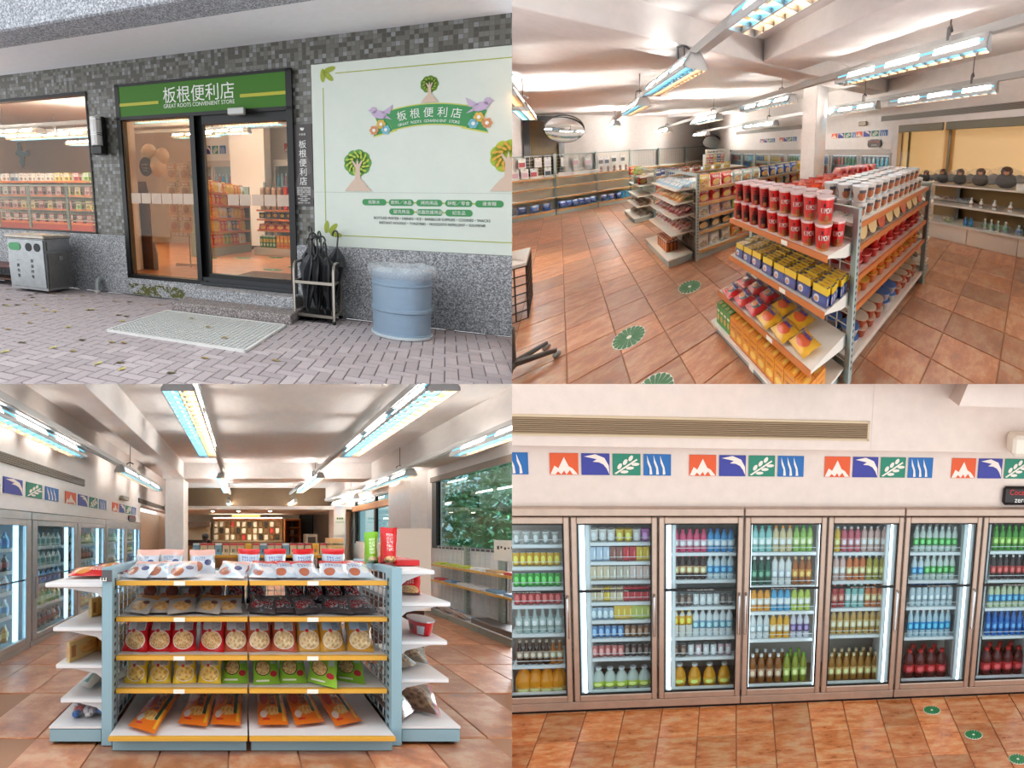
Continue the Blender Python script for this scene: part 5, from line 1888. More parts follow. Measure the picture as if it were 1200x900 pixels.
    bm = [Kit('snack_packet', R).body(MB().bag(.18, .16, .06, .1, 6, 6, seed=90 + i).move(rotz(-PI / 2 + .3 * i) @ rotx(-1.0)), PR('brown packet', (150, 128, 104), ('e', .5, .5, .3, .3, (90, 70, 56)), ('r', .1, .8, .9, .95, (206, 190, 170)), rough=.3), smooth=1) for i in range(2)]
    for r, z in enumerate((.131, .401)):
        for j in range(2):
            for i in range(6):
                bm[(i + j) % 2].put((1.62 + j * .15, 6.98 + i * .19, z + .01 * j), f'brown dried snack packet, {ORD[i]} from the post, {("outer", "inner")[j]} row, {("bottom", "fourth")[r]} end shelf of the third gondola', 'snack packet', 'brown packets on the third gondola end')
    sb = {n: Kit('snack_box', R).body(MB().box(-.08, .08, -.06, .06, 0, .16, front_uv=True), PR('small box ' + n, c, ('r', .1, .5, .9, .85, (240, 236, 226)), rough=.4)) for n, c in (('blue', (60, 90, 150)), ('red', (206, 80, 66)), ('yellow', (234, 196, 70)), ('orange', (226, 130, 70)))}
    for i, n in enumerate(['blue', 'blue', 'blue', 'red', 'red', 'orange', 'red', 'orange', 'yellow', 'yellow', 'yellow', 'yellow', 'yellow', 'yellow']):
        sb[n].put((2.1 + i * .19, 7.05 + .25 * (i % 2), 1.101), f'{n} snack box on top of the third gondola, {ORD[i]} from its end post', 'box', 'boxes on the third gondola top')
    for i in range(9):
        sb[('red', 'red', 'orange')[i % 3]].put((2.1 + i * .19, 6.9, .801), f'{("red", "red", "orange")[i % 3]} snack box on the second shelf of the third gondola, {ORD[i]} from its end post', 'box', 'boxes on the third gondola second shelf')
    # little header stand behind
    k = Kit('display_stand', R)
    wp = P('stand white', (236, 230, 220), .5)
    k.part('header', MB().cbox(-.45, .45, -.02, .02, .38, .55, .01), wp)
    k.part('small_print', MB().marks(.75, .07, .43, -.02, 14), P('stand ink', (70, 70, 66), .6), kind='stuff')
    for z in (0, .2):
        k.part('shelf', MB().box(-.42, .42, -.02, .25, z - .02, z), wp)
    for x in (-.42, .42):
        k.part('side', MB().box(x - .01, x + .01, -.02, .25, -1.1, .38), wp)
    k.put((4.75, 8.5, 1.12), 'white display stand with printed header behind the crisp bags', 'display stand')
    for r in range(2):
        for i in range(5):
            sb[('orange', 'red', 'yellow', 'blue', 'orange')[i]].put((4.42 + i * .165, 8.58, 1.121 + r * .2), f'{("orange", "red", "yellow", "blue", "orange")[i]} small box, {ORD[i]} from the left, {("lower", "upper")[r]} shelf of the white display stand', 'box', 'boxes on the display stand')


def wall_shelves():
    R = SHOP
    g, sw, ry = GREY_G(), SHELF_W(), RAIL_Y()
    bays = [(-1.35, -.11), (-.11, .99), (.99, 2.05), (2.05, 3.1), (3.1, 4.2), (4.2, 5.3)]
    yf, yb = 9.9, 10.26
    wd = ('first', 'second', 'third', 'fourth', 'fifth', 'sixth')
    blue = [Kit('blue_pack', R).body(MB().bag(.2, .22, .12, .08, 7, 7, seed=100 + i).move(rotz(.2 * (i - 1)) @ rotx(.2)), PR('blue pack %d' % i, (66, 84, 160), ('e', .5, .5, .34, .26, ('n', (120, 140, 196), (50, 64, 136), 9.0)), ('r', .2, .8, .8, .92, (206, 212, 230)), rough=.25), smooth=1) for i in range(3)]
    n = 0
    for b, (xa, xb) in enumerate(bays):
        k = Kit('wall_shelf', R)
        k.part('post', MB().box(xa - .03, xa + .03, yb - .04, yb, 0, 1.82), g)
        k.part('top_rail', MB().box(xa, xb, yb - .03, yb, 1.77, 1.8), g)
        if b < 2 or b > 2:
            k.part('wire_panel', MB().grid(1, yb - .01, xa + .04, xb - .04, 1.2, 1.77, .09, .004), P('wire pale', (214, 212, 204), .4, .2))
        else:
            k.part('peg_board', MB().box(xa + .03, xb - .03, yb - .02, yb, 1.2, 1.77), P('peg board', (226, 218, 206), .6))
        k.part('back_panel', MB().box(xa, xb, yb - .015, yb, .1, 1.2), P('shelf back', (238, 228, 212), .6))
        for z in (1.13, .84, .52):
            q = k.part('shelf', MB().box(xa + .02, xb - .02, yf + .06, yb, z - .02, z), sw)
            k.part('price_rail', MB().box(xa + .02, xb - .02, yf + .05, yf + .06, z - .035, z + .008), ry, under=q)
        k.part('base', MB().cbox(xa + .01, xb - .01, yf, yb, 0, .15, .006), g)
        k.part('base_rail', MB().box(xa + .02, xb - .02, yf - .012, yf, .11, .16), ry)
        k.put((0, 0, 0), f'grey wall shelf along the far wall, {wd[b]} bay from the black opening', 'shelf')
        m = {0: 4, 1: 6, 2: 4}.get(b, 0)
        for i in range(m):
            x = xa + .12 + (xb - xa - .15) * (i + .3) / m
            if b == 2 and i > 2:
                continue
            blue[n % 3].put((x, 10.02 + .04 * (n % 2), .161), f'blue packet on the base of the {wd[b]} wall shelf bay, {ORD[i]} from the left', 'packet', 'blue packets on the wall shelf base')
            n += 1
    tb = Kit('blue_pack', R).body(MB().cbox(-.07, .07, -.05, .05, 0, .24, .01), P('teal box', (24, 130, 176), .35))
    for i in range(2):
        tb.put((1.72 + i * .17, 10.02, .161), f'teal blue box at the end of the wall shelf base, {("left", "right")[i]} one of the pair', 'box', 'teal boxes on the wall shelf base')
    card = {n: Kit('hanging_card', R).body(MB().box(-.08, .08, -.01, .0, -.28, 0, front_uv=True), PR('card ' + n, (236, 232, 226), ('r', .1, .15, .9, .6, c), ('r', .42, .88, .58, .94, (90, 90, 90)), rough=.5)) for n, c in (('pale', (226, 220, 222)), ('pink', (220, 176, 190)), ('dark', (50, 50, 52)), ('red', (190, 60, 70)))}
    for i, (n_, x, z) in enumerate((('red', -.85, 1.73), ('pale', -.5, 1.73), ('pale', -.28, 1.73), ('pale', .12, 1.7), ('pink', .42, 1.68), ('pink', .75, 1.66), ('dark', 1.12, 1.64), ('dark', 1.3, 1.64), ('dark', 1.52, 1.68), ('dark', 1.8, 1.68))):
        card[n_].put((x, 10.23, z), f'{n_} pouch on a card hanging on the wall shelf grid, {ORD[i]} from the left', 'hanging pouch', 'pouches hanging on the wall shelf')
    for i, (n_, x) in enumerate((('pink', -1.0), ('pink', -.8), ('red', -.6), ('dark', -.28))):
        card[n_].put((x, 10.22, 1.43), f'{n_} pouch in the lower hanging row, {ORD[i]} from the left, first shelf bays', 'hanging pouch', 'pouches in the lower hanging row')
    wb = Kit('gift_box', R).body(MB().cbox(-.12, .12, -.08, .08, 0, .12, .006), P('white gift box', (232, 228, 226), .5))
    for i in range(6):
        wb.put((.08 + i * .16 if i < 3 else .2 + i * .14, 10.05, 1.131), f'white gift box on the second wall shelf bay, {ORD[i]} from the left', 'box', 'gift boxes on the wall shelf')
    fig = Kit('bottle_opener', R).body(MB().lathe([(.03, 0), (.045, .02), (.03, .08), (.045, .13), (.03, .19), (1e-5, .2)], 8), P('opener brown', (120, 60, 44), .4), smooth=.8)
    for i in range(5):
        fig.put((1.12 + i * .19, 10.05, 1.131), f'small brown figurine on the third wall shelf bay, {ORD[i]} from the left', 'figurine', 'figurines on the wall shelf')


def right_shelf():
    R = SHOP
    sw = SHELF_W()
    k = Kit('side_shelf', R)
    for i in range(5):
        a = 1.30 - i * .62
        k.part('base_panel', MB().cbox(5.40, 5.86, a - .615, a, 0, .275, .006), P('base cream', (226, 212, 196), .55))
    k.part('base_top', MB().box(5.37, 5.88, -1.9, 1.31, .275, .295), sw)
    for z in (.62, .97):
        k.part('shelf', MB().box(5.42, 5.88, -1.9, 1.28, z - .025, z), sw)
    k.part('back_board', MB().box(5.88, 5.9, -1.9, 1.31, .28, 1.0), P('back olive', (150, 120, 74), .7))
    for y in (.92, .0, -.9):
        k.part('upright', MB().box(5.8, 5.86, y - .03, y + .03, .28, .97), P('upright grey', (120, 122, 112), .5))
    k.put((0, 0, 0), 'low cream wall shelf under the roller blinds', 'shelf')
    # plush toys wrapped in clear bags
    for i, (y, s) in enumerate(((1.42, .8), (1.14, .95), (.88, 1.0), (.60, 1.1), (.28, 1.25))):
        kk = Kit('plush_toy', R)
        dk, face = P('plush dark', (26, 24, 26), .9, vary=.4), P('plush tan', (206, 132, 84), .8)
        kk.part('body', MB().ball((0, 0, .09 * s), .11 * s, 12, 7, sx=.8, sy=1.1, sz=.85), dk, smooth=1)
        kk.part('head', MB().ball((-.02 * s, 0, .21 * s), .062 * s, 10, 6), P('plush brown', (84, 58, 42), .9), smooth=1)
        kk.part('face', MB().ball((-.06 * s, 0, .2 * s), .034 * s, 8, 5, sx=.7), face, smooth=1)
        for sy in (-1, 1):
            kk.part('wing', MB().ball((-.02, sy * .12 * s, .1 * s), .06 * s, 8, 5, sx=.6, sz=1.3), P('plush grey', (120, 114, 108), .9, vary=.3), smooth=1)
        fb = MB().ball((0, 0, .13 * s), .17 * s, 12, 7, sx=.75, sy=1.15, sz=.8)
        rr = random.Random(i)
        fb.v = [(a + rr.uniform(-.02, .02), b + rr.uniform(-.025, .025), max(.002, c + rr.uniform(-.02, .02))) for a, b, c in fb.v]
        kk.part('clear_bag', fb, FILM('clear wrap', (236, 238, 240), .13, .12), fix=False)
        kk.put((5.62, y, .971), f'dark plush bird toy in a clear bag on the low wall shelf, {ORD[i]} from the left', 'plush toy', 'plush toys on the low wall shelf')
    kk = Kit('camera_box', R)
    kk.part('box', MB().cbox(-.05, .05, -.2, .2, 0, .1, .006), P('box white', (236, 234, 230), .5))
    kk.part('lens_print', MB().prism([(-.13 + .04 * u, .045 + .036 * v) for u, v in disc(16)], -.056, -.05, plane='yz'), P('lens dark', (60, 60, 62), .4))
    kk.put((5.5, -.05, .971), 'white box with a round lens print on the low wall shelf', 'box')
    sb = Kit('small_bottle', R)
    sb.part('bottle', MB().lathe([(.028, 0), (.03, .01), (.03, .08), (.012, .11), (.012, .13)], 10), P('bottle white', (232, 230, 226), .35), smooth=.7)
    sb.part('label', MB().lathe([(.0308, .03), (.0308, .06)], 10), P('bottle label tan', (160, 120, 90), .5), smooth=.7)
    sb.part('cap', MB().lathe([(.013, .125), (.013, .15), (1e-5, .15)], 8), P('cap clear', (206, 206, 206), .3), smooth=.7)
    for i, y in enumerate((.68, .55, .38, .19, -.03)):
        sb.put((5.55, y, .621), f'small white bottle on the middle of the low wall shelf, {ORD[i]} from the left', 'bottle', 'small white bottles')
    fp = [Kit('wrapped_shirt', R).body(MB().bag(.22, .2, .07, .05, 7, 7, seed=120 + i).move(rotz(-PI / 2) @ rotx(-1.35), (0, 0, .02)), PR('wrap %d' % i, (214, 214, 216), ('n', (240, 240, 244), (120, 122, 130), 6.0) and ('e', .5, .5, .3, .3, ('n', (236, 236, 240), (110, 110, 120), 8.0)), rough=.2), smooth=1) for i in range(2)]
    for i, y in enumerate((1.2, .98, .8)):
        fp[i % 2].put((5.66, y, .621), f'flat clear-wrapped garment on the middle of the low wall shelf, {ORD[i]} from the left', 'garment', 'wrapped garments')
    pl = Kit('dried_fruit_bag', R)
    pl.part('bag', MB().ball((0, 0, .07), .1, 10, 6, sx=.7, sz=.75), FILM('clear wrap', (236, 238, 240), .13, .12), smooth=1)
    rr = random.Random(2)
    for i in range(9):
        pl.part('fruit', MB().ball((rr.uniform(-.04, .04), rr.uniform(-.07, .07), .03 + rr.uniform(0, .07)), .026, 6, 4), P('fruit %d' % (i % 3), ((170, 180, 110), (206, 190, 140), (190, 150, 100))[i % 3], .6), smooth=1)
    pl.put((5.5, .98, .296), 'round clear bag of dried fruit on the low wall shelf base', 'bag')

    def bottle(nm, body, label, cap, r=.032, h=.17):
        kk = Kit('water_bottle', R)
        kk.part('bottle', MB().lathe([(r * .9, 0), (r, .008), (r, h * .6), (r * .4, h * .82), (r * .4, h * .88)], 10), P('bl ' + nm, body, .15, Transmission_Weight=.25), smooth=.7)
        kk.part('label', MB().lathe([(r * 1.02, h * .28), (r * 1.02, h * .52)], 10), P('bl label ' + nm, label, .4), smooth=.7)
        kk.part('cap', MB().lathe([(r * .42, h * .86), (r * .42, h), (1e-5, h)], 8), P('bl cap ' + nm, cap, .4), smooth=.7)
        return kk
    b1 = bottle('blue', (60, 150, 200), (40, 120, 190), (60, 140, 200), h=.15)
    b2 = bottle('clear', (190, 206, 200), (110, 160, 120), (220, 226, 222))
    b3 = bottle('white', (206, 216, 224), (70, 110, 180), (226, 230, 236), h=.15)
    for i, y in enumerate((.73, .655)):
        b1.put((5.5, y, .296), f'blue bottle on the low wall shelf base, {("left", "right")[i]} one of the pair', 'bottle', 'blue bottles on the low base')
    for i, y in enumerate((.47, .39, .31, .22)):
        b2.put((5.5, y, .296), f'clear bottle with green label on the low wall shelf base, {ORD[i]} from the left', 'bottle', 'clear bottles on the low base')
    for i, y in enumerate((.07, -.01, -.2, -.28, -.36)):
        b3.put((5.5, y, .296), f'pale bottle with blue label on the low wall shelf base, {ORD[i]} from the left', 'bottle', 'pale bottles on the low base')


def far_coolers():
    R = SHOP
    bd = [8.4, 7.6, 6.8, 6.0, 5.2, 4.4, 3.57, 2.77, 2.02]
    st = P('cooler frame steel', (186, 180, 176), .35, .6)
    tones = [P('far goods %d' % i, c, .4) for i, c in enumerate(((120, 190, 206), (206, 210, 206), (80, 130, 80), (200, 90, 80), (230, 190, 90), (60, 110, 170)))]
    for u, (a, b) in enumerate(((0, 3), (3, 6), (6, 8))):
        k = Kit('glass_cooler', R)
        ya, yb = bd[b], bd[a]
        k.part('cabinet', MB().box(5.44, 5.94, ya, yb, 1.5, 1.6).box(5.44, 5.94, ya, yb, 0, .14).box(5.9, 5.94, ya, yb, .14, 1.5), st)
        k.part('light_strip', MB().box(5.47, 5.5, ya + .05, yb - .05, 1.45, 1.49), EM('cooler strip', (236, 246, 255), STRIP))
        for i in range(a, b):
            y0, y1 = bd[i + 1], bd[i]
            q = k.part('door', MB().box(5.4, 5.44, y0 + .01, y0 + .06, .14, 1.52).box(5.4, 5.44, y1 - .06, y1 - .01, .14, 1.52).box(5.4, 5.44, y0, y1, 1.46, 1.53).box(5.4, 5.44, y0, y1, .14, .2), st)
            k.part('pane', MB().box(5.415, 5.42, y0 + .06, y1 - .06, .2, 1.46), GLASS('cooler glass', (240, 248, 250), 0, .6), under=q)
        for z in (.45, .72, .98, 1.22):
            k.part('shelf', MB().box(5.5, 5.88, ya + .02, yb - .02, z - .015, z), P('white wire shelf', (230, 232, 232), .5))
        wd = ('left of the far bags, beside the small mirror', 'half hidden behind the column', 'with two doors right of the column')[u]
        k.put((0, 0, 0), 'glass door drink cooler on the far wall, ' + wd, 'cooler')
        for r, z in enumerate((.72, .98, 1.22)):
            mb = MB()
            n = int((yb - ya) / .1)
            for c in range(n):
                q = (c // 4 + r * 2 + u) % 6
                mb.lathe([(.035, 0, q), (.035, .13, q), (.014, .18, 1), (.014, .2, 1)], 6, (5.55, ya + .06 + c * .1, z))
            one('bottle_row', R, mb, tones, f'far {("lower", "middle", "upper")[r]} row of drinks in the cooler ' + wd, 'bottles', kind='stuff', smooth=.7)
    fcol = [P('frieze orange', (222, 88, 40), .6), P('frieze indigo', (56, 62, 150), .6), P('frieze green', (34, 130, 104), .6), P('frieze blue', (32, 104, 172), .6)]
    fw = P('frieze white', (240, 226, 214), .6)
    for s, (y, z) in enumerate(((7.05, 1.84), (6.45, 1.84), (5.5, 1.85), (4.55, 1.86), (3.55, 1.87), (2.88, 1.88))):
        k = Kit('frieze_decal', R)
        for q in range(4):
            if s == 0 and q < 3:
                continue
            mb = MB()
            frieze_square(mb, q * .19, q * .19 + .16, 0, .12, -.006, 0, q, 0, 1)
            mb.move(rotz(-PI / 2))
            k.part('square', mb, [fcol[q], fw])
        k.put((5.395, y, z), 'coloured frieze squares over the far coolers, ' + ('lone blue square at the left end', 'first full set from the left', 'second full set, just left of the column', 'third set, behind the column', 'set just right of the column', 'last set before the blinds')[s], 'decal', 'frieze decals over the far coolers')
    k = Kit('oval_sign', R)
    k.part('panel', MB().prism([(-.15, -.03), (-.12, -.085), (.12, -.085), (.15, -.03), (.14, .06), (.08, .085), (-.08, .085), (-.14, .06)], -.02, 0).move(rotz(-PI / 2)), P('sign black', (34, 26, 26), .4))
    k.part('lettering', MB().text('CocaCola', .06, (0, -.021, .015), width=.22, align='CENTER').move(rotz(-PI / 2)), P('cola red', (206, 40, 40), .4))
    k.part('lettering', MB().text('zero', .07, (0, -.021, -.055), width=.12, align='CENTER').move(rotz(-PI / 2)), P('sign white', (238, 240, 235), .4))
    k.put((5.39, 2.42, 1.73), 'small dark rounded drink sign over the far cooler', 'sign')
    one('speaker', R, MB().cbox(-.05, 0, -.09, .09, -.05, .05, .012), P('speaker grey', (170, 164, 150), .6), 'small grey speaker box on the soffit above the frieze', 'speaker', (5.39, 2.72, 2.17))


def shop_small():
    R = SHOP
    for (x, y, z, rx, rz, lb) in ((.16, 9.8, 2.54, .48, .40, 'large round convex mirror before the black opening'), (5.0, 9.3, 1.98, .42, .27, 'small round convex mirror in the far corner above the coolers')):
        k = Kit('convex_mirror', R)
        mb = MB()
        prof = [(math.sin(a), -math.cos(a) * .35 + .30) for a in np.linspace(1e-4, 1.05, 8)]
        s = 1 / prof[-1][0]
        vs = MB().lathe([(p[0] * s, p[1] - .1) for p in prof], 28)
        vs.v = [(a * rx, c * .22, b * rz) for a, b, c in vs.v]
        k.part('mirror', vs, P('mirror', (236, 238, 240), .03, 1.0), smooth=1)
        vs.move(rotx(.2))
        rim = MB().tube([(rx * u, .02, rz * v) for u, v in disc(28)], .02, 6, closed=True)
        k.part('rim', rim.move(rotx(.2)), BLACKM(), smooth=1)
        k.part('bracket', MB().tube([(0, .05, 0), (0, .4, .12)], .02, 6), BLACKM())
        k.put((x, y, z), lb, 'mirror')
    dec = decal_kit(R, .155)
    for i, (x, y) in enumerate(((1.36, 3.1), (.52, 2.71), (.55, 1.93))):
        dec.put((x, y, .001), ['green leaf decal on the tiles, the far one by the second gondola', 'green leaf decal on the tiles, largest and whole', 'green leaf decal cut by the lower edge of the tiled floor'][i], 'floor decal', 'leaf decals on the shop floor')
    k = Kit('wire_stand', R)
    bw = P('wire black', (52, 40, 36), .5, .3)
    k.part('wire_panel', MB().grid(0, 0, -.3, .3, 0, .62, .1, .006), bw)
    k.part('wire_panel', MB().grid(1, -.3, -.5, 0, 0, .62, .1, .006), bw)
    k.part('basket', MB().box(-.5, 0, -.3, .3, .62, .66), P('basket white', (226, 222, 216), .5))
    k.put((-.33, 4.25, 0), 'black wire stand cut by the dividing edge beside the tiled floor', 'stand')
    k = Kit('yellow_pack', R).body(MB().bag(.3, .2, .16, .1, 6, 6, seed=7).move(rotz(-.6)), P('yellow wrap', (240, 196, 40), .4), smooth=1)
    k.put((-.72, 5.6, .62), 'yellow pack on the stand at the dividing edge', 'packet')
    k = Kit('chair_base', R)
    bk = P('chair black', (26, 26, 27), .4)
    for a in (0.05, .75, 1.9, 3.3, 4.6):
        c, s = math.cos(a), math.sin(a)
        L = k.part('leg', MB().tube([(0, 0, .14), (.3 * c, .3 * s, .075)], [.03, .02], 8), bk, smooth=1)
        k.part('caster', MB().ball((.3 * c, .3 * s, .035), .034, 8, 6), P('caster chrome', (150, 150, 150), .3, .8), under=L, smooth=1)
    k.part('stem', MB().tube([(0, 0, .1), (0, 0, .45)], .03, 8), bk)
    k.put((-.36, 2.93, 0), 'black swivel chair base on casters at the dividing edge', 'chair')
# ================================================================ 3. the aisle with the snack gondola
def aisle_shell():
    R = AISLE
    white = m_plaster('white wall', (236, 230, 226))
    ceil = m_plaster('white ceiling', (232, 228, 226))
    fl = shell('floor', R, MB().box(-4, 5.5, .9, 10, -.15, -.012), P('floor grout', (172, 128, 100), .9))
    lay_tiles(R, fl, [-.08 + .41 * i for i in range(-9, 14)], [.24 + .41 * i for i in range(1, 22)], 0, m_terracotta(), in_view(R, 25), gap=.008)
    shell('ceiling', R, MB().box(-2.6, 3.6, 1.5, 9.2, 2.95, 3.05), ceil)
    for x0, x1, y0, y1, z0 in ((-1.68, -1.40, 1.5, 5.4, 2.60), (-1.9, 3.4, 5.4, 5.78, 2.58), (3.0, 3.42, 1.5, 9.0, 2.46)):
        shell('ceiling_beam', R, MB().cbox(x0, x1, y0, y1, z0, 2.97, .006), white)
    shell('column', R, MB().cbox(-1.84, -1.40, 5.42, 5.85, 0, 2.6, .01), white)
    shell('column', R, MB().cbox(3.08, 3.42, 4.25, 4.9, 0, 2.47, .01), white)
    shell('column', R, MB().cbox(2.74, 3.12, 7.0, 7.4, 0, 2.15, .01), white)
    w = MB().box(-2.62, -2.42, 1.5, 5.42, 1.55, 3.0).box(-2.62, -2.42, 5.42, 9, 1.95, 3.0)
    shell('wall_left', R, w, white)
    shell('wall_side', R, MB().box(-3.4, -3.3, 1.5, 9.2, 0, 2.0), m_plaster('cream panel', (238, 222, 200)))
    for n, (a, c) in enumerate(((1.5, 3.49), (5.3, 7.4))):
        g = bpy.data.objects.new('trim_%d' % (5 + n), None)
        g.location = R.world((-2.42, a, 2.06)).tolist()
        g['kind'] = 'structure'
        COL.objects.link(g)
        shell('grille_back', R, MB().box(-2.42, -2.405, a, c, 2.01, 2.115), P('grille dark', (92, 84, 74), .6), g)
        m = MB()
        for i in range(5):
            m.box(-2.41, -2.395, a, c, 2.018 + i * .02, 2.026 + i * .02)
        shell('slats', R, m, P('grille slat', (136, 126, 112), .5), g)
    # right wall with its windows
    w = MB().box(3.4, 3.55, 1.5, 9.2, 0, 1.06).box(3.4, 3.55, 1.5, 9.2, 2.28, 3.0).box(3.4, 3.55, 4.12, 4.95, 1.0, 2.3).box(3.4, 3.55, 7.0, 9.2, 1.0, 2.3)
    shell('wall_right', R, w, white)
    wn = bpy.data.objects.new('window_3', None)
    wn.location = R.world((3.45, 3.2, 1.6)).tolist()
    wn['kind'] = 'structure'
    COL.objects.link(wn)
    f = MB().box(3.38, 3.46, 4.04, 4.13, 1.06, 2.28).box(3.38, 3.46, 1.5, 4.12, 1.04, 1.09).box(3.38, 3.46, 1.5, 4.12, 2.24, 2.29).box(3.40, 3.45, 2.55, 2.58, 1.06, 2.26)
    shell('frame', R, f, BLACKM(), wn)
    shell('pane', R, MB().box(3.42, 3.425, 1.5, 4.06, 1.08, 2.25), GLASS('tinted glass', (190, 220, 224), 0, 1.0), wn)
    shell('blind_box', R, MB().box(3.34, 3.4, 1.5, 4.12, 2.2, 2.29), P('blind brown', (132, 116, 104), .6), wn)
    wn = bpy.data.objects.new('window_4', None)
    wn.location = R.world((3.45, 6, 1.6)).tolist()
    wn['kind'] = 'structure'
    COL.objects.link(wn)
    f = MB().box(3.38, 3.46, 4.95, 5.0, 1.0, 2.28).box(3.38, 3.46, 6.95, 7.0, 1.0, 2.28).box(3.38, 3.46, 5.9, 5.96, 1.0, 2.28).box(3.38, 3.46, 4.95, 7.0, 2.24, 2.29)
    shell('frame', R, f, BLACKM(), wn)
    shell('pelmet', R, MB().cbox(3.3, 3.42, 4.95, 7.0, 1.94, 2.1, .008), P('pelmet wood', (178, 122, 66), .5, vary=.15), wn)
    shell('pane', R, MB().box(3.42, 3.425, 5.0, 6.95, 1.0, 2.25), GLASS('tinted glass', (190, 220, 224), 0, 1.0), wn)
    # back of the room
    shell('wall_back', R, MB().box(-3.4, 4.2, 9.0, 9.1, 0, 3.0), m_plaster('back wall', (232, 224, 214)))
    shell('ceiling_drop', R, MB().cbox(-2.4, 3.4, 7.0, 9.0, 2.02, 2.13, .006), ceil)
    shell('void_wall', R, MB().box(-2.6, 3.6, 8.4, 8.5, 2.13, 2.95), P('void brown', (112, 90, 66), .8, vary=.1))
    for i, x in enumerate((-.98, -.15, .85)):
        k = Kit('downlight', R)
        k.part('ring', MB().lathe([(.055, 0), (.07, .01), (.07, .02)], 14), P('ring white', (236, 234, 230), .5))
        k.part('lamp', MB().lathe([(.05, -.002), (1e-5, -.002)], 14), EM('downlight glow', (255, 240, 214), 60.0))
        k.put((x, 7.35, 2.0), ['left downlight in the lowered ceiling over the counter', 'middle downlight in the lowered ceiling over the counter', 'right downlight in the lowered ceiling over the counter'][i], 'lamp', 'downlights over the counter')


def aisle_objects():
    R = AISLE
    k1 = {}
    for L, x, y, z, w, fl_, lb in ((1.45, -2.17, 2.33, 2.3, .2, 1, 'long lamp over the coolers, cut by the left frame edge'), (1.75, -2.03, 4.65, 2.3, .17, 1, 'second lamp over the coolers, before the white column'), (1.85, -.60, 3.02, 2.6, .31, 0, 'big twin tube lamp in the left middle of the ceiling'), (1.9, -.50, 5.98, 2.5, .2, 0, 'second lamp of the left middle row, at the cross beam'), (1.8, -.50, 9.4 - .9, 2.3, .15, 0, 'last small lamp of the left middle row'),
                                     (1.85, 1.82, 3.02, 2.6, .31, 0, 'big twin tube lamp in the right middle of the ceiling'), (1.9, 1.68, 5.95, 2.5, .2, 0, 'second lamp of the right middle row, at the cross beam'), (1.8, 1.70, 8.4, 2.3, .15, 0, 'last small lamp of the right middle row'),
                                     (1.3, 2.85, 2.42, 2.32, .22, 0, 'lamp by the big window at the dividing edge'), (1.5, 2.92, 4.75, 2.3, .2, 0, 'lamp before the right white column by the windows'), (1.6, 3.0, 6.9, 2.22, .16, 0, 'last small lamp by the wooden pelmet')):
        lamp_kit(R, 'y', L, w=w, flip=bool(fl_), gain=3.0 if y > 5.5 else 1.0).put((x, y, z), lb, 'lamp', 'ceiling lamps of the aisle')
    for c, a, b, z, lb in ((-.48, 1.9, 9, 2.72, 'lighting trunk of the left middle lamp row'), (1.70, 1.9, 9, 2.72, 'lighting trunk of the right middle lamp row'), (-2.06, 1.4, 5.4, 2.42, 'lighting trunk above the coolers'), (2.86, 1.6, 8, 2.43, 'lighting trunk along the windows')):
        trunk(R, 'y', c, a, b, z, lb, .04)
    aisle_gondola()
    aisle_goods()
    aisle_coolers()
    aisle_right()
    aisle_back()
    aisle_trees()


BLUE_G = lambda: P('gondola blue grey', (142, 176, 188), .45, .1)
RAIL_YE = lambda: P('rail yellow', (222, 166, 52), .45)


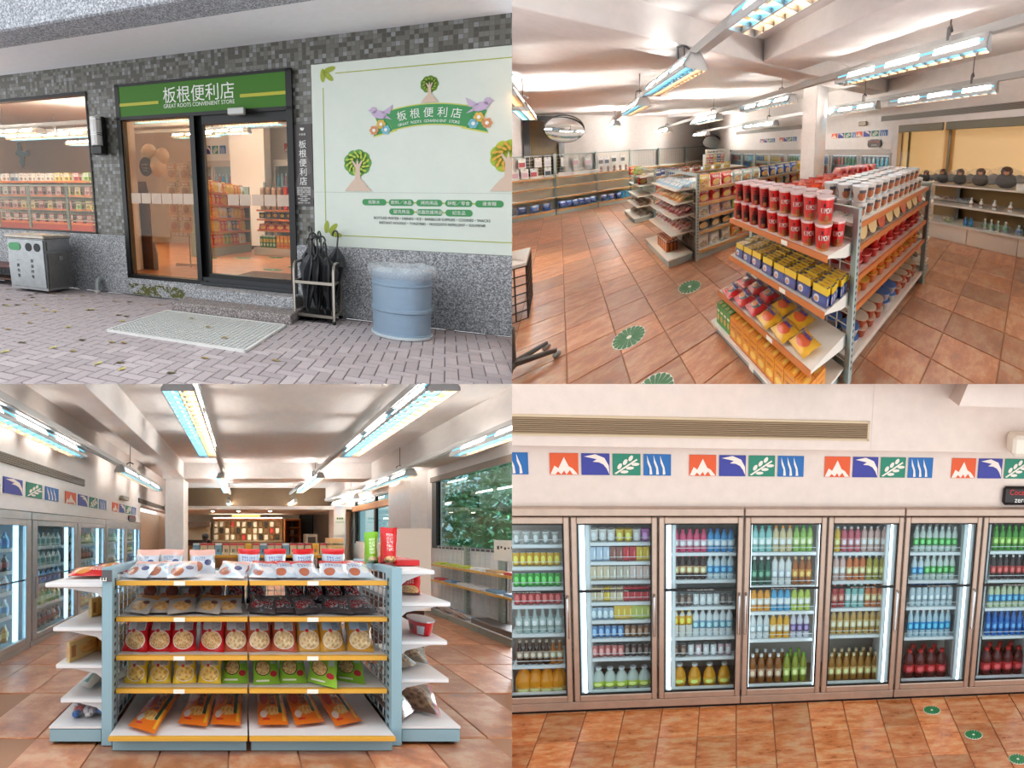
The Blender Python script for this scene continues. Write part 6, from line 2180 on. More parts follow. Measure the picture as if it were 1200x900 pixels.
def aisle_gondola():
    R = AISLE
    g, sw, ry = BLUE_G(), P('shelf clean white', (232, 230, 230), .45), RAIL_YE()
    wire = P('wire pale blue', (206, 212, 214), .4, .2)
    k = Kit('snack_gondola', R)
    YF_, YB_ = 1.44, 1.88
    for s, x in ((-1, -.83), (1, .94)):
        k.part('post', MB().cbox(x - .035, x + .035, YF_ - .03, YF_ + .03, 0, 1.09, .005), g)
        k.part('post', MB().cbox(x - .03, x + .03, YB_ - .02, YB_ + .03, 0, 1.09, .005), g)
        k.part('top_rail', MB().cbox(x - .03, x + .03, YF_ + .03, YB_ - .02, 1.045, 1.09, .004), g)
        k.part('wire_panel', MB().grid(0, x - s * .012, YF_ + .03, YB_ - .02, .1, 1.045, .052, .003), wire)
        sl = MB()
        for i in range(19):
            sl.box(x - s * .036, x - s * .034, YF_ - .012, YF_ + .006, .1 + i * .05, .122 + i * .05)
        k.part('slots', sl, P('slot dark', (70, 74, 74), .7), kind='stuff')
    k.part('shelf_letter', MB().box(-.862, -.80, YF_ - .0345, YF_ - .031, 1.005, 1.075).text('E', .055, (-.831, YF_ - .036, 1.02), (0, 0, 1), (-1, 0, 0), align='CENTER', m=1), [P('letter plate', (84, 84, 88), .5), P('sign white', (238, 240, 235), .4)], label='grey plate with a turned letter E')
    for x0, x1 in ((-.79, .03), (.04, .90)):
        k.part('back_post', MB().box(x0 + .02, x0 + .06, YB_ - .02, YB_ + .03, 0, 1.06), g)
        k.part('back_grid', MB().grid(1, YB_, x0, x1, .12, 1.0, .055, .003), wire)
        for i, z in enumerate((.33, .535, .775, 1.0)):
            q = k.part('shelf', MB().box(x0, x1, YF_ + .012, YB_ - .02, z - .016, z), sw)
            k.part('price_rail', MB().cbox(x0, x1, YF_ - .006, YF_ + .012, z - .026, z + .004, .003), ry, under=q)
            k.part('price_tag', MB().box(x0 + .36, x0 + .43, YF_ - .008, YF_ - .006, z - .024, z + .002), P('tag white', (244, 240, 226), .6), under=q)
        q = k.part('shelf', MB().box(x0, x1, YF_ - .07, YB_ - .02, .085, .1), sw)
        k.part('price_rail', MB().cbox(x0, x1, YF_ - .085, YF_ - .07, .078, .103, .003), ry, under=q)
        k.part('base', MB().cbox(x0 + .01, x1 - .005, YF_ - .06, YB_, .0, .083, .004), g)
    # end shelves
    for s, xs in ((-1, ((.99, -1.24), (.715, -1.19), (.483, -1.17), (.27, -1.14))), (1, ((1.07, 1.20), (.87, 1.30), (.63, 1.28), (.395, 1.29)))):
        xp_ = -.865 if s < 0 else .975
        for z, xe in xs:
            a, b = min(xp_, xe), max(xp_, xe)
            q = k.part('end_shelf', MB().cbox(a, b, YF_ + .0, YB_ + .02, z - .03, z, .006), sw)
            k.part('bracket', MB().prism([(xp_, z - .03), (xe - s * .06, z - .03), (xp_ + s * .06, z - .07), (xp_, z - .12)], YF_ + .02, YF_ + .04), sw, under=q)
        xe = -1.19 if s < 0 else 1.34
        a, b = min(xp_, xe), max(xp_, xe)
        k.part('end_base', MB().cbox(a, b, YF_ - .02, YB_ + .02, .015, .10, .006), g)
        k.part('end_base_top', MB().box(a, b, YF_ - .02, YB_ + .02, .10, .112), sw)
        k.part('foot', MB().box(xe - s * .05, xe - s * .02, YF_, YF_ + .03, 0, .02), BLACKM())
    k.put((0, 0, 0), 'blue grey gondola with yellow rails full of snack bags, whole front in view', 'shelf')


def aisle_goods():
    R = AISLE
    nut = ('n', (176, 120, 62), (240, 206, 150), 16.0)
    nut2 = ('n', (190, 150, 96), (246, 226, 180), 10.0)

    def pouch(nm, base, panel, food, ink):
        return PR(nm, base, ('r', .14, .60, .86, .84, panel), ('e', .5, .33, .40, .27, (244, 236, 226)), ('e', .5, .33, .37, .245, food), ('s', .5, .62, .82, .82, ink, 9, .4), ('e', .42, .60, .07, .05, (206, 50, 50)), ('r', 0, .93, 1, 1, tuple(x * .8 for x in base)), rough=.25)
    MR = pouch('pouch red', (202, 26, 34), (206, 214, 220), nut, (50, 40, 44))
    MS = pouch('pouch brown', (188, 92, 64), (206, 216, 224), nut2, (60, 50, 50))
    MT = pouch('pouch ochre', (206, 154, 60), (170, 200, 226), nut2, (70, 80, 110))
    MY = pouch('pouch yellow', (232, 196, 52), (206, 200, 196), ('n', (186, 130, 50), (240, 206, 120), 8.0), (60, 50, 46))
    MG = PR('pouch green', (142, 194, 60), ('e', .38, .48, .30, .24, (50, 60, 40)), ('e', .38, .48, .27, .215, nut), ('s', .34, .74, .62, .94, (40, 70, 50), 8, .5), ('e', .78, .3, .14, .09, (190, 40, 60)), ('r', .7, .6, .92, .9, (176, 206, 200)), ('r', .1, .08, .6, .13, (240, 244, 226)), rough=.25)
    MO = PR('pouch orange', (236, 120, 24), ('r', 0, .88, 1, 1, (238, 130, 40)), ('e', .5, .24, .3, .08, ('n', (200, 130, 50), (250, 216, 130), 12.0)), ('r', .72, .2, .86, .84, (24, 84, 60)), ('r', .84, .06, .94, .4, (246, 186, 60)), ('s', .44, .34, .66, .8, (40, 60, 90), 3, .55), ('e', .2, .18, .12, .06, (236, 226, 216)), ('e', .24, .5, .16, .14, (216, 60, 30)), ('r', .16, .08, .4, .11, (206, 40, 40)), rough=.25)
    MP = PR('pouch pale pink', (206, 214, 224), ('r', 0, .74, 1, 1, (246, 196, 182)), ('e', .3, .3, .22, .2, (176, 110, 84)), ('e', .72, .45, .14, .12, (70, 80, 130)), ('s', .2, .52, .62, .7, (120, 140, 170), 6, .5), rough=.22)
    MH = PR('pouch red head', (196, 208, 220), ('r', 0, .78, 1, 1, (216, 26, 32)), ('e', .34, .26, .2, .18, (186, 104, 74)), ('e', .72, .34, .18, .16, (226, 226, 230)), ('s', .2, .5, .8, .7, (96, 120, 170), 6, .5), rough=.22)
    MD = PR('pouch dark', (62, 56, 60), ('e', .3, .62, .2, .16, (176, 40, 44)), ('e', .7, .42, .22, .18, (150, 40, 44)), ('e', .35, .25, .2, .14, (206, 120, 100)), ('r', 0, .86, 1, .95, (196, 186, 170)), ('s', .1, .1, .9, .86, (190, 200, 206), 4, .25), rough=.25)
    MC = PR('pouch clear', (190, 190, 190), ('e', .62, .5, .28, .24, (128, 60, 44)), ('e', .25, .3, .16, .14, (206, 110, 70)), ('r', .6, .88, 1, 1, (236, 140, 40)), ('s', .1, .6, .5, .86, (110, 120, 140), 5, .5), rough=.22)
    MA = PR('pouch amber head', (206, 202, 196), ('r', 0, .76, 1, 1, (236, 150, 36)), ('e', .5, .34, .32, .22, ('n', (220, 150, 60), (250, 210, 140), 8.0)), ('e', .7, .5, .12, .1, (110, 56, 50)), rough=.22)
    MDR = PR('pouch dark red lying', (86, 80, 84), ('e', .3, .4, .22, .2, (190, 40, 50)), ('e', .68, .55, .22, .2, (176, 46, 50)), ('s', .1, .2, .9, .9, (196, 206, 212), 5, .3), rough=.25)

    def kits(nm, size, m, tilt, n=3, seed=0, rz=.08):
        w, h, t = size
        return [Kit('snack_pouch', R).body(MB().bag(w, h, t, .09, 9, 10, seed=seed + i).move(rotz(rz * (i - 1)) @ rotx(-tilt)), m, smooth=1.0) for i in range(n)]
    # third shelf
    stand = .32
    seq = [(MR, 'red')] * 4 + [(MS, 'brown')] * 3 + [(MT, 'ochre')] * 3
    xs = [-.70, -.54, -.385, -.205, -.045, .11, .265, .43, .585, .76]
    cache = {}
    for i, ((m, n), x) in enumerate(zip(seq, xs)):
        if n not in cache:
            cache[n] = kits(n, (.172, .215, .06), m, stand, seed=len(cache) * 5, rz=.1)
        cache[n][i % 3].put((x, 1.49, .537), f'{n} snack pouch with clear window, {nth(i, 10)} on the middle shelf of the blue grey gondola', 'snack pouch', f'{n} pouches on the middle shelf')
    # fourth shelf
    ky = kits('yellow', (.152, .178, .055), MY, .34, seed=31)
    for i, x in enumerate((-.695, -.54, -.375, -.215)):
        ky[i % 3].put((x, 1.49, .332), f'yellow snack pouch with clear window, {nth(i, 4)} of the four on the fourth shelf', 'snack pouch', 'yellow pouches on the fourth shelf')
    kg = [Kit('snack_pouch', R).body(MB().bag(.175, .19, .04, .08, 9, 9, seed=41 + i).move(rotz(a) @ rotx(-.62)), MG, smooth=1) for i, a in enumerate((0, .05, .0, -.42, -.25))]
    for i, (x, y) in enumerate(((-.05, 1.49), (.155, 1.48), (.33, 1.49), (.50, 1.455), (.70, 1.50))):
        kg[i].put((x, y, .332 + (.012 if i == 3 else 0)), f'green snack pouch, {nth(i, 5)} of the five on the fourth shelf' + (', slid over the rail' if i == 3 else ''), 'snack pouch', 'green pouches on the fourth shelf')
    # bottom shelf: large orange bags lying flat
    for i, (x, y, a) in enumerate(((-.61, 1.385, -.30), (-.31, 1.42, -.14), (-.105, 1.42, -.06), (.19, 1.42, .0), (.42, 1.43, .14), (.66, 1.43, .22))):
        Kit('snack_pouch', R).body(MB().bag(.19, .36, .04, .07, 8, 10, seed=51 + i).move(rotz(a) @ rotx(-1.42), (0, 0, .022)), MO, smooth=1).put((x, y, .101), f'large orange snack bag lying flat on the bottom shelf, {nth(i, 6)}', 'snack pouch', 'orange bags on the bottom shelf')
    # second shelf: standing behind, lying in front
    kc, kd = kits('clear', (.17, .2, .05), MC, .1, seed=61), kits('dark', (.15, .2, .05), MD, .1, seed=66)
    for i, x in enumerate((-.70, -.54, -.375, -.215)):
        kc[i % 3].put((x, 1.70, .777), f'clear snack pouch with brown biscuit print standing at the back of the second shelf, {nth(i, 4)}', 'snack pouch', 'clear pouches on the second shelf')
    for i, x in enumerate((-.06, .10, .385, .53, .67, .81)):
        kd[i % 3].put((x, 1.72, .777), f'dark red snack pouch standing at the back of the second shelf, {nth(i, 6)}', 'snack pouch', 'dark pouches at the back of the second shelf')
    ka = kits('amber', (.19, .16, .04), MA, 1.08, seed=71, rz=.3)
    for i, x in enumerate((-.69, -.53, -.385, -.24, -.10)):
        ka[i % 3].put((x, 1.475, .792), f'pouch with amber header lying on the second shelf front, {nth(i, 5)}', 'snack pouch', 'amber pouches on the second shelf')
    kdr = kits('darkred', (.19, .16, .04), MDR, 1.1, seed=76, rz=.3)
    for i, x in enumerate((.11, .26, .43, .60, .77)):
        kdr[i % 3].put((x, 1.475, .792), f'dark red pouch lying on the second shelf front, {nth(i, 5)}', 'snack pouch', 'dark pouches lying on the second shelf')
    # top shelf
    kp = kits('pink', (.19, .18, .05), MP, .25, seed=81, rz=.15)
    for i, (x, y) in enumerate(((-.72, 1.70), (-.55, 1.74), (-.30, 1.70))):
        kp[i].put((x, y, 1.002), f'pale pouch with pink header standing on the top shelf, {nth(i, 3)}', 'snack pouch', 'pink headed pouches standing on top')
    kpl = kits('pinkl', (.2, .17, .045), MP, 1.05, seed=86, rz=.3)
    for i, x in enumerate((-.70, -.54, -.38, -.09)):
        kpl[i % 3].put((x, 1.475, 1.018), f'pale pouch with pink header lying on the top shelf front, {nth(i, 4)}', 'snack pouch', 'pink headed pouches lying on top')
    kh = kits('head', (.165, .185, .05), MH, .14, seed=91, rz=.1)
    for i, x in enumerate((.04, .235, .445, .66)):
        kh[i % 3].put((x, 1.68, 1.002), f'pouch with red header standing on the top shelf, {nth(i, 4)}', 'snack pouch', 'red headed pouches standing on top')
    khl = kits('headl', (.18, .16, .045), MH, .98, seed=96, rz=.25)
    for i, x in enumerate((.12, .275, .43, .585, .755)):
        khl[i % 3].put((x, 1.475, 1.018), f'pouch with red header lying on the top shelf front, {nth(i, 5)}', 'snack pouch', 'red headed pouches lying on top')
    # ---- right end
    gr = PR('tall green pouch', (126, 190, 34), ('s', .3, .3, .7, .8, (230, 244, 200), 4, .5), ('e', .5, .14, .3, .1, (206, 196, 150)), rough=.2)
    rd = PR('tall red pouch', (212, 26, 30), ('s', .3, .35, .7, .85, (246, 220, 214), 4, .4), ('e', .5, .12, .36, .1, ('n', (150, 90, 50), (230, 190, 130), 9.0)), rough=.2)
    Kit('tall_pouch', R).body(MB().bag(.10, .22, .05, .08, 8, 9, seed=3, gusset=True), gr, smooth=1).put((.90, 1.62, 1.09), 'tall green pouch standing on the right gondola end', 'snack pouch')
    Kit('tall_pouch', R).body(MB().bag(.12, .25, .06, .08, 8, 9, seed=4, gusset=True), rd, smooth=1).put((1.01, 1.60, 1.09), 'tall red pouch standing on the right gondola end', 'snack pouch')
    Kit('red_box', R).body(MB().cbox(-.09, .09, -.12, .12, 0, .045, .006), P('red carton', (214, 34, 40), .4)).put((1.14, 1.72, 1.071), 'flat red box lying on the uppermost right end shelf', 'box')
    Kit('snack_pouch', R).body(MB().bag(.15, .16, .07, .08, 8, 8, seed=5, gusset=True).move(rotz(-.3)), PR('red chip pouch', (206, 28, 32), ('e', .5, .24, .4, .2, nut), ('s', .3, .5, .7, .8, (240, 200, 190), 4, .4), rough=.2), smooth=1).put((1.16, 1.62, .871), 'red pouch with visible snacks on the second right end shelf', 'snack pouch')
    kb = Kit('noodle_bowl', R)
    kb.part('bowl', MB().lathe([(.05, 0), (.056, .008), (.07, .09), (.074, .095)], 18), PR('red bowl', (206, 26, 34), ('r', .6, .1, .7, .7, (226, 232, 240)), ('r', .45, .3, .55, .7, (40, 40, 44)), rough=.3), smooth=.6)
    kb.part('lid', MB().lathe([(.077, .094), (.077, .102), (1e-5, .104)], 18), P('foil lid', (206, 202, 206), .3, .4), smooth=.6)
    kb.put((1.07, 1.70, .631), 'red instant noodle bowl at the back of the third right end shelf', 'noodle bowl', 'red bowls on the right gondola end')
    kb.put((1.19, 1.55, .631), 'red instant noodle bowl in front on the third right end shelf', 'noodle bowl', 'red bowls on the right gondola end')
    dm = PR('dried snack', (150, 140, 124), ('e', .5, .5, .36, .34, ('n', (96, 70, 50), (190, 170, 140), 9.0)), ('r', .05, .84, .95, .96, (120, 150, 110)), rough=.2)
    bm = PR('dried brown', (116, 92, 78), ('e', .5, .45, .4, .36, ('n', (80, 56, 42), (170, 140, 110), 8.0)), ('r', .9, .0, 1, 1, (206, 120, 130)), rough=.2)
    for i, (x, y, a) in enumerate(((1.08, 1.52, .3), (1.16, 1.60, -.5))):
        Kit('dried_snack', R).body(MB().bag(.2, .15, .06, .08, 7, 7, seed=10 + i).move(rotz(a) @ rotx(-1.25), (0, 0, .02)), dm, smooth=1).put((x, y, .40), ['clear dried snack bag, lower of two on the fourth right end shelf', 'clear dried snack bag, upper of two on the fourth right end shelf'][i], 'snack bag', 'dried snacks on the fourth right end shelf')
    for i, (x, y, z, a) in enumerate(((1.06, 1.48, .113, .5), (1.16, 1.52, .113, -.4), (1.10, 1.66, .15, -.2))):
        Kit('dried_snack', R).body(MB().bag(.24, .2, .07, .08, 7, 7, seed=20 + i).move(rotz(a) @ rotx(-1.15), (0, 0, .02)), bm, smooth=1).put((x, y, z), ['brown dried snack bag on the right end base, beside the post', 'brown dried snack bag on the right end base, at the outer edge', 'brown dried snack bag on the right end base, at the back'][i], 'snack bag', 'brown bags on the right end base')
    # ---- left end
    for i, y in enumerate((1.56, 1.74)):
        Kit('snack_roll', R).body(MB().bag(.33, .12, .07, .06, 10, 6, seed=30 + i).move(rotx(-1.2), (0, 0, .02)), PR('red roll pack', (206, 30, 30), ('e', .3, .4, .2, .3, (226, 150, 70)), ('s', .45, .3, .85, .7, (246, 220, 200), 7, .5), rough=.2), smooth=1).put((-1.04 + i * .05, y, .992), ['long red biscuit pack lying on the left end top, nearer one', 'long red biscuit pack lying on the left end top, further one'][i], 'biscuit pack', 'red packs on the left gondola end')
    bxm = PR('yellow biscuit box', (232, 190, 84), ('e', .6, .45, .3, .3, ('n', (200, 120, 40), (246, 200, 110), 5.0)), ('r', 0, 0, .2, 1, (240, 206, 130)), ('r', .05, .2, .15, .8, (170, 110, 40)), rough=.35)
    bxo = PR('orange biscuit box', (240, 200, 120), ('e', .6, .5, .32, .34, ('n', (226, 120, 30), (250, 190, 90), 5.0)), ('r', .05, .2, .18, .8, (190, 120, 50)), rough=.35)
    for i, (x, y, z, m, lb) in enumerate(((-1.02, 1.70, .717, bxm, 'yellow biscuit box standing on the second left end shelf'), (-1.06, 1.55, .485, bxo, 'orange biscuit box standing on the third left end shelf, nearer one'), (-.94, 1.68, .485, bxm, 'yellow biscuit box behind on the third left end shelf'), (-.90, 1.72, .717, bxo, 'orange biscuit box seen through the wire on the second left end shelf'))):
        Kit('biscuit_box', R).body(MB().box(-.02, .02, -.10, .10, 0, .125, front_uv=True).move(rotz(-.5)), m).put((x, y, z), lb, 'box')
    gw = PR('green white packet', (226, 230, 224), ('r', 0, .6, 1, 1, (36, 110, 56)), ('s', .2, .66, .8, .86, (236, 240, 230), 6, .5), ('r', .1, .1, .5, .5, (60, 130, 80)), rough=.25)
    for i, (x, y, a) in enumerate(((-1.04, 1.52, .5), (-.95, 1.55, .45), (-.95, 1.66, .3), (-.90, 1.50, -.2))):
        Kit('tea_packet', R).body(MB().bag(.11, .24, .05, .08, 6, 8, seed=40 + i).move(rotz(-.9 + a) @ rotx(-1.25), (0, 0, .02)), gw, smooth=1).put((x, y, .272 + .012 * i), f'green and white packet lying on the fourth left end shelf, {ORD[i]} from the outer edge', 'packet', 'green packets on the left gondola end')
    cb = Kit('candy_bag', R)
    cb.part('bag', MB().ball((0, 0, .05), .15, 12, 6, sx=1, sy=.7, sz=.42), FILM('clear wrap', (236, 238, 240), .13, .12), smooth=1)
    rr = random.Random(9)
    for i in range(26):
        c = ((206, 50, 60), (70, 120, 190), (236, 232, 226), (226, 220, 226), (196, 150, 96))[i % 5]
        cb.part('candy', MB().ball((rr.uniform(-.12, .12), rr.uniform(-.07, .07), .02 + rr.uniform(0, .06)), .022, 6, 4, sx=1.4), P('candy %d' % (i % 5), c, .35), smooth=1)
    cb.put((-1.0, 1.56, .114), 'clear bag of colourful wrapped candy on the left end base', 'candy bag')


def aisle_coolers():
    R = AISLE
    st = STEEL()
    bd = [1.22, 1.92, 2.62, 3.34, 4.03, 4.70, 5.40]
    units = ((0, 2, 'nearest the left frame edge'), (2, 4, 'in the middle of the row'), (4, 6, 'at the far end by the column'))
    kinds = {'clear': ((196, 214, 220), (90, 150, 206), (230, 236, 240)), 'blue': ((80, 160, 214), (40, 110, 190), (60, 130, 200)), 'green': ((96, 160, 84), (206, 226, 190), (60, 140, 60)), 'dark': ((60, 44, 40), (150, 40, 40), (40, 36, 36)), 'amber': ((206, 140, 50), (236, 200, 110), (236, 230, 220)), 'pale': ((214, 216, 208), (130, 160, 150), (220, 224, 226))}
    kt = {}
    for n, (b, l, c) in kinds.items():
        kt[n] = Kit({'clear': 'water_bottle', 'blue': 'water_bottle', 'green': 'tea_bottle', 'dark': 'soda_bottle', 'amber': 'juice_bottle', 'pale': 'milk_bottle'}[n], R).body(MB().lathe([(.030, 0, 0), (.034, .01, 0), (.034, .05, 1), (.034, .11, 0), (.030, .13, 0), (.013, .17, 2), (.013, .19, 2)], 8), [P('ab ' + n, b, .2), P('ab label ' + n, l, .4), P('ab cap ' + n, c, .4)], smooth=.7)
    levels = (.13, .40, .66, .88, 1.12)
    wdz = ('bottom', 'fourth', 'third', 'second', 'top')
    fill = [('amber', 'pale', 'clear', 'dark', 'blue'), ('amber', 'clear', 'clear', 'dark', 'blue'), ('dark', 'green', 'blue', 'pale', 'pale'), ('amber', 'dark', 'clear', 'dark', 'green'), ('dark', 'blue', 'amber', 'pale', 'green'), ('green', 'clear', 'blue', 'green', 'green')]
    ds = ('nearest', 'second', 'third', 'fourth', 'fifth', 'last')
    for a, b, w in units:
        k = Kit('glass_cooler', R)
        ya, yb = bd[a], bd[b]
        k.part('cabinet', MB().box(-3.05, -2.46, ya, yb, 1.46, 1.53).box(-3.05, -2.46, ya, yb, 0, .08).box(-3.05, -3.0, ya, yb, .08, 1.46).box(-3.0, -2.46, ya, ya + .02, .08, 1.46).box(-3.0, -2.46, yb - .02, yb, .08, 1.46), P('cooler inside', (206, 216, 220), .5))
        k.part('header', MB().cbox(-2.46, -2.40, ya + .004, yb - .004, 1.45, 1.54, .008), st)
        k.part('kick_plate', MB().cbox(-2.46, -2.41, ya + .004, yb - .004, 0, .07, .006), st)
        for i in range(a, b):
            y0, y1 = bd[i], bd[i + 1]
            f = MB().cbox(-2.44, -2.395, y0 + .008, y0 + .07, .075, 1.45, .006).cbox(-2.44, -2.395, y1 - .07, y1 - .008, .075, 1.45, .006).cbox(-2.44, -2.395, y0 + .07, y1 - .07, 1.385, 1.45, .006).cbox(-2.44, -2.395, y0 + .07, y1 - .07, .075, .14, .006)
            q = k.part('door', f, st)
            k.part('pane', MB().box(-2.425, -2.42, y0 + .07, y1 - .07, .14, 1.385), GLASS('cooler glass', (240, 248, 250), 0, .6), under=q)
            k.part('black_bar', MB().box(-2.43, -2.41, y0 + .06, y1 - .06, .775, .79), BLACKM(), under=q)
            k.part('handle', MB().cbox(-2.395, -2.365, y0 + .03, y0 + .05, .55, .80, .004), CHROME(), under=q)
            k.part('light_strip', MB().box(-2.5, -2.475, y1 - .12, y1 - .08, .12, 1.4), EM('cooler strip blue', (190, 232, 255), STRIP))
        for z in levels[1:]:
            k.part('shelf', MB().box(-2.97, -2.5, ya + .06, yb - .1, z - .014, z), P('white wire shelf', (230, 232, 232), .5))
            k.part('shelf_edge', MB().box(-2.5, -2.495, ya + .06, yb - .1, z - .02, z + .02), P('shelf edge', (236, 238, 240), .4))
        k.put((0, 0, 0), 'steel drink cooler with glass doors along the left wall, ' + w, 'cooler')
        for i in range(a, b):
            if i == 0:
                continue
            for r, z in enumerate(levels):
                n = fill[i][r]
                m = 7
                for c in range(m):
                    kt[n].put((-2.56, bd[i] + .10 + c * .076, z + .001), f'{n} drink bottle, {ORD[c]} from the near side, {wdz[r]} shelf, {ds[i - 1]} left wall cooler door', 'bottle', f'{n} bottles in the left wall cooler')
    fcol = [P('frieze orange', (222, 88, 40), .6), P('frieze indigo', (56, 62, 150), .6), P('frieze green', (34, 130, 104), .6), P('frieze blue', (32, 104, 172), .6)]
    fw = P('frieze white', (240, 226, 214), .6)
    for s, y in enumerate((2.07, 3.12, 4.24)):
        k = Kit('frieze_decal', R)
        for q in range(4):
            mb = MB()
            frieze_square(mb, q * .245, q * .245 + .2, 0, .165, -.006, 0, q, 0, 1)
            mb.move(rotz(PI / 2))
            k.part('square', mb, [fcol[q], fw])
        k.put((-2.415, y, 1.71), 'coloured frieze squares above the left wall coolers, ' + ('nearest set at the frame edge', 'middle set', 'furthest set by the small sign')[s], 'decal', 'frieze decals above the left coolers')
    k = Kit('oval_sign', R)
    k.part('panel', MB().prism([(-.16, -.03), (-.12, -.06), (.12, -.06), (.16, -.03), (.15, .05), (.1, .07), (-.1, .07), (-.15, .05)], -.02, 0).move(rotz(PI / 2)), P('sign black', (34, 26, 26), .4))
    k.part('lettering', MB().text('CocaCola', .05, (0, -.021, .01), width=.22, align='CENTER').move(rotz(PI / 2)), P('cola red', (206, 40, 40), .4))
    k.put((-2.41, 4.98, 1.62), 'small dark drink sign above the last left wall cooler', 'sign')
    one('speaker', R, MB().cbox(0, .08, -.12, .12, -.04, .04, .012), P('speaker grey', (170, 164, 150), .6), 'grey speaker box on the left soffit', 'speaker', (-2.41, 4.6, 2.0))


def aisle_right():
    R = AISLE
    sw, ry, g = P('shelf clean white', (232, 230, 230), .45), RAIL_YE(), P('gondola green grey', (150, 162, 152), .5)
    wire = P('wire pale blue', (206, 212, 214), .4, .2)
    bays = [(1.6, 2.28), (2.28, 2.98), (2.98, 3.45), (3.45, 3.95)]
    for b, (a, c) in enumerate(bays):
        k = Kit('wire_shelf', R)
        k.part('wire_panel', MB().grid(0, 3.34, a, c, .2, 1.08, .07, .003), wire)
        k.part('post', MB().box(3.32, 3.37, a - .02, a + .02, 0, 1.1), g)
        for z in (.80, .55):
            q = k.part('shelf', MB().box(3.08, 3.33, a + .01, c - .01, z - .015, z), sw)
            k.part('price_rail', MB().box(3.068, 3.08, a + .01, c - .01, z - .025, z + .006), ry, under=q)
        k.part('base', MB().cbox(3.06, 3.33, a + .005, c - .005, 0, .09, .005), g)
        k.part('base_top', MB().box(3.04, 3.33, a + .005, c - .005, .09, .1), sw)
        k.put((0, 0, 0), 'wire backed wall shelf under the big window, ' + ('bay at the dividing edge', 'second bay from the dividing edge', 'third bay from the dividing edge', 'furthest bay, next to the white column')[b], 'shelf')
    cols = {'white': (228, 226, 226), 'black': (44, 44, 46), 'red': (190, 60, 56), 'lime': (196, 206, 60), 'blue': (110, 150, 180), 'tan': (196, 160, 110)}
    bk = {n: Kit('goods_box', R).body(MB().cbox(-.07, .07, -.06, .06, 0, .035, .004), P('goods ' + n, c, .45)) for n, c in cols.items()}
    for z, wd, seq in ((.802, 'upper', ('white', 'red', 'tan', 'black', 'red', 'tan', 'white', 'lime', 'lime', 'lime')), (.552, 'lower', ('white', 'black', 'white', 'white', 'blue', 'blue', 'white', 'white', 'blue', 'red'))):
        for i, n in enumerate(seq):
            bk[n].put((3.18, 1.9 + i * .2, z), f'{n} flat box, {ORD[i]} from the dividing edge, {wd} wire shelf under the window', 'box', f'{n} boxes on the wire shelf')
    one('large_box', R, MB().cbox(-.12, .12, -.35, .35, 0, .07, .006), [P('puzzle dark', (70, 62, 60), .4)], 'large flat dark box on the wire shelf base', 'box', (3.18, 2.75, .101))
    one('large_box', R, MB().cbox(-.11, .11, -.3, .3, 0, .05, .006), [P('puzzle white', (214, 216, 220), .4)], 'large flat white box on the wire shelf base at the dividing edge', 'box', (3.17, 2.2, .101))
    for i, y in enumerate((3.25, 3.5, 3.72)):
        Kit('wrapped_plush', R).body(MB().bag(.2, .2, .1, .08, 7, 7, seed=140 + i).move(rotz(PI / 2 + .3 * i) @ rotx(-1.0)), PR('wrap plush', (206, 204, 208), ('e', .5, .5, .3, .3, ('n', (236, 236, 240), (90, 84, 90), 8.0)), rough=.2), smooth=1).put((3.15, y, .101), f'clear wrapped plush on the wire shelf base, {ORD[i]} from the large boxes', 'plush toy', 'wrapped plush on the wire shelf base')
    k = Kit('notice_board', R)
    k.part('sheet', MB().box(-.006, 0, -.2, .2, 0, .24), P('notice paper', (240, 236, 222), .6))
    k.part('small_print', MB().marks(.33, .04, .13, 0, 9).move(rotz(-PI / 2), (-.006, 0, 0)), P('notice ink', (50, 48, 46), .6), kind='stuff')
    k.put((3.03, 2.58, .98), 'white notice sheet hung on the wire shelf at the dividing edge', 'notice')


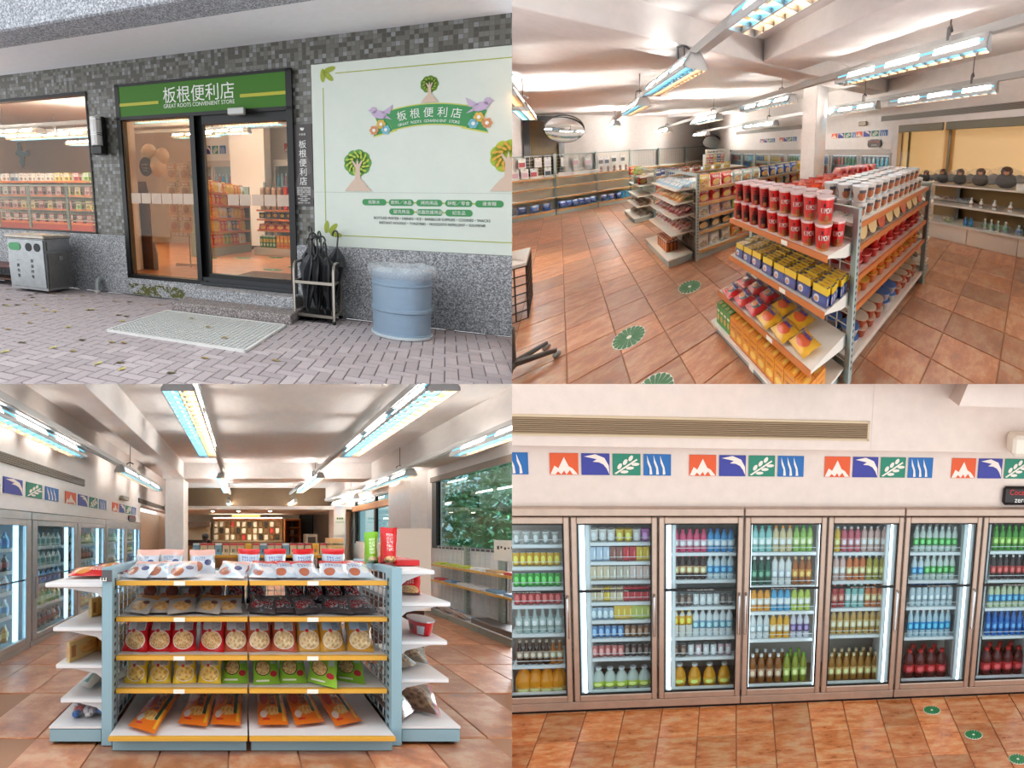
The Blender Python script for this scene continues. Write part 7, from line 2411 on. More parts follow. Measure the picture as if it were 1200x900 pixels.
def aisle_back():
    R = AISLE
    tan, wood = P('counter tan', (196, 160, 116), .6), P('cabinet wood', (176, 106, 54), .5, vary=.15)
    # gondola behind the first
    k = Kit('second_gondola', R)
    k.part('shelf', MB().box(-.75, 1.25, 3.2, 3.7, .97, .99), P('shelf clean white', (232, 230, 230), .45))
    k.part('price_rail', MB().box(-.75, 1.25, 3.185, 3.2, .965, 1.0), RAIL_YE())
    k.part('shelf', MB().box(-.75, 1.25, 3.2, 3.7, .72, .74), P('shelf clean white', (232, 230, 230), .45))
    k.part('base', MB().box(-.75, 1.25, 3.2, 3.7, 0, .1), BLUE_G())
    for x in (-.75, .25, 1.25):
        k.part('post', MB().box(x - .03, x + .03, 3.42, 3.48, 0, 1.03), BLUE_G())
    k.put((0, 0, 0), 'second gondola standing behind the blue grey one, only its top seen', 'shelf')
    bx = {n: Kit('snack_box', R).body(MB().box(-.045, .045, -.04, .04, 0, .16, front_uv=True), PR('top box ' + n, c, ('r', 0, .82, 1, 1, h), ('r', .3, .2, .5, .5, (70, 60, 60)), ('r', .6, .2, .75, .5, (120, 110, 100)), rough=.4)) for n, c, h in (('beige', (214, 190, 150), (206, 60, 70)), ('blue', (120, 160, 180), (226, 226, 226)), ('amber', (236, 170, 50), (240, 190, 80)))}
    for i in range(18):
        n = ('blue', 'beige', 'beige', 'blue', 'beige', 'beige', 'beige', 'amber', 'beige')[i % 9]
        bx[n].put((-.66 + i * .105, 3.28, 1.0), f'{n} snack box, {nth(i, 18)}, on top of the second gondola', 'box', 'boxes on the second gondola')
    # wall of goods
    k = Kit('pegboard_shelf', R)
    k.part('board', MB().box(-1.17, 1.5, 8.9, 8.96, .93, 1.80), P('peg tan', (206, 180, 140), .6, vary=.1))
    k.part('shelf', MB().box(-1.17, 1.5, 8.6, 8.9, .98, 1.02), P('peg shelf', (226, 216, 200), .5))
    k.part('top_frame', MB().box(-1.2, 1.53, 8.85, 8.97, 1.80, 1.86), wood)
    k.part('fill_strip', MB().box(-1.1, 1.45, 8.62, 8.66, 1.86, 1.89), EM('added fill glow', (255, 236, 206), 12.0))  # added glowing strip that brightens the dim back of the aisle
    k.part('cupboard', MB().box(-1.17, 1.5, 8.55, 8.9, 0, .95), tan)
    for x in (-.4, .3, .95):
        k.part('divider', MB().box(x - .02, x + .02, 8.86, 8.9, 1.0, 1.8), P('peg frame', (170, 140, 100), .6))
    k.put((0, 0, 0), 'tan pegboard with hanging goods on the back wall', 'shelf')
    gc = {n: Kit('hanging_good', R).body(MB().cbox(-.07, .07, -.02, .02, -.2, 0, .01), P('hang ' + n, c, .5)) for n, c in (('white', (232, 228, 222)), ('red', (190, 60, 60)), ('black', (50, 46, 46)), ('brown', (120, 90, 60)))}
    rr = random.Random(4)
    for r in range(3):
        for i in range(12):
            n = ('white', 'white', 'brown', 'red', 'white', 'white', 'black', 'white', 'brown', 'black', 'white', 'brown')[(i + 5 * r) % 12]
            gc[n].put((-1.05 + i * .215, 8.87, 1.75 - r * .25), f'{n} good hanging on the back pegboard, {ORD[i]} from the left, {("top", "middle", "bottom")[r]} row', 'hanging good', 'goods on the back pegboard')
    k = Kit('wooden_cabinet', R)
    k.part('case', MB().box(1.55, 1.60, 8.6, 8.95, 0, 1.82).box(2.10, 2.15, 8.6, 8.95, 0, 1.82).box(1.55, 2.15, 8.6, 8.95, 1.77, 1.84).box(1.55, 2.15, 8.9, 8.95, 0, 1.8), wood)
    for z in (.6, .9, 1.2, 1.5):
        k.part('shelf', MB().box(1.6, 2.1, 8.62, 8.9, z, z + .03), wood)
    k.put((0, 0, 0), 'open wooden cabinet with dark goods by the dark back door', 'cabinet')
    for i in range(4):
        gc[('black', 'brown', 'white', 'black')[i]].put((1.85, 8.72, .845 + .3 * i), f'{("black", "brown", "white", "black")[i]} good inside the wooden cabinet, {("lowest", "second lowest", "second highest", "highest")[i]} shelf', 'good', 'goods in the wooden cabinet')
    d = bpy.data.objects.new('door_3', None)
    d.location = R.world((2.45, 9, 0)).tolist()
    d['kind'] = 'structure'
    COL.objects.link(d)
    shell('leaf', R, MB().box(2.24, 2.66, 8.94, 8.98, 0, 2.0), P('door slate', (52, 66, 74), .3), d)
    shell('frame', R, MB().box(2.18, 2.24, 8.92, 9.0, 0, 2.04).box(2.66, 2.72, 8.92, 9.0, 0, 2.04).box(2.18, 2.72, 8.92, 9.0, 2.0, 2.05), BLACKM(), d)
    k = Kit('kiosk', R)
    k.part('body', MB().cbox(-.2, .2, -.15, .15, 0, 1.28, .01), STEEL())
    k.part('screen', MB().box(-.13, .13, -.156, -.15, .95, 1.18), P('kiosk dark', (66, 62, 58), .3))
    k.part('label_sheet', MB().box(-.1, .1, -.156, -.15, .55, .78), P('kiosk label', (206, 196, 140), .5))
    k.put((2.30, 7.9, 0), 'steel kiosk standing before the dark back door', 'kiosk')
    k = Kit('crate_shelf', R)
    for z in (.7, .9):
        k.part('crate', MB().cbox(-.2, .2, -.2, .2, z, z + .16, .01), P('crate tan', (206, 170, 120), .6))
    k.part('stand', MB().box(-.22, .22, -.2, .2, 0, .68), P('stand dark', (70, 60, 52), .6))
    k.put((2.72, 6.9, .1), 'tan crates on a dark stand by the round column', 'crate')
    k = Kit('air_conditioner', R)
    k.part('case', MB().cbox(-.55, .55, -.12, .12, -.08, .08, .02), P('air con cream', (214, 186, 120), .5))
    k.part('vent_flap', MB().box(-.5, .5, -.13, -.12, -.06, -.04), P('air con dark', (120, 100, 70), .6))
    k.put((.1, 8.85, 2.08 - .12), 'cream air conditioner under the lowered ceiling', 'air conditioner')
    k = Kit('oven_niche', R)
    k.part('back', MB().box(-.5, .5, .3, .35, .6, 1.7), P('niche cream', (240, 220, 190), .5))
    k.part('hood', MB().box(-.52, .52, -.1, .35, 1.55, 1.72), P('hood grey', (150, 140, 128), .4, .4))
    k.part('counter', MB().box(-.52, .52, -.1, .35, .85, 1.05), P('counter dark', (54, 46, 42), .5))
    k.part('front', MB().box(-.52, .52, -.08, .35, 0, .85), tan)
    k.put((-1.75, 8.6, 0), 'lit niche with dark counter at the left of the back wall', 'counter')
    # person behind the shelves: one body, hair as a child
    pr = Kit('person', R)
    body = MB().lathe([(.11, 0), (.13, .1), (.12, .5), (.15, .72), (.17, .95), (.19, 1.12), (.12, 1.19), (.05, 1.22), (.05, 1.26), (.075, 1.30), (.085, 1.36), (.08, 1.42), (.05, 1.47), (1e-5, 1.48)], 14, sy=.62)
    pr.body(body, P('person cloth', (60, 56, 60), .8), smooth=1)
    pr.part('hair', MB().ball((0, .01, 1.40), .095, 12, 7), P('hair black', (22, 18, 18), .7), smooth=1)
    pr.put((-1.02, 6.2, -.18), 'person with short black hair behind the shelves, only the head showing', 'person')
    # posters on the round column
    k = Kit('column_poster', R)
    k.part('sheet', MB().box(-.16, .16, -.004, 0, 0, .62), P('poster pale', (236, 230, 220), .6))
    for i in range(3):
        m = MB()
        ell(m, -.07 + i * .07, .5, .03, .032, -.004, 0)
        k.part('tree_print', m, P('poster green', (110, 130, 50), .5))
    k.part('ribbon_print', MB().prism([(-.13, .36), (.13, .36), (.13, .42), (-.13, .42)], -.007, -.004), P('poster ribbon', (206, 214, 190), .5))
    k.put((2.93, 6.995, 1.25), 'pale poster with three small trees on the far column', 'poster')
    k = Kit('brown_counter', R)
    k.part('top', MB().cbox(-.3, .3, -.3, .3, .9, .95, .01), P('counter cream', (226, 206, 180), .5))
    k.part('front', MB().box(-.28, .28, -.28, .28, 0, .9), P('counter brown', (78, 48, 34), .6))
    k.part('side_sheet', MB().box(-.05, .32, -.32, -.3, .5, 1.35), P('counter sheet', (240, 224, 206), .6))
    k.put((1.62, 2.7, 0), 'brown counter with cream side behind the tall red pouch', 'counter')


def aisle_trees():
    R = AISLE
    t = NT('foliage')
    oi = t.n('ShaderNodeObjectInfo')
    n = t.noise(t.uv(), 3.0, 2)
    t.set(Base_Color=t.ramp(n, [(.3, (40, 84, 50)), (.55, (84, 140, 84)), (.8, (160, 196, 140))]), Roughness=.6)
    rr = random.Random(12)
    for i, (x, y, h, lb) in enumerate(((4.6, 3.6, 3.2, 'dense tree outside the big window, at its left half'), (5.0, 2.6, 3.4, 'dense tree outside the big window, at the dividing edge'), (5.6, 4.8, 3.4, 'dense tree outside, behind the white window column'), (5.2, 6.4, 3.2, 'dense tree outside the far window strip'))):
        k = Kit('garden_tree', R)
        mb = MB()
        vs, fs = [], []
        for _ in range(2600):
            a, e, q = rr.uniform(0, 2 * PI), rr.uniform(-1, 1), rr.uniform(.55, 1)
            c = np.array([.85 * q * math.cos(a) * math.sqrt(1 - e * e), .95 * q * math.sin(a) * math.sqrt(1 - e * e), h * .55 + h * .5 * q * e])
            d1 = np.array([rr.gauss(0, 1) for _ in range(3)])
            d1 /= np.linalg.norm(d1)
            d2 = np.cross(d1, [rr.gauss(0, 1) for _ in range(3)])
            d2 /= np.linalg.norm(d2)
            s = rr.uniform(.05, .09)
            b = len(vs)
            vs += [c - d1 * s, c + d2 * s * .5, c + d1 * s, c - d2 * s * .5]
            fs.append((b, b + 1, b + 2, b + 3))
        mb.add(vs, fs)
        k.part('foliage', mb, t.m, kind='stuff', fix=False)
        k.part('trunk', MB().tube([(0, 0, 0), (.03, 0, h * .5), (0, .05, h * .9)], [.09, .07, .02], 8), P('bark', (82, 66, 50), .9))
        k.put((x, y, -.2), lb, 'tree')
    shell('ground', R, MB().box(3.6, 8, 1.0, 9, -.3, -.2), P('garden soil', (70, 80, 50), .95, vary=.2))
# ================================================================ 4. the wall of drink coolers
CF = 8.461


def cool_shell():
    R = COOL
    white = m_plaster('cooler wall white', (226, 210, 199))
    fl = shell('floor', R, MB().box(-2.8, 5.5, 5.8, 9.6, -.12, -.012), P('floor grout', (172, 128, 100), .9))
    lay_tiles(R, fl, [.108 + .345 * i for i in range(-9, 15)], [7.93 + .53 * i for i in range(-4, 3)], 0, m_terracotta('terracotta gloss', (228, 136, 74), (240, 184, 130), .28), in_view(R, 140), gap=.008)
    shell('wall_back', R, MB().box(-3.0, 5.5, CF + .06, CF + .2, 1.78, 2.36), white)
    shell('wall_upper', R, MB().cbox(-3.0, 5.5, CF - .06, CF + .06, 2.335, 3.4, .006), white)
    shell('wall_joint', R, MB().box(1.27, 1.274, CF - .062, CF - .06, 2.36, 3.3), P('joint grey', (206, 194, 186), .8))
    shell('beam_corner', R, MB().prism([(1.98, 2.80), (4.0, 2.80), (4.0, 3.4), (2.2, 3.4)], CF - .45, CF - .06), white)
    g = bpy.data.objects.new('trim_7', None)
    g.location = R.world((-.4, CF - .06, 2.5)).tolist()
    g['kind'] = 'structure'
    COL.objects.link(g)
    a, c, y = -2.8, 1.25, CF - .06
    shell('grille_frame', R, MB().box(a, c, y - .015, y, 2.425, 2.442).box(a, c, y - .015, y, 2.572, 2.59).box(c - .018, c, y - .015, y, 2.425, 2.59), P('grille frame', (206, 184, 150), .5), g)
    shell('grille_back', R, MB().box(a, c, y - .006, y - .002, 2.43, 2.58), P('grille shade', (96, 74, 58), .7), g)
    for i in range(8):
        z = 2.446 + i * .0158
        shell('slat', R, MB().add([(a, y - .022, z), (c - .018, y - .022, z), (c - .018, y - .006, z + .008), (a, y - .006, z + .008), (a, y - .022, z + .004), (c - .018, y - .022, z + .004), (c - .018, y - .006, z + .012), (a, y - .006, z + .012)],
              [(0, 1, 2, 3), (7, 6, 5, 4), (0, 4, 5, 1), (1, 5, 6, 2), (2, 6, 7, 3), (3, 7, 4, 0)]), P('grille slat tan', (168, 142, 112), .5), g)


BD = [-2.13, -1.375, -.62, .147, .915, 1.65, 2.42, 3.19]
ITEMS = [(-1.90, -1.49), (-1.235, -.71), (-.505, .06), (.22, .80), (1.0, 1.52), (1.775, 2.225), (2.585, 3.05)]
RAILS = [[.14, .396, .683, .938, 1.099, 1.278, 1.47], [.14, .444, .624, .79, .955, 1.147, 1.316, 1.486], [.14, .429, .619, .899, 1.144, 1.39], [.14, .581, .84, 1.083, 1.388], [.14, .599, .858, 1.116, 1.382], [.14, .56, .855, 1.111, 1.377], [.14, .55, .83, 1.105, 1.383]]
DW = ['first', 'second', 'third', 'fourth', 'fifth', 'sixth', 'last']


def cool_objects():
    R = COOL
    st = P('cooler steel warm', (188, 166, 150), .34, .75, vary=.1)
    inner = P('cooler inner', (196, 186, 178), .5)
    wire = P('white wire shelf', (230, 232, 232), .5)
    dark = P('cooler floor brown', (140, 106, 82), .4)
    units = ((0, 3, 'with three doors, cut by the dividing edge'), (3, 5, 'with two doors, in the middle'), (5, 7, 'with two doors, cut by the right frame edge'))
    for a, b, w in units:
        k = Kit('drink_cooler', R)
        xa, xb = BD[a], BD[b]
        k.part('cabinet', MB().box(xa + .001, xb - .001, CF + .05, CF + .62, 1.72, 1.77).box(xa + .001, xb - .001, CF + .6, CF + .62, .05, 1.72).box(xa + .001, xa + .015, CF + .05, CF + .6, .05, 1.72).box(xb - .015, xb - .001, CF + .05, CF + .6, .05, 1.72), inner)
        k.part('cabinet_floor', MB().box(xa, xb, CF + .05, CF + .6, .08, .135), dark)
        k.part('header', MB().cbox(xa + .004, xb - .004, CF - .02, CF + .05, 1.752, 1.822, .008), st)
        k.part('kick_rail', MB().cbox(xa + .004, xb - .004, CF - .015, CF + .06, .03, .105, .006), st)
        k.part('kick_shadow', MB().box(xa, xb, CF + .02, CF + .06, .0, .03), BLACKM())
        for i in range(a, b):
            x0, x1 = BD[i], BD[i + 1]
            z0, z1, fw = .11, 1.745, .056
            f = MB().cbox(x0 + .008, x0 + fw, CF - .025, CF + .03, z0, z1, .007).cbox(x1 - fw, x1 - .008, CF - .025, CF + .03, z0, z1, .007).cbox(x0 + fw, x1 - fw, CF - .025, CF + .03, z1 - fw, z1, .007).cbox(x0 + fw, x1 - fw, CF - .025, CF + .03, z0, z0 + fw, .007)
            q = k.part('door', f, st)
            gk = MB()
            for p in ((x0 + fw, x0 + fw + .012, z0 + fw, z1 - fw), (x1 - fw - .012, x1 - fw, z0 + fw, z1 - fw)):
                gk.box(p[0], p[1], CF - .01, CF + .005, p[2], p[3])
            gk.box(x0 + fw, x1 - fw, CF - .01, CF + .005, z1 - fw - .012, z1 - fw).box(x0 + fw, x1 - fw, CF - .01, CF + .005, z0 + fw, z0 + fw + .012)
            k.part('gasket', gk, BLACKM(), under=q)
            k.part('pane', MB().box(x0 + fw, x1 - fw, CF, CF + .005, z0 + fw, z1 - fw), GLASS('cooler glass', (240, 248, 250), 0, .6), under=q)
            k.part('black_bar', MB().box(x0 + fw, x1 - fw, CF - .02, CF - .005, 1.096, 1.116), BLACKM(), under=q)
            k.part('bar_print', MB().marks(.24, .010, 1.101, CF - .02, 16).move(t=((x0 + x1) / 2, 0, 0)), P('bar letters', (170, 170, 166), .5), under=q, kind='stuff')
            hx = x1 - .03 if i < 3 else (x0 + .03 if i in (3,) else x1 - .03)
            hd = MB().tube([(hx, CF - .03, .70), (hx, CF - .06, .71), (hx, CF - .06, 1.06), (hx, CF - .03, 1.07)], .011, 8)
            k.part('handle', hd, CHROME(), under=q, smooth=.8)
            lx = x0 + .10 if i < 3 else x1 - .11
            if i != 3:
                k.part('side_panel', MB().box(min(lx, x0 + .06 if i < 3 else x1 - .06), max(lx, x0 + .06 if i < 3 else x1 - .06), CF + .065, CF + .08, .14, 1.71).box(lx + (.02 if i < 3 else -.05), lx + (.05 if i < 3 else -.02), CF + .05, CF + .5, .14, 1.71), P('side panel white', (236, 240, 242), .35))
                k.part('light_strip', MB().box(lx - .011, lx + .011, CF + .045, CF + .06, .15, 1.68), EM('cooler strip white', (240, 248, 255), STRIP * 1.2))
            else:
                for lx in (x0 + .065, x1 - .065):
                    k.part('light_strip', MB().box(lx - .008, lx + .008, CF + .045, CF + .06, .15, 1.68), EM('cooler strip white', (240, 248, 255), STRIP * 1.2))
            ia, ib = ITEMS[i]
            for z in RAILS[i][1:]:
                k.part('shelf', MB().box(ia - .03, ib + .03, CF + .12, CF + .55, z - .012, z), wire)
                k.part('shelf_edge', MB().box(ia - .03, ib + .03, CF + .105, CF + .12, z - .022, z + .006), P('shelf edge', (236, 238, 240), .4))
                k.part('guard_wire', MB().box(ia - .03, ib + .03, CF + .108, CF + .112, z + .045, z + .05), wire)
            for sx in (ia - .04, ib + .035):
                k.part('upright', MB().box(sx - .006, sx + .006, CF + .13, CF + .15, .135, 1.7), P('upright pale', (214, 214, 214), .4, .4))
            k.part('rail_edge', MB().box(x0 + fw, x1 - fw, CF + .05, CF + .1, .135, .165), P('shelf edge', (236, 238, 240), .4))
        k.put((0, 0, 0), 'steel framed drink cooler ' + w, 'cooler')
    drinks()
    frieze()


def drinks():
    R = COOL
    cache = {}

    def bottle(key, body, label, cap, r=.031, h=.21, lab=(.25, .55), shape='b', text=None):
        if key in cache:
            return cache[key]
        h = h * 1.08 if shape in 'b slim glass' else h
        bm = P('drink ' + key, body, .12) if body else None
        lm = label if not isinstance(label, tuple) else PR('label ' + key, label, ('e', .75, .5, .1, .3, tuple(min(255, x + 70) for x in label)), ('r', .0, .0, 1, .12, tuple(x * .7 for x in label)), rough=.4)
        cm = P('cap ' + key, cap, .4)
        if shape == 'can':
            k = Kit('drink_can', R).body(MB().lathe([(r * .8, 0), (r, .006), (r, h - .01), (r * .86, h), (r * .84, h - .003), (1e-5, h - .003)], 12), lm, smooth=.6)
            k.part('can_top', MB().lathe([(r * .87, h - .002), (r * .87, h + .003), (r * .8, h + .003), (r * .78, h - .002)], 12), P('can rim', (206, 206, 208), .3, .8), smooth=.6)
        elif shape == 'box':
            k = Kit('drink_carton', R).body(MB().box(-r, r, -r, r, 0, h, front_uv=True), lm)
        elif shape == 'cup':
            k = Kit('drink_cup', R).body(MB().lathe([(r * .8, 0), (r, h)], 12), lm, smooth=.6)
            k.part('lid', MB().lathe([(r * 1.04, h - .006), (r * 1.04, h + .004), (1e-5, h + .005)], 12), cm, smooth=.6)
        else:
            if shape == 'jug':
                pf = [(r * .9, 0), (r, .012), (r, h * .42), (r * .92, h * .55), (r * .55, h * .78), (r * .3, h * .86), (r * .3, h * .9)]
            elif shape == 'slim':
                pf = [(r * .92, 0), (r, .008), (r, h * .78), (r * .5, h * .9), (r * .42, h * .94)]
            elif shape == 'glass':
                pf = [(r * .92, 0), (r, .006), (r, h * .52), (r * .5, h * .68), (r * .4, h * .94)]
            else:
                pf = [(r * .9, 0), (r, .008), (r, h * .62), (r * .94, h * .72), (r * .55, h * .86), (r * .42, h * .90), (r * .4, h * .93)]
            nmk = 'juice_jug' if shape == 'jug' else next((v for q, v in (('water', 'water_bottle'), ('tea', 'tea_bottle'), ('cola', 'soda_bottle'), ('soda', 'soda_bottle'), ('slim', 'juice_bottle'), ('glass', 'glass_bottle'), ('beer', 'glass_bottle'), ('milk', 'milk_bottle')) if q in key), 'drink_bottle')
            k = Kit(nmk, R).body(MB().lathe(pf, 12), bm, smooth=.7)
            if lab:
                k.part('label', MB().lathe([(r * 1.02, h * lab[0]), (r * 1.02, h * lab[1])], 12), lm, smooth=.7)
            k.part('cap', MB().lathe([(r * .46, h * .9), (r * .46, h), (1e-5, h)], 10), cm, smooth=.6)
        cache[key] = k
        return k

    W, BK = (238, 238, 236), (40, 38, 38)
    T = {}

    def d(key, *a, **kw):
        T[key] = (lambda: bottle(key, *a, **kw))
    d('pale ring pack', (200, 204, 200), (196, 200, 194), W, r=.032, h=.1, shape='cup')
    d('gold can', None, (226, 176, 40), W, r=.031, h=.115, shape='can')
    d('green can', None, (70, 176, 60), W, r=.031, h=.115, shape='can')
    d('red white can', None, (206, 60, 56), W, r=.031, h=.115, shape='can')
    d('clear glass bottle', (190, 206, 202), (206, 220, 216), (190, 206, 200), r=.032, h=.215, shape='glass')
    d('brown beer bottle', (70, 38, 24), (190, 170, 150), (206, 190, 170), r=.031, h=.20, shape='glass')
    d('amber glass bottle', (176, 104, 36), (206, 190, 160), (206, 190, 170), r=.031, h=.20, shape='glass')
    d('orange juice jug', (240, 150, 24), (236, 190, 110), (206, 60, 30), r=.078, h=.23, shape='jug', lab=(.02, .2))
    for n, c in (('white cup', (232, 226, 220)), ('yellow cup', (232, 196, 70)), ('purple cup', (206, 120, 200))):
        d(n, None, c, tuple(min(255, x + 20) for x in c), r=.038, h=.105, shape='cup')
    for n, c in (('blue white carton', (196, 212, 232)), ('brown carton', (150, 96, 84)), ('red carton', (206, 50, 56)), ('yellow carton', (236, 196, 70)), ('cream carton', (228, 206, 172)), ('striped cream carton', (206, 190, 172)), ('pink cream carton', (232, 206, 196)), ('lime carton', (206, 214, 110))):
        d(n, None, c, W, r=.027, h=.125, shape='box')
    for n, c in (('blue white can', (176, 196, 214)), ('blue can', (110, 150, 200)), ('brown can', (150, 110, 86)), ('dark can', (90, 70, 66)), ('red pale can', (206, 120, 116)), ('coffee can', (110, 84, 70)), ('white can', (222, 224, 226)), ('pink pale can', (226, 190, 196))):
        d(n, None, c, W, r=.029, h=.105, shape='can')
    d('clear jug with lime label', (200, 206, 196), (190, 206, 80), (226, 230, 232), r=.06, h=.19, shape='jug', lab=(.12, .4))
    d('amber jug with dark label', (230, 156, 30), (236, 190, 70), (226, 226, 226), r=.06, h=.2, shape='jug', lab=(.1, .38))
    d('pink bottle', (222, 80, 120), (236, 206, 216), (226, 70, 110), h=.185)
    d('blue bottle', (70, 150, 206), (206, 226, 240), (40, 110, 190), h=.185)
    d('dark tea bottle', (66, 36, 28), (226, 190, 140), (190, 50, 40), h=.20)
    d('clear bottle with blue label', (206, 220, 226), (70, 150, 206), W, h=.20)
    d('white bottle with yellow top', (232, 228, 220), (240, 186, 50), (236, 190, 60), h=.22, shape='slim', lab=(.45, .8))
    d('white bottle with blue print', (228, 232, 234), (140, 186, 210), W, h=.22, shape='slim', lab=(.3, .6))
    d('teal clear bottle', (150, 206, 200), (206, 232, 226), (70, 180, 170), h=.215)
    d('amber capped clear bottle', (226, 206, 160), (236, 226, 206), (236, 160, 50), h=.215)
    d('green capped bottle', (160, 200, 100), (206, 226, 150), (80, 170, 60), h=.215)
    d('dark green tea bottle', (36, 86, 66), (60, 120, 90), W, h=.235)
    d('white milk tea bottle', (226, 226, 224), (206, 210, 216), (216, 196, 170), h=.235, shape='slim')
    d('amber tea bottle', (170, 96, 40), (220, 150, 60), (226, 190, 130), h=.235)
    d('orange bottle', (236, 160, 40), (240, 226, 206), (236, 150, 40), h=.2)
    d('sky blue bottle', (90, 170, 214), (232, 240, 246), (60, 130, 200), h=.2)
    d('lime bottle', (190, 206, 80), (226, 232, 190), (130, 180, 60), h=.2)
    d('clear white bottle', (226, 230, 230), (196, 214, 220), W, h=.215)
    d('golden drink bottle', (236, 176, 60), (240, 220, 180), W, h=.215)
    d('violet label bottle', (216, 214, 224), (120, 100, 150), W, h=.215)
    d('amber tea bottle with white cap', (150, 90, 36), (206, 160, 130), W, r=.034, h=.25, lab=(.2, .5))
    d('green tea bottle with green cap', (150, 156, 50), (190, 206, 110), (120, 180, 60), r=.034, h=.25, lab=(.2, .5))
    d('yellow slim bottle', (236, 190, 60), (240, 214, 120), W, r=.029, h=.21, shape='slim')
    d('rose slim bottle', (216, 100, 116), (236, 170, 176), W, r=.029, h=.21, shape='slim')
    d('pale rose slim bottle', (226, 186, 176), (240, 226, 214), W, r=.029, h=.21, shape='slim')
    d('orange slim bottle', (216, 116, 50), (236, 200, 140), W, r=.029, h=.21, shape='slim')
    d('olive slim bottle', (176, 160, 50), (220, 210, 120), W, r=.029, h=.21, shape='slim')
    d('red slim bottle', (190, 50, 46), (226, 130, 110), W, r=.029, h=.21, shape='slim')
    d('teal slim bottle', (140, 196, 190), (214, 232, 226), W, r=.029, h=.21, shape='slim')
    d('golden tea bottle', (206, 166, 96), (232, 210, 160), (226, 190, 120), r=.03, h=.225)
    d('brown gold tea bottle', (170, 116, 46), (226, 190, 120), (240, 220, 170), r=.034, h=.235, lab=(.2, .5))
    d('clear bottle with green label', (206, 216, 208), (80, 170, 80), W, h=.215)
    d('blue capped water bottle', (200, 216, 222), (190, 210, 220), (50, 110, 200), h=.205)
    d('blue label water bottle', (190, 214, 226), (60, 160, 220), W, h=.235)
    d('cola bottle', (96, 22, 22), (206, 36, 40), (206, 40, 36), r=.058, h=.25, lab=(.2, .48))
    d('green soda bottle', (80, 160, 50), (150, 200, 80), (90, 190, 60), h=.21)
    d('dark cola bottle with red label', (60, 34, 34), (206, 60, 50), (226, 226, 226), h=.215)
    d('sports bottle with green cap', (206, 216, 176), (60, 150, 206), (120, 200, 60), h=.21)
    d('deep blue bottle', (40, 110, 190), (60, 130, 206), (60, 130, 210), h=.22)

    rep = lambda *p: [n for n, c in p for _ in range(c)]
    F = [
        [rep(('orange juice jug', 4)), rep(('brown beer bottle', 5), ('amber glass bottle', 2)), rep(('clear glass bottle', 6)), rep(('red white can', 7)), rep(('green can', 7)), rep(('gold can', 7)), rep(('pale ring pack', 5))],
        [rep(('clear jug with lime label', 5)), rep(('red pale can', 5), ('dark can', 4)), rep(('blue can', 5), ('brown can', 4)), rep(('blue white can', 4), ('yellow carton', 3), ('lime carton', 3)), rep(('cream carton', 2), ('yellow carton', 1), ('cream carton', 2), ('red carton', 4)), rep(('cream carton', 3), ('striped cream carton', 3), ('pink cream carton', 3)), rep(('blue white carton', 3), ('brown carton', 2), ('red carton', 2), ('yellow carton', 2)), rep(('white cup', 3), ('yellow cup', 2), ('white cup', 1), ('purple cup', 1))],
        [rep(('amber jug with dark label', 4)), rep(('coffee can', 2), ('white can', 1), ('pink pale can', 1), ('white can', 2), ('pink pale can', 2)), rep(('white bottle with yellow top', 3), ('white bottle with blue print', 6)), rep(('coffee can', 3), ('white can', 4), ('dark can', 2)), rep(('dark tea bottle', 5), ('clear bottle with blue label', 4)), rep(('pink bottle', 5), ('blue bottle', 4))],
        [rep(('amber tea bottle with white cap', 4), ('green tea bottle with green cap', 3)), rep(('clear white bottle', 3), ('golden drink bottle', 3), ('violet label bottle', 3)), rep(('orange bottle', 3), ('sky blue bottle', 3), ('lime bottle', 3)), rep(('dark green tea bottle', 3), ('white milk tea bottle', 3), ('amber tea bottle', 3)), rep(('teal clear bottle', 3), ('amber capped clear bottle', 3), ('green capped bottle', 3))],
        [rep(('brown gold tea bottle', 7)), rep(('golden tea bottle', 8)), rep(('red slim bottle', 2), ('teal slim bottle', 3), ('orange slim bottle', 3)), rep(('pale rose slim bottle', 2), ('orange slim bottle', 3), ('olive slim bottle', 3)), rep(('yellow slim bottle', 1), ('rose slim bottle', 3), ('pale rose slim bottle', 4))],
        [rep(('cola bottle', 4)), rep(('blue label water bottle', 7)), rep(('blue capped water bottle', 7)), rep(('clear bottle with blue label', 2), ('clear bottle with green label', 5)), rep(('clear bottle with green label', 7))],
        [rep(('cola bottle', 4)), rep(('deep blue bottle', 7)), rep(('sports bottle with green cap', 7)), rep(('dark cola bottle with red label', 7)), rep(('green soda bottle', 7))],
    ]
    cat = lambda k: {'drink_can': 'can', 'drink_carton': 'carton', 'drink_cup': 'cup'}.get(k, 'bottle')
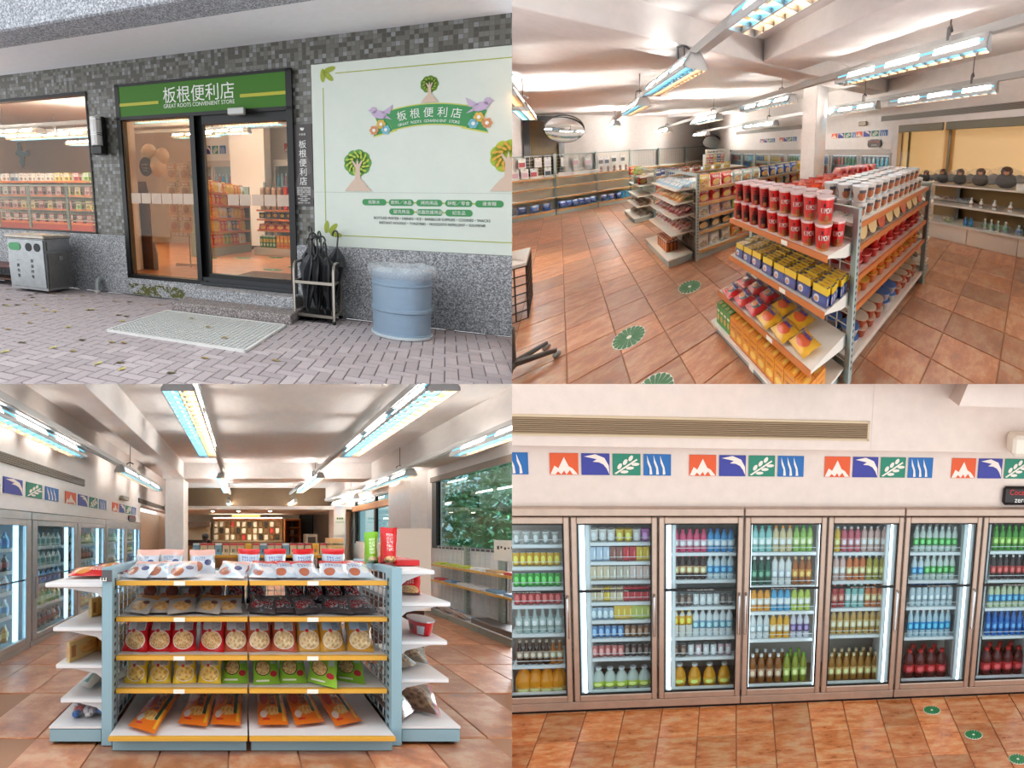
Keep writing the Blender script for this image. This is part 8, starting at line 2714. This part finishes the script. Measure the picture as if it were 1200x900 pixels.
    for i, rows in enumerate(F):
        ia, ib = ITEMS[i]
        nr = len(rows)
        for r, row in enumerate(rows):
            sw = 'bottom' if r == 0 else ('top' if r == nr - 1 else ORD[nr - 1 - r])
            n = len(row)
            for c, key in enumerate(row):
                k = T[key]()
                pitch = (ib - ia) / n
                x = ia + pitch * (c + .5)
                z = RAILS[i][r] + .001 if r else .137
                yy = CF + .17 + (.035 if r == 0 else 0) + RND.uniform(-.006, .006)
                k.put((x, yy, z), f'{key}, {nth(c, n)} on the {sw} shelf of the {DW[i]} cooler door', cat(k.name), f'{key}s on the {sw} shelf, {DW[i]} cooler door')
                if (r == 0 and i in (3, 4, 5, 6) and c < n - 1) or (r and i in (5, 6) and c < n - 1):
                    k.put((x + pitch / 2, yy + .11, z), f'{key} in the rear row, {nth(c, n - 1)}, {sw} shelf of the {DW[i]} cooler door', cat(k.name), f'rear {key}s on the {sw} shelf, {DW[i]} cooler door')


def frieze():
    R = COOL
    fcol = [P('frieze orange', (222, 88, 40), .6), P('frieze indigo', (56, 62, 150), .6), P('frieze green', (34, 130, 104), .6), P('frieze blue', (32, 104, 172), .6)]
    fw = P('frieze white', (240, 226, 214), .6)
    for s, x in enumerate((-2.745, -1.54, -.353, .868, 2.081)):
        k = Kit('frieze_decal', R)
        for q in range(4):
            mb = MB()
            frieze_square(mb, q * .2635, q * .2635 + .237, 0, .178, -.006, 0, q, 0, 1)
            k.part('square', mb, [fcol[q], fw])
        k.put((x, CF + .058, 2.082), 'row of four coloured frieze squares over the coolers, ' + ('lone blue one at the dividing edge', 'first full row', 'second full row', 'third full row', 'last row at the frame edge')[s], 'decal', 'frieze squares over the big coolers')
    k = Kit('oval_sign', R)
    k.part('panel', MB().cbox(-.02, .36, -.03, 0, -.085, .085, .025), P('sign black', (34, 26, 26), .4))
    k.part('lettering', MB().text('Coca-Cola', .07, (.04, -.032, .01)), P('cola red', (206, 40, 40), .4))
    k.part('lettering', MB().text('zero', .07, (.10, -.032, -.06)), P('sign white', (238, 240, 235), .4))
    k.put((2.63, CF + .055, 1.93), 'black rounded drink sign above the last big cooler', 'sign')
    one('speaker', R, MB().cbox(0, .5, -.25, 0, -.09, .09, .03), P('speaker cream', (232, 222, 206), .5), 'cream speaker box high on the wall at the frame edge', 'speaker', (2.56, CF - .065, 2.445))
    dec = decal_kit(R, .085)
    for i, (x, y) in enumerate(((2.0, 8.21), (2.30, 7.71), (2.6, 7.25))):
        dec.put((x, y, .001), ['green leaf decal on the tiles, closest to the big coolers', 'green leaf decal on the tiles, middle one before the coolers', 'green leaf decal on the tiles at the lower frame edge'][i], 'floor decal', 'leaf decals before the big coolers')
front_shell()
shop_shell()
aisle_shell()
cool_shell()
front_objects()
shop_objects()
aisle_objects()
cool_objects()
